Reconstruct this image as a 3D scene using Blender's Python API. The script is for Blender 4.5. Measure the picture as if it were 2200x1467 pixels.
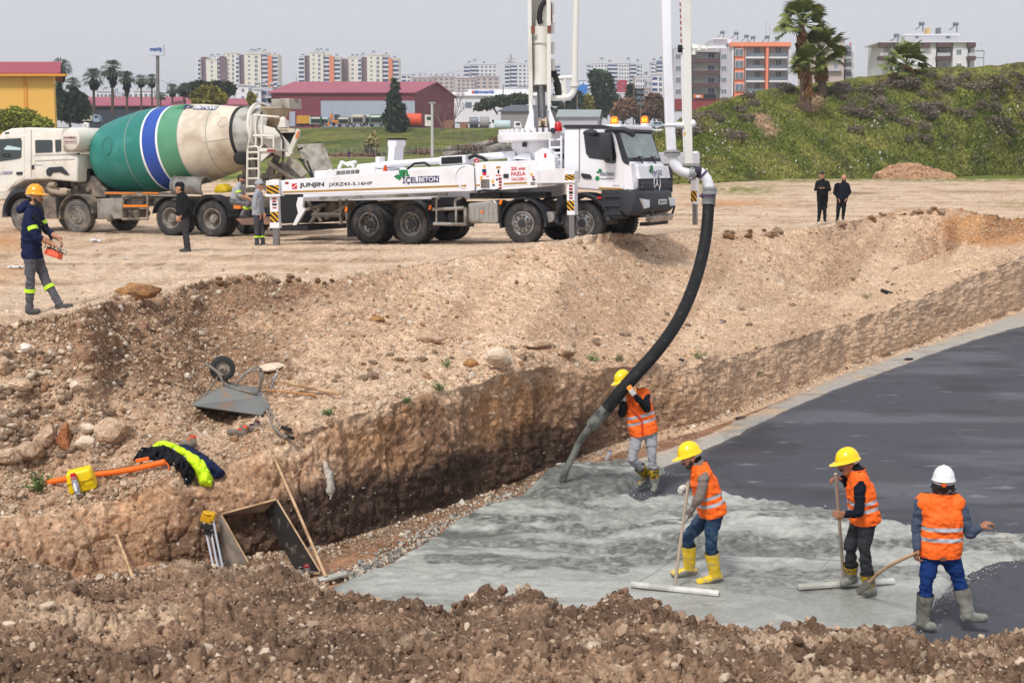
import bpy,bmesh,math,random
import numpy as np
from mathutils import Vector,Matrix,Euler
R=math.radians
random.seed(7)
RNG=np.random.default_rng(7)
for _o in list(bpy.data.objects):
 bpy.data.objects.remove(_o)
sc=bpy.context.scene
col=sc.collection
# ------------------------------------------------------------------ camera
CAMZ,F,TH=2.2,3100.0,R(7.05)
W0,H0=2200.0,1467.0
cam_d=bpy.data.cameras.new('camera')
cam_d.sensor_width=36.0
cam_d.sensor_fit='HORIZONTAL'
cam_d.lens=36.0*F/W0
cam_d.clip_start=0.1
cam_d.clip_end=6000
cam_d.dof.use_dof=True
cam_d.dof.focus_distance=23.0
cam_d.dof.aperture_fstop=10
cam=bpy.data.objects.new('camera',cam_d)
col.objects.link(cam)
cam.location=(0,0,CAMZ)
cam.rotation_euler=(R(90)-TH,0,0)
sc.camera=cam
# ------------------------------------------------------------------ sky, sun, exposure (overcast)
SUN_EL,SUN_AZ=R(52),R(205)
world=bpy.data.worlds.new('World')
sc.world=world
world.use_nodes=True
wn=world.node_tree
for n in list(wn.nodes):
 wn.nodes.remove(n)
sky=wn.nodes.new('ShaderNodeTexSky')
sky.sky_type='NISHITA'
sky.sun_disc=False
sky.sun_elevation=SUN_EL
sky.sun_rotation=SUN_AZ
sky.air_density=1.0
sky.dust_density=4.0
cloud=wn.nodes.new('ShaderNodeMix')
cloud.data_type='RGBA'
cloud.inputs[0].default_value=0.88
cloud.inputs[7].default_value=(7.05,7.12,7.6,1)
bg=wn.nodes.new('ShaderNodeBackground')
bg.inputs[1].default_value=0.1
wo=wn.nodes.new('ShaderNodeOutputWorld')
wn.links.new(sky.outputs[0],cloud.inputs[6])
wn.links.new(cloud.outputs[2],bg.inputs[0])
wn.links.new(bg.outputs[0],wo.inputs[0])
sun_d=bpy.data.lights.new('sun','SUN')
sun_d.energy=2.6
sun_d.angle=R(11)
sun_d.color=(1.0,0.96,0.90)
sun=bpy.data.objects.new('sun',sun_d)
col.objects.link(sun)
_d=Vector((math.sin(SUN_AZ)*math.cos(SUN_EL),math.cos(SUN_AZ)*math.cos(SUN_EL),math.sin(SUN_EL)))
sun.rotation_euler=_d.to_track_quat('Z','Y').to_euler()
sun.location=_d*60
sc.view_settings.view_transform='Standard'
sc.view_settings.look='None'
sc.view_settings.gamma=1
sc.view_settings.use_curve_mapping=False
sc.view_settings.exposure=0.1
sc.render.engine='CYCLES'
sc.cycles.max_bounces=5
sc.cycles.volume_bounces=0
sc.cycles.transparent_max_bounces=8
# ------------------------------------------------------------------ photograph geometry -> world
CT,ST=math.cos(TH),math.sin(TH)
def ray(px,py):
 xc=(px-W0/2)/F
 yc=(H0/2-py)/F
 return Vector((xc,CT+yc*ST,-ST+yc*CT))
CAM=Vector((0,0,CAMZ))
def at(px,py,Y):
 d=ray(px,py)
 return CAM+d*(Y/d.y)
def gz(px,py,z):
 d=ray(px,py)
 return CAM+d*((z-CAMZ)/d.z)
def plane_hit(px,py,p0,n):
 d=ray(px,py)
 return CAM+d*((p0-CAM).dot(n)/d.dot(n))
def interp(tab,x):
 xs=[t[0]for t in tab]
 ys=[t[1]for t in tab]
 return np.interp(x,xs,ys)
 # ------------------------------------------------------------------ noise
def _hash(ix,iy,iz,seed):
 h=(ix.astype(np.int64)*374761393+iy.astype(np.int64)*668265263+iz.astype(np.int64)*2147483647+seed*974711)&0x7fffffff
 h=((h^(h>>13))*1274126177)&0x7fffffff
 h=((h^(h>>16))*2246822519)&0x7fffffff
 return(h&0xffff)/65535.0
def vnoise(p,seed=0):
 """smooth value noise in -1..1; p is (n,3)"""
 i=np.floor(p)
 f=p-i
 i=i.astype(np.int64)
 u=f*f*f*(f*(f*6-15)+10)
 out=np.zeros(len(p))
 for dx in(0,1):
  wx=u[:,0]if dx else 1-u[:,0]
  for dy in(0,1):
   wy=u[:,1]if dy else 1-u[:,1]
   for dz in(0,1):
    wz=u[:,2]if dz else 1-u[:,2]
    out+=wx*wy*wz*_hash(i[:,0]+dx,i[:,1]+dy,i[:,2]+dz,seed)
 return out*2-1
def fbm(p,oct=4,seed=0,gain=0.5,lac=2.03):
 a,s,t=1.0,np.zeros(len(p)),0.0
 q=p.copy()
 for k in range(oct):
  s+=a*vnoise(q,seed+k*17)
  t+=a
  a*=gain
  q=q*lac+3.7
 return s/t
def worley(p,seed=0):
 """distance to the nearest and second nearest cell point, and that cell's random value"""
 i=np.floor(p).astype(np.int64)
 f1=np.full(len(p),9.0)
 f2=np.full(len(p),9.0)
 cid=np.zeros(len(p))
 for dx in(-1,0,1):
  for dy in(-1,0,1):
   for dz in(-1,0,1):
    cx,cy,cz=i[:,0]+dx,i[:,1]+dy,i[:,2]+dz
    q=np.stack([cx+_hash(cx,cy,cz,seed+1),cy+_hash(cx,cy,cz,seed+2),cz+_hash(cx,cy,cz,seed+3)],1)
    d=np.sqrt(((q-p)**2).sum(1))
    r=_hash(cx,cy,cz,seed+4)
    nearer=d<f1
    f2=np.where(nearer,f1,np.minimum(f2,d))
    cid=np.where(nearer,r,cid)
    f1=np.where(nearer,d,f1)
 return f1,f2,cid
def sstep(a,b,x):
 t=np.clip((x-a)/(b-a),0,1)
 return t*t*(3-2*t)
def lin(r,g,b):
 return tuple(((c/255)/12.92 if c/255<=0.04045 else((c/255+0.055)/1.055)**2.4)for c in(r,g,b))
 # ------------------------------------------------------------------ materials
_M={}
def mat(name,c,rough=0.6,metal=0.0,var=0.0,vscale=3.0,bump=0.0,bscale=40.0,c2=None,c2scale=2.0,c2lo=0.45,c2hi=0.62,attr=None,emit=None,alpha=None,spec=None,detail=4,coat=0.0):
 """procedural principled material: base colour, value noise, a second colour in noisy patches, fine relief"""
 if name in _M:
  return _M[name]
 m=bpy.data.materials.new(name)
 m.use_nodes=True
 nt=m.node_tree
 b=nt.nodes['Principled BSDF']
 b.inputs['Base Color'].default_value=(*c,1)
 b.inputs['Roughness'].default_value=rough
 b.inputs['Metallic'].default_value=metal
 if spec is not None:
  b.inputs['Specular IOR Level'].default_value=spec
 if coat:
  b.inputs['Coat Weight'].default_value=coat
  b.inputs['Coat Roughness'].default_value=0.15
 tc=nt.nodes.new('ShaderNodeTexCoord')
 src=None
 if attr:
  at_=nt.nodes.new('ShaderNodeAttribute')
  at_.attribute_name=attr
  src=at_.outputs['Color']
 if c2 is not None:
  nz=nt.nodes.new('ShaderNodeTexNoise')
  nz.inputs['Scale'].default_value=c2scale
  nz.inputs['Detail'].default_value=6
  nt.links.new(tc.outputs['Object'],nz.inputs['Vector'])
  rp=nt.nodes.new('ShaderNodeMapRange')
  rp.inputs[1].default_value=c2lo
  rp.inputs[2].default_value=c2hi
  nt.links.new(nz.outputs[0],rp.inputs[0])
  mx=nt.nodes.new('ShaderNodeMix')
  mx.data_type='RGBA'
  nt.links.new(rp.outputs[0],mx.inputs[0])
  if src is not None:
   nt.links.new(src,mx.inputs[6])
  else:
   mx.inputs[6].default_value=(*c,1)
  mx.inputs[7].default_value=(*c2,1)
  src=mx.outputs[2]
 if var>0:
  nz=nt.nodes.new('ShaderNodeTexNoise')
  nz.inputs['Scale'].default_value=vscale
  nz.inputs['Detail'].default_value=detail
  nz.inputs['Roughness'].default_value=0.65
  nt.links.new(tc.outputs['Object'],nz.inputs['Vector'])
  rp=nt.nodes.new('ShaderNodeMapRange')
  rp.inputs[1].default_value=0.25
  rp.inputs[2].default_value=0.75
  rp.inputs[3].default_value=1-var
  rp.inputs[4].default_value=1+var
  nt.links.new(nz.outputs[0],rp.inputs[0])
  hv=nt.nodes.new('ShaderNodeVectorMath')
  hv.operation='SCALE'
  if src is not None:
   nt.links.new(src,hv.inputs[0])
  else:
   hv.inputs[0].default_value=c
  nt.links.new(rp.outputs[0],hv.inputs['Scale'])
  src=hv.outputs[0]
 if src is not None:
  nt.links.new(src,b.inputs['Base Color'])
 if bump>0:
  nz=nt.nodes.new('ShaderNodeTexNoise')
  nz.inputs['Scale'].default_value=bscale
  nz.inputs['Detail'].default_value=5
  nt.links.new(tc.outputs['Object'],nz.inputs['Vector'])
  bp=nt.nodes.new('ShaderNodeBump')
  bp.inputs['Strength'].default_value=bump
  bp.inputs['Distance'].default_value=0.02
  nt.links.new(nz.outputs[0],bp.inputs['Height'])
  nt.links.new(bp.outputs[0],b.inputs['Normal'])
 if emit:
  b.inputs['Emission Color'].default_value=(*emit[0],1)
  b.inputs['Emission Strength'].default_value=emit[1]
 if alpha is not None:
  b.inputs['Alpha'].default_value=alpha
 _M[name]=m
 return m
 # ------------------------------------------------------------------ meshes
class MB:
 """collects shapes into one mesh"""
 def __init__(s):
  s.v,s.f,s.m,s.k=[],[],[],0
 def add(s,vs,fs,mi=0):
  o=len(s.v)
  s.v.extend([tuple(v)for v in vs])
  s.f.extend([tuple(i+o for i in f)for f in fs])
  s.m.extend([mi]*len(fs))
  return s
 def box(s,c,d,rot=None,mi=0,taper=None):
  x,y,z=d[0]/2,d[1]/2,d[2]/2
  vs=[Vector((sx*x,sy*y,sz*z))for sx in(-1,1)for sy in(-1,1)for sz in(-1,1)]
  if taper:
   vs=[Vector((v.x*(taper if v.z>0 else 1),v.y*(taper if v.z>0 else 1),v.z))for v in vs]
  if rot is not None:
   m=rot if isinstance(rot,Matrix)else Euler(rot).to_matrix()
   vs=[m@v for v in vs]
  vs=[v+Vector(c)for v in vs]
  return s.add(vs,[(0,1,3,2),(4,6,7,5),(0,4,5,1),(2,3,7,6),(0,2,6,4),(1,5,7,3)],mi)
 def tube(s,pts,r,n=10,mi=0,cap=True,closed=False):
  pts=[Vector(p)for p in pts]
  rs=r if isinstance(r,(list,tuple))else[r]*len(pts)
  rings,up=[],None
  for i,p in enumerate(pts):
   if closed:
    t=(pts[(i+1)%len(pts)]-pts[i-1])
   else:
    t=(pts[min(i+1,len(pts)-1)]-pts[max(i-1,0)])
   if t.length<1e-9:
    t=Vector((0,0,1))
   t.normalize()
   if up is None:
    up=Vector((0,0,1))if abs(t.z)<0.9 else Vector((0,1,0))
   a=(up-t*up.dot(t))
   if a.length<1e-6:
    a=Vector((1,0,0))-t*t.x
   a.normalize()
   up=a
   b=t.cross(a)
   rings.append([p+(a*math.cos(q)+b*math.sin(q))*rs[i]for q in[2*math.pi*k/n for k in range(n)]])
  vs=[v for rg in rings for v in rg]
  fs=[]
  m=len(rings)
  for i in range(m if closed else m-1):
   j=(i+1)%m
   for k in range(n):
    fs.append((i*n+k,i*n+(k+1)%n,j*n+(k+1)%n,j*n+k))
  if cap and not closed:
   fs.append(tuple(range(n-1,-1,-1)))
   fs.append(tuple((m-1)*n+k for k in range(n)))
  return s.add(vs,fs,mi)
 def cyl(s,p0,p1,r,n=12,mi=0,r1=None):
  return s.tube([p0,p1],[r,r if r1 is None else r1],n,mi)
 def lathe(s,prof,origin=(0,0,0),axis=(0,0,1),n=24,mi=0,a0=0.0,a1=2*math.pi):
  """prof: list of (radius, height along axis)"""
  ax=Vector(axis).normalized()
  q=Vector((0,0,1)).rotation_difference(ax)
  o=Vector(origin)
  full=abs(a1-a0-2*math.pi)<1e-6
  k=n if full else n+1
  vs=[]
  for(r,h)in prof:
   for i in range(k):
    t=a0+(a1-a0)*i/n
    vs.append(o+q@Vector((r*math.cos(t),r*math.sin(t),h)))
  fs=[]
  for j in range(len(prof)-1):
   for i in range(n):
    i2=(i+1)%k
    fs.append((j*k+i,j*k+i2,(j+1)*k+i2,(j+1)*k+i))
  return s.add(vs,fs,mi)
 def prism(s,poly,o,u,w,n,d,mi=0):
  """polygon (2d list) in the plane o + a*u + b*w, extruded by d along n (centred on the plane when d is a tuple)"""
  o,u,w,n=Vector(o),Vector(u),Vector(w),Vector(n)
  d0,d1=d if isinstance(d,tuple)else(0,d)
  A=[o+u*a+w*b+n*d0 for a,b in poly]
  B=[o+u*a+w*b+n*d1 for a,b in poly]
  k=len(poly)
  fs=[tuple(range(k)),tuple(range(2*k-1,k-1,-1))]
  fs+=[(i,i+k,(i+1)%k+k,(i+1)%k)for i in range(k)]
  return s.add(A+B,fs,mi)
 def sphere(s,c,r,seg=12,rings=8,scale=(1,1,1),rot=None,mi=0):
  vs,fs=[],[]
  for j in range(rings+1):
   th=math.pi*j/rings
   for i in range(seg):
    ph=2*math.pi*i/seg
    v=Vector((math.sin(th)*math.cos(ph)*scale[0],math.sin(th)*math.sin(ph)*scale[1],math.cos(th)*scale[2]))*r
    if rot is not None:
     v=(rot if isinstance(rot,Matrix)else Euler(rot).to_matrix())@v
    vs.append(v+Vector(c))
  for j in range(rings):
   for i in range(seg):
    fs.append((j*seg+i,(j+1)*seg+i,(j+1)*seg+(i+1)%seg,j*seg+(i+1)%seg))
  return s.add(vs,fs,mi)
 def quad(s,a,b,c,d,mi=0):
  return s.add([a,b,c,d],[(0,1,2,3)],mi)
def link(name,me,parent=None,mats=(),label=None,kind=None):
 o=bpy.data.objects.new(name,me)
 col.objects.link(o)
 if parent is not None:
  o.parent=parent
 for m in(mats if isinstance(mats,(list,tuple))else[mats]):
  me.materials.append(m)
 if label:
  o['label']=label
 if kind:
  o['kind']=kind
 return o
def build(name,mb,mats,parent=None,smooth=False,bevel=0.0,label=None,kind=None,xf=None,seg=2,angle=40):
 me=bpy.data.meshes.new(name)
 vs=mb.v if xf is None else[tuple(xf@Vector(v))for v in mb.v]
 me.from_pydata(vs,[],mb.f)
 if any(mb.m):
  me.polygons.foreach_set('material_index',mb.m)
 bm=bmesh.new()
 bm.from_mesh(me)
 bmesh.ops.remove_doubles(bm,verts=bm.verts,dist=1e-5)
 bmesh.ops.recalc_face_normals(bm,faces=bm.faces)
 if bevel>0:
  ed=[e for e in bm.edges if len(e.link_faces)==2 and e.calc_face_angle(0)>R(30)]
  bmesh.ops.bevel(bm,geom=ed,offset=bevel,segments=seg,affect='EDGES',profile=0.5,clamp_overlap=True)
 if smooth:
  for f in bm.faces:
   f.smooth=True
  for e in bm.edges:
   if len(e.link_faces)==2 and e.calc_face_angle(0)>R(angle):
    e.smooth=False
 bm.to_mesh(me)
 bm.free()
 return link(name,me,parent,mats,label,kind)
def tag(o,label=None,cat=None,group=None,kind=None):
 if label:
  o['label']=label
 if cat:
  o['category']=cat
 if group:
  o['group']=group
 if kind:
  o['kind']=kind
 return o
def thing(name,label,cat,loc=(0,0,0),rot=(0,0,0),group=None):
 o=bpy.data.objects.new(name,None)
 col.objects.link(o)
 o.location=loc
 o.rotation_euler=rot
 return tag(o,label,cat,group)
def copy_tree(o,parent=None):
 c=o.copy()
 col.objects.link(c)
 if parent is not None:
  c.parent=parent
 for ch in list(o.children):
  copy_tree(ch,c)
 return c
def np_mesh(name,V,Fq,mats,colors=None,smooth=True,kind=None,parent=None):
 """fast mesh from arrays; Fq is (n,3) or (n,4)"""
 me=bpy.data.meshes.new(name)
 n,k=Fq.shape
 me.vertices.add(len(V))
 me.vertices.foreach_set('co',np.ascontiguousarray(V,dtype=np.float32).ravel())
 me.loops.add(n*k)
 me.loops.foreach_set('vertex_index',np.ascontiguousarray(Fq,dtype=np.int32).ravel())
 me.polygons.add(n)
 me.polygons.foreach_set('loop_start',np.arange(0,n*k,k,dtype=np.int32))
 me.polygons.foreach_set('use_smooth',np.full(n,smooth,dtype=bool))
 me.update(calc_edges=True)
 if colors is not None:
  ca=me.attributes.new('Col','FLOAT_COLOR','POINT')
  c4=np.ones((len(V),4),dtype=np.float32)
  c4[:,:3]=colors
  ca.data.foreach_set('color',c4 .ravel())
 return link(name,me,parent,mats,None,kind)
def grid_faces(nr,nc):
 a=np.arange(nr*nc).reshape(nr,nc)
 return np.stack([a[:-1,:-1].ravel(),a[:-1,1:].ravel(),a[1:,1:].ravel(),a[1:,:-1].ravel()],1)
def grid_normals(P):
 du=np.gradient(P,axis=1)
 dv=np.gradient(P,axis=0)
 n=np.cross(du,dv)
 return n/(np.linalg.norm(n,axis=2,keepdims=True)+1e-9)
 # rocks: a few jittered icospheres
def rock_mesh_data(seed,sub=2,rough=0.28):
 bm=bmesh.new()
 bmesh.ops.create_icosphere(bm,subdivisions=sub,radius=1.0)
 v=np.array([x.co[:]for x in bm.verts])
 f=np.array([[q.index for q in x.verts]for x in bm.faces])
 bm.free()
 r=np.random.default_rng(seed)
 ax=np.array([1.0,r.uniform(.65,.95),r.uniform(.5,.8)])
 d=1+rough*fbm(v*1.3+seed*9.1,3,seed)
 for k in range(7):
  nrm=r.normal(size=3)
  nrm/=np.linalg.norm(nrm)
  off=r.uniform(.55,.85)
  h=(v*d[:,None])@nrm
  d=np.where(h>off,d*off/np.maximum(h,1e-6),d)
 return v*d[:,None]*ax,f
def scatter_stones(name,P,N,size,colr,material,nvar=8,sub=1,kind='stuff',sink=0.25,seed=1,parent=None):
 """one joined mesh of many small stones at points P (n,3)"""
 r=np.random.default_rng(seed)
 n=len(P)
 var=[rock_mesh_data(100+k,sub)for k in range(nvar)]
 VV,FF,CC,base=[],[],[],0
 which=r.integers(0,nvar,n)
 for k in range(nvar):
  idx=np.where(which==k)[0]
  if len(idx)==0:
   continue
  v,f=var[k]
  a=r.uniform(0,2*np.pi,(len(idx),3))
  cx,sx,cy,sy,cz,sz=np.cos(a[:,0]),np.sin(a[:,0]),np.cos(a[:,1]*.2),np.sin(a[:,1]*.2),np.cos(a[:,2]),np.sin(a[:,2])
  Z=np.zeros_like(cx)
  O=np.ones_like(cx)
  Rx=np.stack([O,Z,Z,Z,cx,-sx,Z,sx,cx],1).reshape(-1,3,3)
  Ry=np.stack([cy,Z,sy,Z,O,Z,-sy,Z,cy],1).reshape(-1,3,3)
  Rz=np.stack([cz,-sz,Z,sz,cz,Z,Z,Z,O],1).reshape(-1,3,3)
  M=Rz@Ry@Rx
  vv=np.einsum('nij,vj->nvi',M,v)*size[idx][:,None,None]
  vv+=(P[idx]+N[idx]*(size[idx]*(0.5-sink))[:,None])[:,None,:]
  ff=f[None]+(np.arange(len(idx))*len(v))[:,None,None]+base
  VV.append(vv.reshape(-1,3))
  FF.append(ff.reshape(-1,3))
  CC.append(np.repeat(colr[idx],len(v),axis=0))
  base+=len(idx)*len(v)
 return np_mesh(name,np.concatenate(VV),np.concatenate(FF),[material],np.concatenate(CC),smooth=False,kind=kind,parent=parent)
 # lettering
def text(s,width,height,M,material,name='lettering',parent=None,bold=0.0,depth=0.002,shear=0.0):
 """raised lettering: s fitted into width x height; M places it (x along the text, y up, z out of the surface)"""
 cu=bpy.data.curves.new(name,'FONT')
 cu.body=s
 cu.size=1
 cu.offset=bold
 cu.extrude=0.01
 cu.shear=shear
 cu.resolution_u=3
 o=bpy.data.objects.new('t',cu)
 col.objects.link(o)
 dg=bpy.context.evaluated_depsgraph_get()
 me=bpy.data.meshes.new_from_object(o.evaluated_get(dg))
 bpy.data.objects.remove(o)
 bpy.data.curves.remove(cu)
 v=np.empty(len(me.vertices)*3,dtype=np.float32)
 me.vertices.foreach_get('co',v)
 v=v.reshape(-1,3)
 mn,mx=v.min(0),v.max(0)
 v[:,0]=(v[:,0]-mn[0])/max(mx[0]-mn[0],1e-6)*width
 v[:,1]=(v[:,1]-mn[1])/max(mx[1]-mn[1],1e-6)*height
 v[:,2]=np.where(v[:,2]>(mn[2]+mx[2])/2,depth,0)
 A=np.array(M)
 v=v@A[:3,:3].T+A[:3,3]
 me.vertices.foreach_set('co',v.ravel().astype(np.float32))
 me.materials.clear()
 me.name=name
 me.update()
 return link(name,me,parent,material)
def frame_m(o,x,y):
 """placement matrix: origin, x direction, y direction -> 4x4"""
 x=Vector(x).normalized()
 y=Vector(y)
 y=(y-x*x.dot(y)).normalized()
 z=x.cross(y)
 return Matrix(((x.x,y.x,z.x,o[0]),(x.y,y.y,z.y,o[1]),(x.z,y.z,z.z,o[2]),(0,0,0,1)))
 # ================================================================== setting: excavation, plateau, pit floor
PIT=-2.7
def grainy(m,s1,s2,dist=.05,zs=1.0):
 """crumbly soil: two sizes of grain, each grain its own tone, with relief between them"""
 nt=m.node_tree
 b=nt.nodes['Principled BSDF']
 src=b.inputs['Base Color'].links[0].from_socket
 tc=nt.nodes.new('ShaderNodeTexCoord')
 nz=nt.nodes.new('ShaderNodeTexNoise');nz.inputs['Scale'].default_value=s1*.7;nz.inputs['Detail'].default_value=3
 nt.links.new(tc.outputs['Object'],nz.inputs['Vector'])
 wm=nt.nodes.new('ShaderNodeVectorMath');wm.operation='MULTIPLY_ADD';wm.inputs[1].default_value=(1.2/s1,)*3
 st=nt.nodes.new('ShaderNodeVectorMath');st.operation='MULTIPLY';st.inputs[1].default_value=(1,1,zs);nt.links.new(tc.outputs['Object'],st.inputs[0])
 nt.links.new(nz.outputs['Color'],wm.inputs[0]);nt.links.new(st.outputs[0],wm.inputs[2])
 hs=[]
 for sc_,lo,hi in((s1,.82,1.14),(s2,.72,1.26)):
  vo=nt.nodes.new('ShaderNodeTexVoronoi');vo.inputs['Scale'].default_value=sc_
  nt.links.new(wm.outputs[0],vo.inputs['Vector'])
  sp=nt.nodes.new('ShaderNodeSeparateColor');nt.links.new(vo.outputs['Color'],sp.inputs[0])
  mr=nt.nodes.new('ShaderNodeMapRange');mr.inputs[3].default_value=lo;mr.inputs[4].default_value=hi
  nt.links.new(sp.outputs[0],mr.inputs[0])
  vm=nt.nodes.new('ShaderNodeVectorMath');vm.operation='SCALE'
  nt.links.new(src,vm.inputs[0]);nt.links.new(mr.outputs[0],vm.inputs['Scale'])
  src=vm.outputs[0]
  hs.append((vo,1/sc_))
 nt.links.new(src,b.inputs['Base Color'])
 prev=None
 for vo,d in hs:
  bp=nt.nodes.new('ShaderNodeBump');bp.inputs['Strength'].default_value=1.0;bp.inputs['Distance'].default_value=dist*d*6;bp.invert=True
  nt.links.new(vo.outputs['Distance'],bp.inputs['Height'])
  if prev:
   nt.links.new(prev.outputs[0],bp.inputs['Normal'])
  prev=bp
 nt.links.new(prev.outputs[0],b.inputs['Normal'])
 return m
def PZ(Y,X=0.0):
 """height of the site plateau and the land rising behind it"""
 Y=np.asarray(Y,dtype=float)
 z=np.where(Y<50,0,np.where(Y<100,(Y-50)*.02,1.0+(Y-100)*.013))
 return z
B_BASE=[(-400,1290),(0,1272),(200,1250),(400,1225),(550,1206),(700,1184),(850,1138),(1000,1089),(1150,1030),(1300,972),(1400,940),(1506,915),(1600,880),(1700,842),(1800,800),(1900,768),(2000,733),(2100,700),(2200,663),(2600,520)]
B_LIP=[(-400,1110),(0,1095),(100,1082),(200,1058),(300,1035),(380,1012),(470,1000),(550,962),(640,925),(700,895),(760,880),(850,858),(1000,815),(1100,797),(1200,785),(1300,780),(1400,783),(1480,772),(1600,752),(1700,730),(1800,700),(1900,663),(2000,625),(2100,580),(2200,535),(2600,400)]
B_TOE=[(-400,1030),(0,1000),(150,985),(300,965),(420,905),(560,860),(700,815),(900,762),(1100,733),(1300,722),(1500,692),(1700,642),(1900,592),(2050,535),(2200,497),(2600,392)]
B_CREST=[(-400,720),(0,698),(50,690),(130,672),(180,662),(250,642),(330,628),(450,602),(560,588),(640,594),(700,603),(780,588),(850,572),(1000,550),(1100,537),(1200,528),(1300,518),(1400,507),(1500,498),(1600,497),(1700,492),(1780,488),(1850,470),(1920,455),(2000,446),(2060,448),(2130,462),(2200,474),(2600,430)]
Z_CREST=[(-400,.26),(0,.26),(150,.24),(250,.16),(560,.22),(700,.1),(900,.1),(1000,.12),(1100,.18),(1200,.25),(1290,.24),(1400,.2),(1500,.15),(1600,.12),(1700,.1),(1800,.12),(1850,.2),(1920,.35),(2000,.5),(2060,.5),(2120,.38),(2200,.1),(2600,0)]
PXS=np.linspace(-330,2530,716)
nC=len(PXS)
def _row(pys,zs=None,Ys=None):
 out=np.zeros((nC,3))
 for i,px in enumerate(PXS):
  p=gz(px,pys[i],zs[i])if zs is not None else at(px,pys[i],Ys[i])
  out[i]=p
 return out
base=_row(interp(B_BASE,PXS),zs=np.full(nC,PIT))
lipY=base[:,1]+np.interp(PXS,[300,700,1300,1700],[.62,.4,.3,.42])+0.12*fbm(np.stack([PXS*.01,PXS*0,PXS*0],1),3,5)
_lq=np.stack([PXS*.011,PXS*0,PXS*0],1)
lip=_row(interp(B_LIP,PXS)+13*fbm(_lq,4,6),Ys=lipY)
toez=lip[:,2]+np.interp(PXS,[-400,300,700,1100,2600],[.28,.25,.12,.08,.1])
toe=_row(interp(B_TOE,PXS),zs=toez)
toe[:,1]=np.maximum(toe[:,1],lip[:,1]+.4)
_lim=lip[:,1]+np.interp(PXS,[1900,2060,2600],[40,6.5,5])
for i in range(nC):
 if toe[i,1]>_lim[i]:
  toe[i]=at(PXS[i],interp(B_TOE,PXS[i]),_lim[i])
crest=_row(interp(B_CREST,PXS),zs=interp(Z_CREST,PXS))
for i in range(nC):
 if crest[i,1]<toe[i,1]+1.6:
  crest[i]=at(PXS[i],interp(B_CREST,PXS[i]),toe[i,1]+1.6)
k=np.ones(9)/9
for a in(base,lip,toe,crest):
 for c in range(3):
  a[:,c]=np.convolve(np.pad(a[:,c],4,mode='edge'),k,mode='valid')
rows,tags=[],[]
def _seg(A,B,n,zone,bulge=None,ends=False):
 for i in range(n+(1 if ends else 0)):
  t=i/n
  p=A*(1-t)+B*t
  if bulge is not None:
   p=p+bulge(t)
  rows.append(p)
  tags.append((zone,t))
foot=base.copy();foot[:,1]-=.9;foot[:,2]=PIT-.1
foot2=base.copy();foot2[:,1]-=.16;foot2[:,2]=PIT+.02
_seg(foot,foot2,6,0)
base2=base.copy();base2[:,1]+=.01;base2[:,2]+=.09
_seg(foot2,base2,14,0)
lip2=lip.copy();lip2[:,1]+=.02;lip2[:,2]-=.08
for i in range(92):
 t=i/92
 p=base2*(1-t)+lip2*t
 p[:,1]=base2[:,1]+(lip2[:,1]-base2[:,1])*t**1.7
 rows.append(p);tags.append((1,t))
lip3=lip*.85+toe*.15
_seg(lip2,lip3,14,2)
_seg(lip3,toe,36,2)
def _bul(t):
 b=np.zeros((nC,3))
 b[:,2]=-.18*math.sin(math.pi*t)*np.interp(PXS,[-400,500,900,2600],[.6,1.2,.6,.3])
 return b
_seg(toe,crest,118,3,_bul)
# plateau from crest to Y = 104
prof=np.linspace(0,1,84)
for i,t in enumerate(prof):
 Y=crest[:,1]*(1-t**1.7)+104*t**1.7
 X=(PXS-W0/2)/F*Y*1.0/1.0
 X=crest[:,0]/crest[:,1]*Y
 dist=Y-crest[:,1]
 w=np.exp(-(dist/np.interp(PXS,[100,400],[2.6,1.6]))**2)
 z=PZ(Y)*(1-w)+crest[:,2]*w
 # the ground under the front of the pump truck is a little higher
 z=z+0.2*np.exp(-(((X-2.0)/2.6)**2+((Y-37.3)/2.4)**2))
 rows.append(np.stack([X,Y,z],1))
 tags.append((4,t))
P=np.array(rows)
nR=len(P)
N=grid_normals(P)
N=N*np.sign(N[:,:,2:3]-0.2*N[:,:,1:2]+1e-6)
zone=np.array([t[0]for t in tags])[:,None]*np.ones((1,nC))
vv=np.array([t[1]for t in tags])[:,None]*np.ones((1,nC))
PXg=np.ones((nR,1))*PXS[None]
flat=P.reshape(-1,3)
zf,vf,pxf,Yf=zone.ravel(),vv.ravel(),PXg.ravel(),flat[:,1]
rw=np.arange(nR)[:,None]*np.ones((1,nC))
wall_w=np.where(zf==1,np.minimum(1,np.minimum(vf/.06+.3,(1-vf)/.06+.3)),0)
slope_w=np.where((zf==2)|(zf==3),1.0,np.where(zf==4,np.exp(-np.maximum(0,(flat[:,1]-crest[:,1][None].repeat(nR,0).ravel()))/1.5),np.where(zf==0,.35,.25)))
plat_w=np.where(zf==4,1-slope_w,0)
# loose-soil lumps
big=fbm(flat*.55,4,11)
f1a,f2a,_=worley(flat*np.array([3.0,2.6,3.4])+.8*np.stack([fbm(flat*2.3,2,21),fbm(flat*2.3,2,22),fbm(flat*2.3,2,23)],1),31)
f1b,f2b,_=worley(flat*np.array([8.0,7.0,8.0]),41)
mid=fbm(flat*2.6,4,51)
fine=fbm(flat*11.0,3,61)
rockyL=sstep(620,250,pxf)*np.where((zf==3)|(zf==2),1,.4)
lump=(0.5-np.clip(f1a,0,1))*.13*(0.55+.8*rockyL)*sstep(-.5,.3,mid)+(0.45-np.clip(f1b,0,1))*.05+.03*fine
d_slope=big*.16+mid*.07+lump
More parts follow.
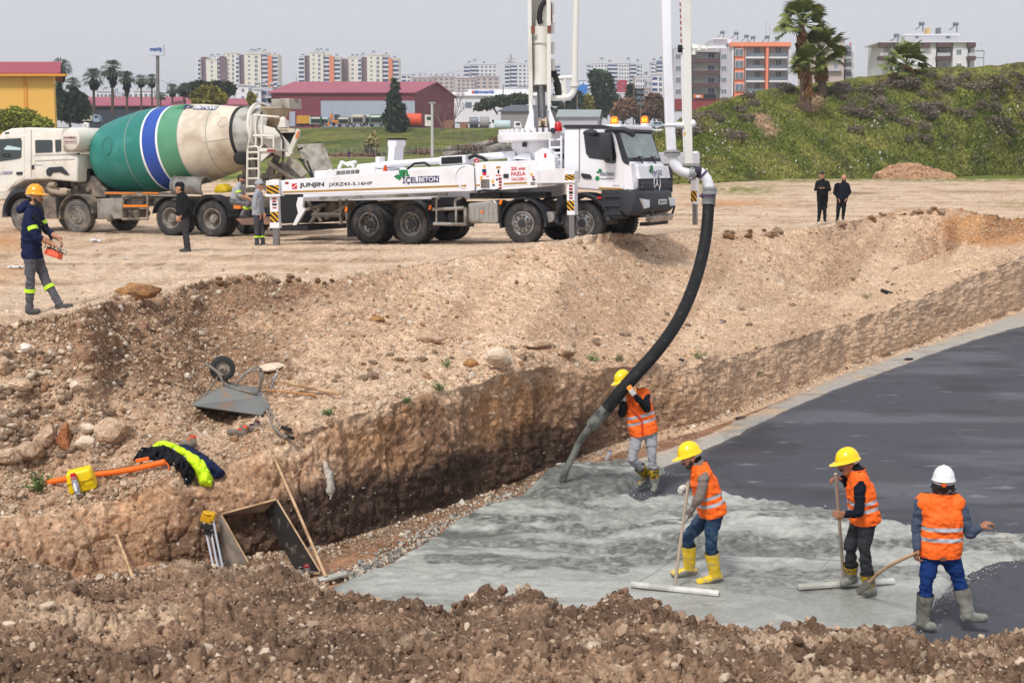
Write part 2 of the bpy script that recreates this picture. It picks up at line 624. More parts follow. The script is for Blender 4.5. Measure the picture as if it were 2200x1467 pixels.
# undercut fluted wall: vertical grooves
ws=flat*np.array([3.4,3.4,.55])
f1w,f2w,_=worley(ws*1.0+.5*np.stack([mid,big,mid],1),71)
wu=np.stack([flat[:,0]*.8+flat[:,1]*.6,flat[:,1]*.8-flat[:,0]*.6,flat[:,2]],1)
wu=wu+.22*np.stack([fbm(wu*1.9+3,3,85),fbm(wu*2.1+7,3,86),1.6*fbm(wu*1.7+11,3,87)],1)
groove=fbm(wu*np.array([6.3,2.1,1.1]),5,81)
crk=1-sstep(.0,.16,f2w-f1w)
crk=crk*sstep(1500,1150,pxf)*sstep(-.25,.2,mid)
groove2=fbm(wu*np.array([12.7,4.0,4.4])+.5,5,83)
d_wall=.2*fbm(flat*np.array([.9,.9,.6]),4,91)+.05*groove+.05*groove2-.07*crk+.04*fbm(wu*np.array([23.,9,14]),3,88)+(.4-f1b)*.03+(.45-np.clip(f1a,0,1))*.03
d_plat=.05*big+.018*mid+.008*fine+(.45-f1b)*.012
# wheel tracks along the plateau
trk=np.sin((flat[:,0]*.25+flat[:,1]*1.15+1.2*fbm(flat*.12,2,15))*2.2)
d_plat+=.014*trk*sstep(-.2,.4,fbm(flat*.15,2,19))
disp=slope_w*d_slope+wall_w*d_wall+plat_w*d_plat
disp*=np.where(zf==0,sstep(0,.5,rw.ravel()/20.0)*.6+.15,1)
# keep the crest silhouette lumpy
near_crest=np.exp(-((rw.ravel()-(nR-84))/7.0)**2)
disp+=near_crest*(.07*np.abs(fbm(flat*3.1,3,17))+(.5-np.clip(f1a,0,1))*.10-.03)*np.interp(pxf,[0,500,900,1700,1850,2100],[1,1.2,.6,.7,2.0,2.0])
Pd=flat+N.reshape(-1,3)*disp[:,None]
TER_P=Pd.reshape(nR,nC,3)
# soil colours (albedo)
c_beige=np.array(lin(209,178,149))
c_pale=np.array(lin(219,193,166))
c_brown=np.array(lin(168,134,107))
c_dark=np.array(lin(108,82,64))
c_black=np.array(lin(62,50,45))
c_orange=np.array(lin(196,146,101))
c_clay=np.array(lin(172,118,78))
def mixc(C,c,w):
 w=np.clip(w,0,1)[:,None]
 return C*(1-w)+c*w
n1=fbm(flat*.8,4,101)
n2=fbm(flat*3.0,4,111)
n3=fbm(flat*np.array([1.5,.5,1.5])+9,4,121)
C=np.ones((len(flat),3))*c_beige
C=mixc(C,c_brown,sstep(-.15,.5,n2)*.4)
C=mixc(C,c_pale,sstep(.05,.4,n1)*.6)
# dark earth tipped over the crest, left
def blob(cx,cy,rx,ry):
 pyr=TER_PY
 return np.exp(-(((pxf-cx)/rx)**2+((pyr-cy)/ry)**2))
_d=Pd-np.array([0,0,CAMZ])
_zc=_d[:,1]*CT-_d[:,2]*ST
TER_PY=H0/2-F*(_d[:,1]*ST+_d[:,2]*CT)/_zc
isS=((zf==2)|(zf==3)).astype(float)
dk=isS*(blob(330,750,220,90)*1.25+blob(200,690,160,40)+blob(480,640,120,45)*.8+blob(620,625,90,32)*.9+blob(560,800,130,45)*.6)
C=mixc(C,c_dark,sstep(.25,.85,dk+.45*n2+.2*n1))
stk=fbm(np.stack([(pxf+TER_PY*.75)*.012,(TER_PY-pxf*.2)*.002,pxf*0],1),4,131)
C=mixc(C,c_brown*.9,isS*sstep(.02,.4,stk)*.4*sstep(420,640,pxf)*np.where(zf==3,1,.6))
C=mixc(C,c_clay,isS*sstep(.35,.6,fbm(flat*1.7+40,4,141))*.8*sstep(900,300,pxf))
# the tipped orange heap at the far right
C=mixc(C,c_orange*.92,isS*sstep(.35,.8,blob(2130,492,110,40)*1.4+.25*n2))
C=mixc(C,c_clay*.8,near_crest*sstep(1780,1880,pxf)*sstep(-.3,.3,n2)*.9)
# cut wall
hw=np.where(zf==1,vf,np.where(zf==0,0,1.0))
isW=(zf==1).astype(float)
wallc=np.ones((len(flat),3))*(c_brown*.95)
vs_=fbm(wu*np.array([2.9,1.2,.5]),5,151)
wallc=mixc(wallc,c_orange*.85,sstep(.0,.45,fbm(flat*np.array([.6,.6,.9])+4,4,161))*.6)
wallc=mixc(wallc,c_dark,sstep(.02,.5,vs_)*.75)
wallc=mixc(wallc,c_beige*.9,sstep(.15,.5,-vs_)*.45)
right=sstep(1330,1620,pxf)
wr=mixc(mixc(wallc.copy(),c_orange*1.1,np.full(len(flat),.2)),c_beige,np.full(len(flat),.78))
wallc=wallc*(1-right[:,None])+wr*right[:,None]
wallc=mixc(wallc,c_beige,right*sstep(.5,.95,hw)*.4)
# damp black band low on the wall
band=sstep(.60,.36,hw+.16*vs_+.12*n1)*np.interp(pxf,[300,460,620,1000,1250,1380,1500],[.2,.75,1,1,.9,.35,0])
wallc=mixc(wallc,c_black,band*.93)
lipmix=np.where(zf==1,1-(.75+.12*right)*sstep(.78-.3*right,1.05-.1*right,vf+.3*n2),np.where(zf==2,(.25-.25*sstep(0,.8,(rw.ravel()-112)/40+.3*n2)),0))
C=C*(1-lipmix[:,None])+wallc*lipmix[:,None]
C=mixc(C,c_dark*1.1,(zf==0)*sstep(1500,1000,pxf)*.8)
C=mixc(C,c_brown*.86,isS*sstep(1000,420,pxf)*(.35+.5*sstep(-.3,.3,n2)))
# plateau
isP=(zf==4).astype(float)
C=np.where(isP[:,None]>0,mixc(np.ones((len(flat),3))*c_pale*.84,c_brown*1.02,sstep(-.1,.5,n3)*.65),C)
C=mixc(C,c_dark*1.2,isP*sstep(.15,.5,fbm(flat*np.array([.22,1.3,1])+20,5,171))*.7)
C=mixc(C,c_pale*1.08,isP*.8*sstep(.1,.5,np.sin(flat[:,1]*1.9+flat[:,0]*.35+2*n1))*.5)
C=mixc(C,c_orange,isP*blob(20,520,90,22)*.8+isP*blob(1560,437,110,7)*.8+isP*blob(10,590,60,20)*.5)
grs=np.array(lin(112,118,52))
C=mixc(C,grs,isP*(blob(1590,408,90,9)+blob(1480,392,60,6)+blob(2190,437,60,5)*.7+sstep(93,101,Yf)*.9)*sstep(-.5,.2,n2))
C=mixc(C,c_dark,isP*(blob(1830,415,60,3)+blob(2100,412,120,3)*.7)*.8)
# stones already in the soil show as pale flecks
C=mixc(C,c_pale*1.15,(1-isP*.6)*sstep(.26,.14,f1b)*.45*(1-band*isW))
M_SOIL=grainy(mat('soil',(.3,.22,.16),.95,attr='Col',var=.25,vscale=20,detail=8,spec=.15),9,30)
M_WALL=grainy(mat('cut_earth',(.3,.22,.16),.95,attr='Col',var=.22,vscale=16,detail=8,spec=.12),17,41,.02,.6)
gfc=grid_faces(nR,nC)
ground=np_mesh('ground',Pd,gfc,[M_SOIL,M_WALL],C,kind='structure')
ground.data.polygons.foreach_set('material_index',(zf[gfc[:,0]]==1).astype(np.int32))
# ---- land behind: field, grassy bank up to the yard, city plain, to the horizon
def far_z(X,Y):
 z=PZ(Y)-.12
 k_=sstep(303,338,Y+3*np.sin(X*.02))
 top=10.4+0.0*X
 z=np.where(Y>300,(1-k_)*(3.6+(np.minimum(Y,340)-300)*.013)+k_*top,z)
 return z
ys=np.concatenate([np.linspace(98,298,60),np.linspace(300,342,34),np.geomspace(345,5000,24)])
us=np.linspace(-.62,.62,180)
GX=us[None]*(ys[:,None]+30)*1.3
GY=ys[:,None]*np.ones((1,len(us)))
gf=np.stack([GX.ravel(),GY.ravel(),np.zeros(GX.size)],1)
gf[:,2]=far_z(gf[:,0],gf[:,1])+np.where(gf[:,1]<345,.35*fbm(gf*.06,3,201)*sstep(98,130,gf[:,1]),0)
gn=fbm(gf*.09,4,211)
gn2=fbm(gf*.5,3,221)
GC=np.ones((len(gf),3))*np.array(lin(118,126,60))
GC=mixc(GC,np.array(lin(92,104,46)),sstep(-.2,.3,gn))
GC=mixc(GC,np.array(lin(150,142,96)),sstep(.2,.6,gn2)*.6)
GC=mixc(GC,np.array(lin(138,112,92)),np.exp(-((gf[:,1]-288)/14)**2)*.85)
GC=mixc(GC,np.array(lin(80,90,42)),sstep(302,310,gf[:,1])*.9)
GC=mixc(GC,np.array(lin(72,78,40)),sstep(302,310,gf[:,1])*sstep(.05,.35,fbm(gf*np.array([.12,.3,.3]),4,231))*.8)
GC=mixc(GC,np.array(lin(126,122,62)),sstep(302,310,gf[:,1])*sstep(.1,.4,fbm(gf*np.array([.2,.4,.4])+7,4,232))*.7)
GC=mixc(GC,np.array(lin(110,104,70)),sstep(302,310,gf[:,1])*sstep(.1,.4,gn2)*.6)
GC=mixc(GC,np.array(lin(150,140,128)),sstep(335,343,gf[:,1]))
M_FIELD=mat('field_soil_and_grass',(.1,.12,.04),1.0,attr='Col',var=.5,vscale=.8,bump=.4,bscale=6,detail=8,spec=.1)
np_mesh('far_ground',gf,grid_faces(len(ys),len(us)),[M_FIELD],GC,kind='structure')
# ---- pit floor, dark membrane bed, old concrete strip, fresh concrete
def sd_poly(X,Y,poly):
 """signed distance, positive inside"""
 p=np.array(poly)
 d=np.full(X.shape,1e9)
 ins=np.zeros(X.shape,dtype=bool)
 for i in range(len(p)):
  a,b=p[i],p[(i+1)%len(p)]
  e=b-a
  t=np.clip(((X-a[0])*e[0]+(Y-a[1])*e[1])/(e@e+1e-12),0,1)
  d=np.minimum(d,np.hypot(X-a[0]-t*e[0],Y-a[1]-t*e[1]))
  c=((a[1]>Y)!=(b[1]>Y))&(X<(b[0]-a[0])*(Y-a[1])/(b[1]-a[1]+1e-12)+a[0])
  ins^=c
 return np.where(ins,d,-d)
def ground_poly(pts,z=PIT):
 return[tuple(gz(x,y,z)[:2])for x,y in pts]
def sheet(name,poly,step,hfun,colfun,material,margin=.05,z0=PIT,kind='structure',edge=.14,rag=.0,bounds=None):
 pl=np.array(poly)
 x0,y0=pl.min(0)-.1
 x1,y1=pl.max(0)+.1
 if bounds:
  x0,y0,x1,y1=max(x0,bounds[0]),max(y0,bounds[1]),min(x1,bounds[2]),min(y1,bounds[3])
 xs=np.arange(x0,x1,step)
 ys_=np.arange(y0,y1,step)
 X,Y=np.meshgrid(xs,ys_)
 q=np.stack([X.ravel(),Y.ravel(),np.zeros(X.size)],1)
 sd=sd_poly(X,Y,poly)+rag*fbm(q*2.2,4,301).reshape(X.shape)
 e=sstep(0,edge,sd)
 h=hfun(q).reshape(X.shape)
 Z=z0+e*h+np.minimum(sd,0)*.6
 V=np.stack([X,Y,Z],2).reshape(-1,3)
 Fq=grid_faces(len(ys_),len(xs))
 keep=(sd.ravel()[Fq]>-margin).any(1)
 Fq=Fq[keep]
 used=np.unique(Fq)
 remap=np.full(len(V),-1)
 remap[used]=np.arange(len(used))
 return np_mesh(name,V[used],remap[Fq],[material],colfun(q,sd.ravel())[used],kind=kind)
fl=[gz(-350,1500,PIT),gz(2560,1500,PIT),gz(2560,560,PIT),gz(2200,560,PIT),gz(1000,1040,PIT),gz(-350,1200,PIT)]
mb=MB()
mb.add([(-9,9.5,PIT-.012),(12,9.5,PIT-.012),(38,70,PIT-.012),(20,70,PIT-.012),(-9,22,PIT-.012)],[(0,1,2,3,4)])
M_FLOOR=grainy(mat('trodden_earth',lin(168,126,96),.95,var=.3,vscale=6,c2=lin(132,96,72),c2scale=1.2),14,45)
tag(build('pit_floor',mb,M_FLOOR),kind='structure')
def h_strip(q):
 return .012+.006*fbm(q*3,3,311)
def c_strip(q,sd):
 c=np.ones((len(q),3))*np.array(lin(168,164,156))
 c=mixc(c,np.array(lin(196,170,142)),sstep(-.1,.4,fbm(q*1.1,4,321))*.7+sstep(.4,.05,sd)*.4)
 return mixc(c,np.array(lin(120,118,114)),sstep(.1,.5,fbm(q*3.1,4,331))*.5)
M_STRIP=mat('old_concrete',(.4,.4,.38),.85,attr='Col',var=.16,vscale=12,bump=.3,bscale=30)
strip_px=[(1180,1045),(1330,1000),(1400,975),(1480,950),(1540,925),(1600,895),(1700,853),(1800,808),(1900,772),(2000,737),(2100,703),(2250,650),(2500,570),(2500,640),(2300,675),(2200,706),(2100,742),(1990,786),(1890,828),(1790,868),(1690,908),(1610,942),(1540,972),(1480,1000),(1420,1035),(1300,1070)]
sheet('old_concrete_edge',ground_poly(strip_px),.05,h_strip,c_strip,M_STRIP,rag=.05)
def h_mem(q):
 return .024+.010*fbm(q*.9,3,341)+.004*fbm(q*6,3,345)
def c_mem(q,sd):
 c=np.ones((len(q),3))*np.array(lin(80,81,88))
 c=mixc(c,np.array(lin(112,112,119)),sstep(.0,.5,fbm(q*np.array([.35,.8,1]),5,351))*.5)
 c=mixc(c,np.array(lin(62,60,62)),sstep(.1,.5,fbm(q*np.array([.5,.9,1])+7,5,361))*.5)
 c=mixc(c,np.array(lin(94,84,78)),sstep(.25,.6,fbm(q*.5+17,4,365))*.2)
 # scuffs and hairline joints
 f1,f2,_=worley(q*np.array([.55,.55,1.0])+.3*np.stack([fbm(q*1.3,3,371),fbm(q*1.3,3,372),q[:,0]*0],1),375)
 c=mixc(c,np.array(lin(52,51,55)),sstep(.022,.0,f2-f1)*.3)
 c=mixc(c,np.array(lin(150,149,152)),sstep(.48,.7,fbm(q*np.array([1.6,5,1])+3,4,377))*.55)
 return mixc(c,np.array(lin(130,128,124)),sstep(.25,.0,sd)*.35)
M_MEM=mat('dark_bed',(.1,.1,.11),.85,attr='Col',var=.22,vscale=55,bump=.35,bscale=70,detail=7,spec=.12)
mem_px=[(1290,1120),(1300,1075),(1400,1012),(1450,996),(1512,966),(1580,936),(1615,915),(1690,880),(1790,838),(1890,802),(1990,764),(2100,728),(2200,700),(2500,600),(2800,600),(3000,1600),(1700,1600),(1700,1300)]
sheet('dark_bed',ground_poly(mem_px),.06,h_mem,c_mem,M_MEM,rag=.05,edge=.06,bounds=(-20,8,30,62))
def h_con(q):
 rl=fbm(q*np.array([1.6,3.4,1])+.9*np.stack([fbm(q*1.1,3,461),fbm(q*1.1,3,462),q[:,0]*0],1),4,465)
 cl=1-2*np.abs(rl)
 a=fbm(q*np.array([.5,1.1,1])+.35*np.stack([fbm(q*.6,3,401),fbm(q*.6,3,402),q[:,0]*0],1),4,405)
 rg=1-np.abs(fbm(q*np.array([.85,1.7,1])+.5*np.stack([fbm(q*.8,2,411),fbm(q*.8,2,412),q[:,0]*0],1),4,415))
 rough=CON_R(q)
 near=sstep(15.6,17.5,q[:,1])
 heap=np.exp(-(((q[:,0]-HOSE_FOOT[0]+.1)/1.0)**2+((q[:,1]-HOSE_FOOT[1]+.3)/.75)**2))
 step_=np.zeros(len(q))
 for(wx,wy)in CON_DENTS:
  d=np.hypot(q[:,0]-wx,q[:,1]-wy)
  step_+=-.05*np.exp(-(d/.11)**2)+.025*np.exp(-((d-.2)/.07)**2)
 return .09+(.065*a+.055*(rg-.6)+.04*cl)*(.12+.88*near)+rough*(.035*fbm(q*8,4,421)+.028*(.5-worley(q*13,425)[0]))+.16*heap+step_*near
def CON_R(q):
 """how rough (unfloated) the concrete is, 0..1"""
 s=fbm(q*np.array([.7,1.5,1])+.6*np.stack([fbm(q*.8,3,431),fbm(q*.8,3,432),q[:,0]*0],1),5,435)
 base_=sstep(-.12,.12,s+.25*sstep(19,22,q[:,1])-.55*sstep(17.3,15.8,q[:,1]-.12*q[:,0]))
 return base_
HOSE_FOOT=gz(1205,1035,PIT)
CON_DENTS=[tuple(gz(x,y,PIT)[:2])for x,y in[(1480,1200),(1560,1190),(1620,1170),(1700,1150),(1640,1240),(1760,1200),(1950,1190),(1330,1150),(1270,1120),(1390,1120),(1420,1180),(1600,1130),(1900,1250),(1700,1230),(2050,1200)]]
def c_con(q,sd):
 r=CON_R(q)
 g=fbm(q*18,3,441)
 c=np.ones((len(q),3))*np.array(lin(153,155,149))
 c=mixc(c,np.array(lin(98,100,95)),r*(.3+.5*g))
 c=mixc(c,np.array(lin(182,183,177)),sstep(.2,.55,fbm(q*np.array([.9,2.6,1]),4,445))*(1-r)*.7)
 c=mixc(c,np.array(lin(188,182,172)),sstep(.3,.6,fbm(q*.8+31,4,447))*.4*(1-r))
 fresh=np.exp(-(((q[:,0]-HOSE_FOOT[0]+.1)/1.1)**2+((q[:,1]-HOSE_FOOT[1]+.3)/.8)**2))
 c=mixc(c,np.array(lin(98,103,98)),fresh*.85)
 streak=sstep(.3,.55,fbm(q*np.array([.55,2.8,1])+2*np.stack([q[:,1]*.12,q[:,0]*.12,q[:,0]*0],1),4,449))
 wq=np.stack([fbm(q*.8,3,471),fbm(q*.8,3,472),q[:,0]*0],1)
 sw=fbm(q*np.array([.95,2.5,1])+1.5*wq,5,475)
 nr=sstep(14.6,16.6,q[:,1]-.1*q[:,0])
 c=mixc(c,np.array(lin(86,88,83)),sstep(.04,.12,sw)*(.12+.75*nr)*(.7+.9*g))
 c=mixc(c,np.array(lin(178,180,174)),sstep(-.08,-.36,sw)*.6)
 c=mixc(c,np.array(lin(70,73,69)),sstep(.10,.02,np.abs(fbm(q*np.array([1.3,2.6,1])+1.9*wq+5,3,477)))*.2*nr)
 c=mixc(c,np.array(lin(88,90,86)),streak*.6*sstep(16,17.5,q[:,1]))
 c=c*(1+(.10+.22*r)*fbm(q*np.array([7.,9,1]),4,481)+.10*fbm(q*22,2,483))[:,None]
 return np.clip(c,.02,1)
M_CON=mat('wet_concrete',(.4,.4,.4),.42,attr='Col',var=.2,vscale=28,bump=.28,bscale=45,detail=8,spec=.4)
con_px=[(690,1275),(760,1248),(830,1218),(900,1183),(960,1140),(1005,1110),(1080,1088),(1150,1052),(1180,1028),(1230,1010),(1290,1000),(1330,995),(1375,996),(1420,1008),(1436,1020),(1400,1036),(1372,1050),(1340,1075),(1390,1082),(1480,1068),(1550,1063),(1610,1082),(1700,1090),(1790,1103),(1850,1122),(1950,1138),(2050,1143),(2120,1155),(2250,1160),(2400,1180),(2300,1200),(2160,1212),(2080,1240),(2040,1275),(2010,1320),(1960,1350),(1890,1420),(1800,1520),(650,1520),(640,1330)]
sheet('concrete_slab',ground_poly(con_px),.024,h_con,c_con,M_CON,rag=.07,edge=.16)
# ---- spoil heap in front, between the camera and the pit
H_SKY=[(-500,1200),(-100,1195),(0,1207),(50,1212),(100,1207),(150,1215),(190,1240),(235,1252),(270,1255),(310,1240),(350,1222),(400,1212),(440,1222),(500,1230),(560,1222),(620,1234),(680,1257),(730,1275),(790,1283),(850,1290),(900,1297),(960,1315),(985,1318),(1005,1290),(1040,1268),(1065,1270),(1090,1290),(1130,1268),(1150,1275),(1180,1300),(1215,1310),(1250,1326),(1300,1293),(1330,1284),(1365,1294),(1390,1292),(1430,1310),(1460,1328),(1520,1343),(1600,1358),(1650,1350),(1700,1342),(1800,1343),(1880,1343),(1950,1352),(1985,1378),(2040,1376),(2080,1368),(2130,1350),(2220,1345),(2700,1345)]
hp=np.linspace(-200,2400,820)
sky_py=interp(H_SKY,hp)
sky_Y=9.0+.5*fbm(np.stack([hp*.004,hp*0,hp*0],1),3,501)+np.interp(hp,[0,600,900,2200],[.6,.6,-.3,-.2])
top=np.array([at(a,b+10,c)[:]for a,b,c in zip(hp,sky_py,sky_Y)])
near=np.array([at(a,1560,4.2)[:]for a in hp])
near2=near.copy();near2[:,1]-=3.2;near2[:,2]+=.15
Lr=[]
for t in np.linspace(0,1,10)[:-1]:
 Lr.append(near2*(1-t)+near*t)
nh=270
for t in np.linspace(0,1,nh):
 p=near*(1-t)+top*t
 p[:,2]+=.10*math.sin(math.pi*t)
 Lr.append(p)
back=top.copy();back[:,1]+=1.1;back[:,2]=np.maximum(back[:,2]-.9,PIT)
back2=back.copy();back2[:,1]+=1.6;back2[:,2]=PIT-.15
for t in np.linspace(0,1,16)[1:]:
 Lr.append(top*(1-t)+back*t)
for t in np.linspace(0,1,12)[1:]:
 Lr.append(back*(1-t)+back2*t)
HP=np.array(Lr)
HN=grid_normals(HP)
HN*=np.sign(HN[:,:,2:3]+1e-6)
hf=HP.reshape(-1,3)
w1,w1b,_=worley(hf*5.5+.5*np.stack([fbm(hf*4,2,511),fbm(hf*4,2,512),fbm(hf*4,2,513)],1),521)
w2,w2b,_=worley(hf*15,531)
w3,w3b,_=worley(hf*34,541)
hb=fbm(hf*1.4,4,551)
hm=fbm(hf*6,4,561)
msk=sstep(-.35,.25,hm)
hd=.13*hb+(.5-np.clip(w1,0,1))*.125*msk+(.45-np.clip(w2,0,1))*.08*sstep(-.5,.2,fbm(hf*3.3,3,553))+(.4-w3)*.032+.03*hm-.03*(1-sstep(0,.12,w2b-w2))-.03*(1-sstep(0,.12,w1b-w1))*msk
hd*=np.repeat(np.concatenate([np.full(9,.6),np.ones(nh),np.ones(15),np.full(11,.4)]),len(hp))
HD=hf+HN.reshape(-1,3)*hd[:,None]*.85
HEAP_P=HD.reshape(HP.shape)
hc=np.ones((len(hf),3))*np.array(lin(146,119,97))
hc=mixc(hc,np.array(lin(88,70,57)),sstep(-.25,.25,fbm(hf*1.1+5,4,571))*.8)
hc=mixc(hc,np.array(lin(196,172,146)),sstep(.1,.45,fbm(hf*1.6+50,4,581))*.5)
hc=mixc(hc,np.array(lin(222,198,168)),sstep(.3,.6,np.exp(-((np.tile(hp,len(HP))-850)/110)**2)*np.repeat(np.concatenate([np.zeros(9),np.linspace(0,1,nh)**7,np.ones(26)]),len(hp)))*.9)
hc=mixc(hc,np.array(lin(214,196,172)),sstep(.22,.1,w2)*.35)
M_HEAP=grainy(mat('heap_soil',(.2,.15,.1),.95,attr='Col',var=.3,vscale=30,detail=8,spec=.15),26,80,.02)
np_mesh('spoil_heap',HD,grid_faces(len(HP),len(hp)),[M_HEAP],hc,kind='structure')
# ---- loose stones
M_STONE=mat('stone',(.5,.45,.38),.9,attr='Col',var=.2,vscale=14,bump=.4,bscale=25,spec=.2)
TER_N=grid_normals(TER_P)
TER_N*=np.sign(TER_N[:,:,2:3]-.3*TER_N[:,:,1:2]+1e-6)
stone_pal=np.array([lin(222,202,178),lin(206,182,154),lin(186,160,132),lin(232,222,206),lin(168,138,112),lin(196,186,172),lin(150,112,82)])
bank_pal=np.array([lin(208,184,158),lin(200,174,146),lin(184,158,132),lin(222,208,190),lin(176,148,122),lin(194,170,144),lin(160,126,98),lin(212,190,164)])
def stones_on(name,Pg,Ng,r0,r1,n,smin,smax,seed,c0=0,c1=None,pal=stone_pal,tint=None,power=3.0,wfun=None,darker=1.0):
 r=np.random.default_rng(seed)
 ri=r.integers(r0,r1,n)
 ci=r.integers(c0,(c1 or Pg.shape[1])-1,n)
 p=Pg[ri,ci]+(Pg[ri,ci+1]-Pg[ri,ci])*r.uniform(0,1,n)[:,None]
 if wfun is not None:
  kp=r.uniform(0,1,n)<wfun(ri,ci)
  ri,ci,p=ri[kp],ci[kp],p[kp]
 n=len(p)
 s=smin*(1-r.uniform(0,1,n)*(1-(smin/smax)**power))**(-1/power)
 # never far smaller than a pixel
 s=np.maximum(s,p[:,1]*.00042)
 c=pal[r.choice(len(pal),n)]*r.uniform(.75,1.05,(n,1))*darker
 return scatter_stones(name,p,Ng[ri,ci],s,c,M_STONE,seed=seed,sub=1)
iw0,is0,ic,ip=20,112+50-36,nR-84,nR
stones_on('loose_gravel',TER_P,TER_N,112,ic+3,28000,.012,.085,601,power=2.3,pal=bank_pal,darker=.92)
stones_on('bank_gravel',TER_P,TER_N,112,ic,3200,.018,.085,602,c0=60,c1=240,power=2.3,pal=bank_pal,darker=.85)
stones_on('wall_gravel',TER_P,TER_N,20,112,2200,.01,.045,603,power=2.6,darker=.62,pal=bank_pal)
stones_on('wall_foot_rubble',TER_P,TER_N,3,20,2600,.014,.08,604,power=2.2,darker=.9)
stones_on('plateau_gravel',TER_P,TER_N,ic,ip-30,3500,.012,.06,605,power=2.6)
HEAP_N=grid_normals(HEAP_P)
HEAP_N*=np.sign(HEAP_N[:,:,2:3]+1e-6)
heap_pal=np.array([lin(186,160,136),lin(158,130,108),lin(134,108,89),lin(112,90,74),lin(104,82,67),lin(140,114,94),lin(206,186,164)])
stones_on('heap_clods',HEAP_P,HEAP_N,9,9+nh,30000,.005,.05,606,pal=heap_pal,power=2.2)
stones_on('heap_crest_clods',HEAP_P,HEAP_N,nh-6,nh+12,1800,.012,.06,607,pal=heap_pal,power=2.0)
_b=[Vector(gz(x,y,PIT))for x,y in[(1380,996),(1436,1020),(1400,1036),(1340,1075),(1480,1068),(1610,1082),(1790,1103),(1950,1138),(2120,1155),(2300,1190),(2160,1212),(2080,1240),(2040,1275),(2010,1320),(1960,1350)]]
_q=[]
for i in range(1300):
 k_=RNG.integers(0,len(_b)-1);p=_b[k_].lerp(_b[k_+1],RNG.uniform())
 _q.append((p.x+RNG.normal(0,.09),p.y+RNG.normal(0,.13),PIT+.03))
scatter_stones('concrete_crumbs',np.array(_q),np.tile([0,0,1.0],(1300,1)),.007/RNG.uniform(.12,1,1300)**.6,np.array([lin(140,143,138),lin(112,115,110),lin(164,166,160)])[RNG.integers(0,3,1300)],M_STONE,seed=31,sub=1)
def ter(px,py,lift=0.0):
 """nearest point of the dug ground on the line of sight through a photo pixel"""
 tp=TER_PY.reshape(nR,nC)
 c=np.interp(px,PXS,np.arange(nC));i=int(c)
 colp=tp[:,i]
 for r in range(8,nR-1):
  if(colp[r]-py)*(colp[r+1]-py)<=0 and colp[r]!=colp[r+1]:
   t=(colp[r]-py)/(colp[r]-colp[r+1])
   p=TER_P[r,i]*(1-t)+TER_P[r+1,i]*t
   return Vector(p)+Vector((0,0,lift))
 return gz(px,py,PIT)
 # ================================================================== materials shared by vehicles
WHITE=mat('white_paint',lin(234,235,241),.34,var=.05,vscale=1.5,coat=.25,c2=lin(206,200,192),c2scale=1.3,c2lo=.56,c2hi=.85)
WHITE_OLD=mat('worn_white_paint',lin(226,222,212),.5,c2=lin(196,186,170),c2scale=1.6,c2lo=.5,c2hi=.75,var=.05)
OFFW=mat('boom_paint',lin(226,225,218),.4,c2=lin(196,192,182),c2scale=1.2,c2lo=.55,c2hi=.8)
BLACK_PL=mat('black_plastic',lin(44,46,54),.55,var=.15,vscale=5)
BLACK=mat('flat_black',lin(26,26,28),.7)
TYRE=mat('tyre_rubber',lin(48,48,50),.85,c2=lin(98,88,78),c2scale=4,c2lo=.5,c2hi=.8,bump=.3,bscale=30)
TYRE_D=mat('dusty_tyre_rubber',lin(84,82,82),.9,c2=lin(140,128,114),c2scale=3,c2lo=.42,c2hi=.75,bump=.3,bscale=30)
RIM=mat('steel_rim',lin(150,150,150),.45,metal=.4,c2=lin(110,100,92),c2scale=6)
RIM_D=mat('dusty_rim',lin(150,144,136),.8,c2=lin(110,102,94),c2scale=5)
HUB=mat('dark_hub',lin(58,60,66),.5,metal=.3)
ALU=mat('aluminium',lin(176,174,170),.4,metal=.6,c2=lin(130,122,114),c2scale=3)
STEEL=mat('bare_steel',lin(150,150,152),.28,metal=.9)
CHROME=mat('chrome',lin(215,216,220),.12,metal=1.0)
GREY=mat('grey_paint',lin(128,126,124),.6,c2=lin(100,92,84),c2scale=3)
FRAME_G=mat('dirty_chassis',lin(98,92,86),.85,c2=lin(140,126,110),c2scale=3,var=.2)
GLASS_D=mat('tinted_glass',lin(34,40,44),.06,spec=.8)
GLASS_W=mat('windscreen_glass',lin(120,134,134),.05,spec=.9,c2=lin(168,182,178),c2scale=.9,c2lo=.48,c2hi=.6)  # pale tones put the reflected sky into the glass colour
GLASS_G=mat('grey_side_glass',lin(56,66,66),.1,spec=.7)
YEL=mat('hazard_yellow',lin(228,168,20),.5)
GOLD=mat('gold_stripe',lin(170,128,28),.5)
RED=mat('red_paint',lin(206,28,34),.45)
DKRED=mat('sticker_red',lin(150,30,36),.5)
NAVY=mat('navy_print',lin(28,36,98),.5)
GREENL=mat('green_print',lin(18,132,74),.5)
GREEND=mat('dark_green_print',lin(10,96,58),.5)
INK=mat('black_print',lin(20,20,22),.5)
WPRINT=mat('white_print',lin(236,238,240),.5)
AMBER=mat('amber_lens',lin(240,120,20),.25)
AMBER_LIT=mat('lit_amber_beacon',lin(250,130,15),.25,emit=(lin(255,120,0),.25))
AMBER_CORE=mat('lit_beacon_core',lin(255,210,60),.3,emit=(lin(255,205,50),.6))
REDL=mat('red_lens',lin(190,20,30),.2,spec=.7)
LAMP=mat('headlamp_glass',lin(210,214,216),.08,metal=.5,spec=.9)
CONCR_STEEL=mat('concrete_caked_steel',lin(176,170,158),.85,c2=lin(120,112,100),c2scale=3.5,c2lo=.42,c2hi=.7,var=.15,bump=.3,bscale=18)
ORANGE_R=mat('orange_reflector',lin(226,128,40),.4)
PURPLE=mat('purple_band',lin(92,66,104),.7)
GALV=mat('galvanised_clamp',lin(170,172,170),.35,metal=.7)
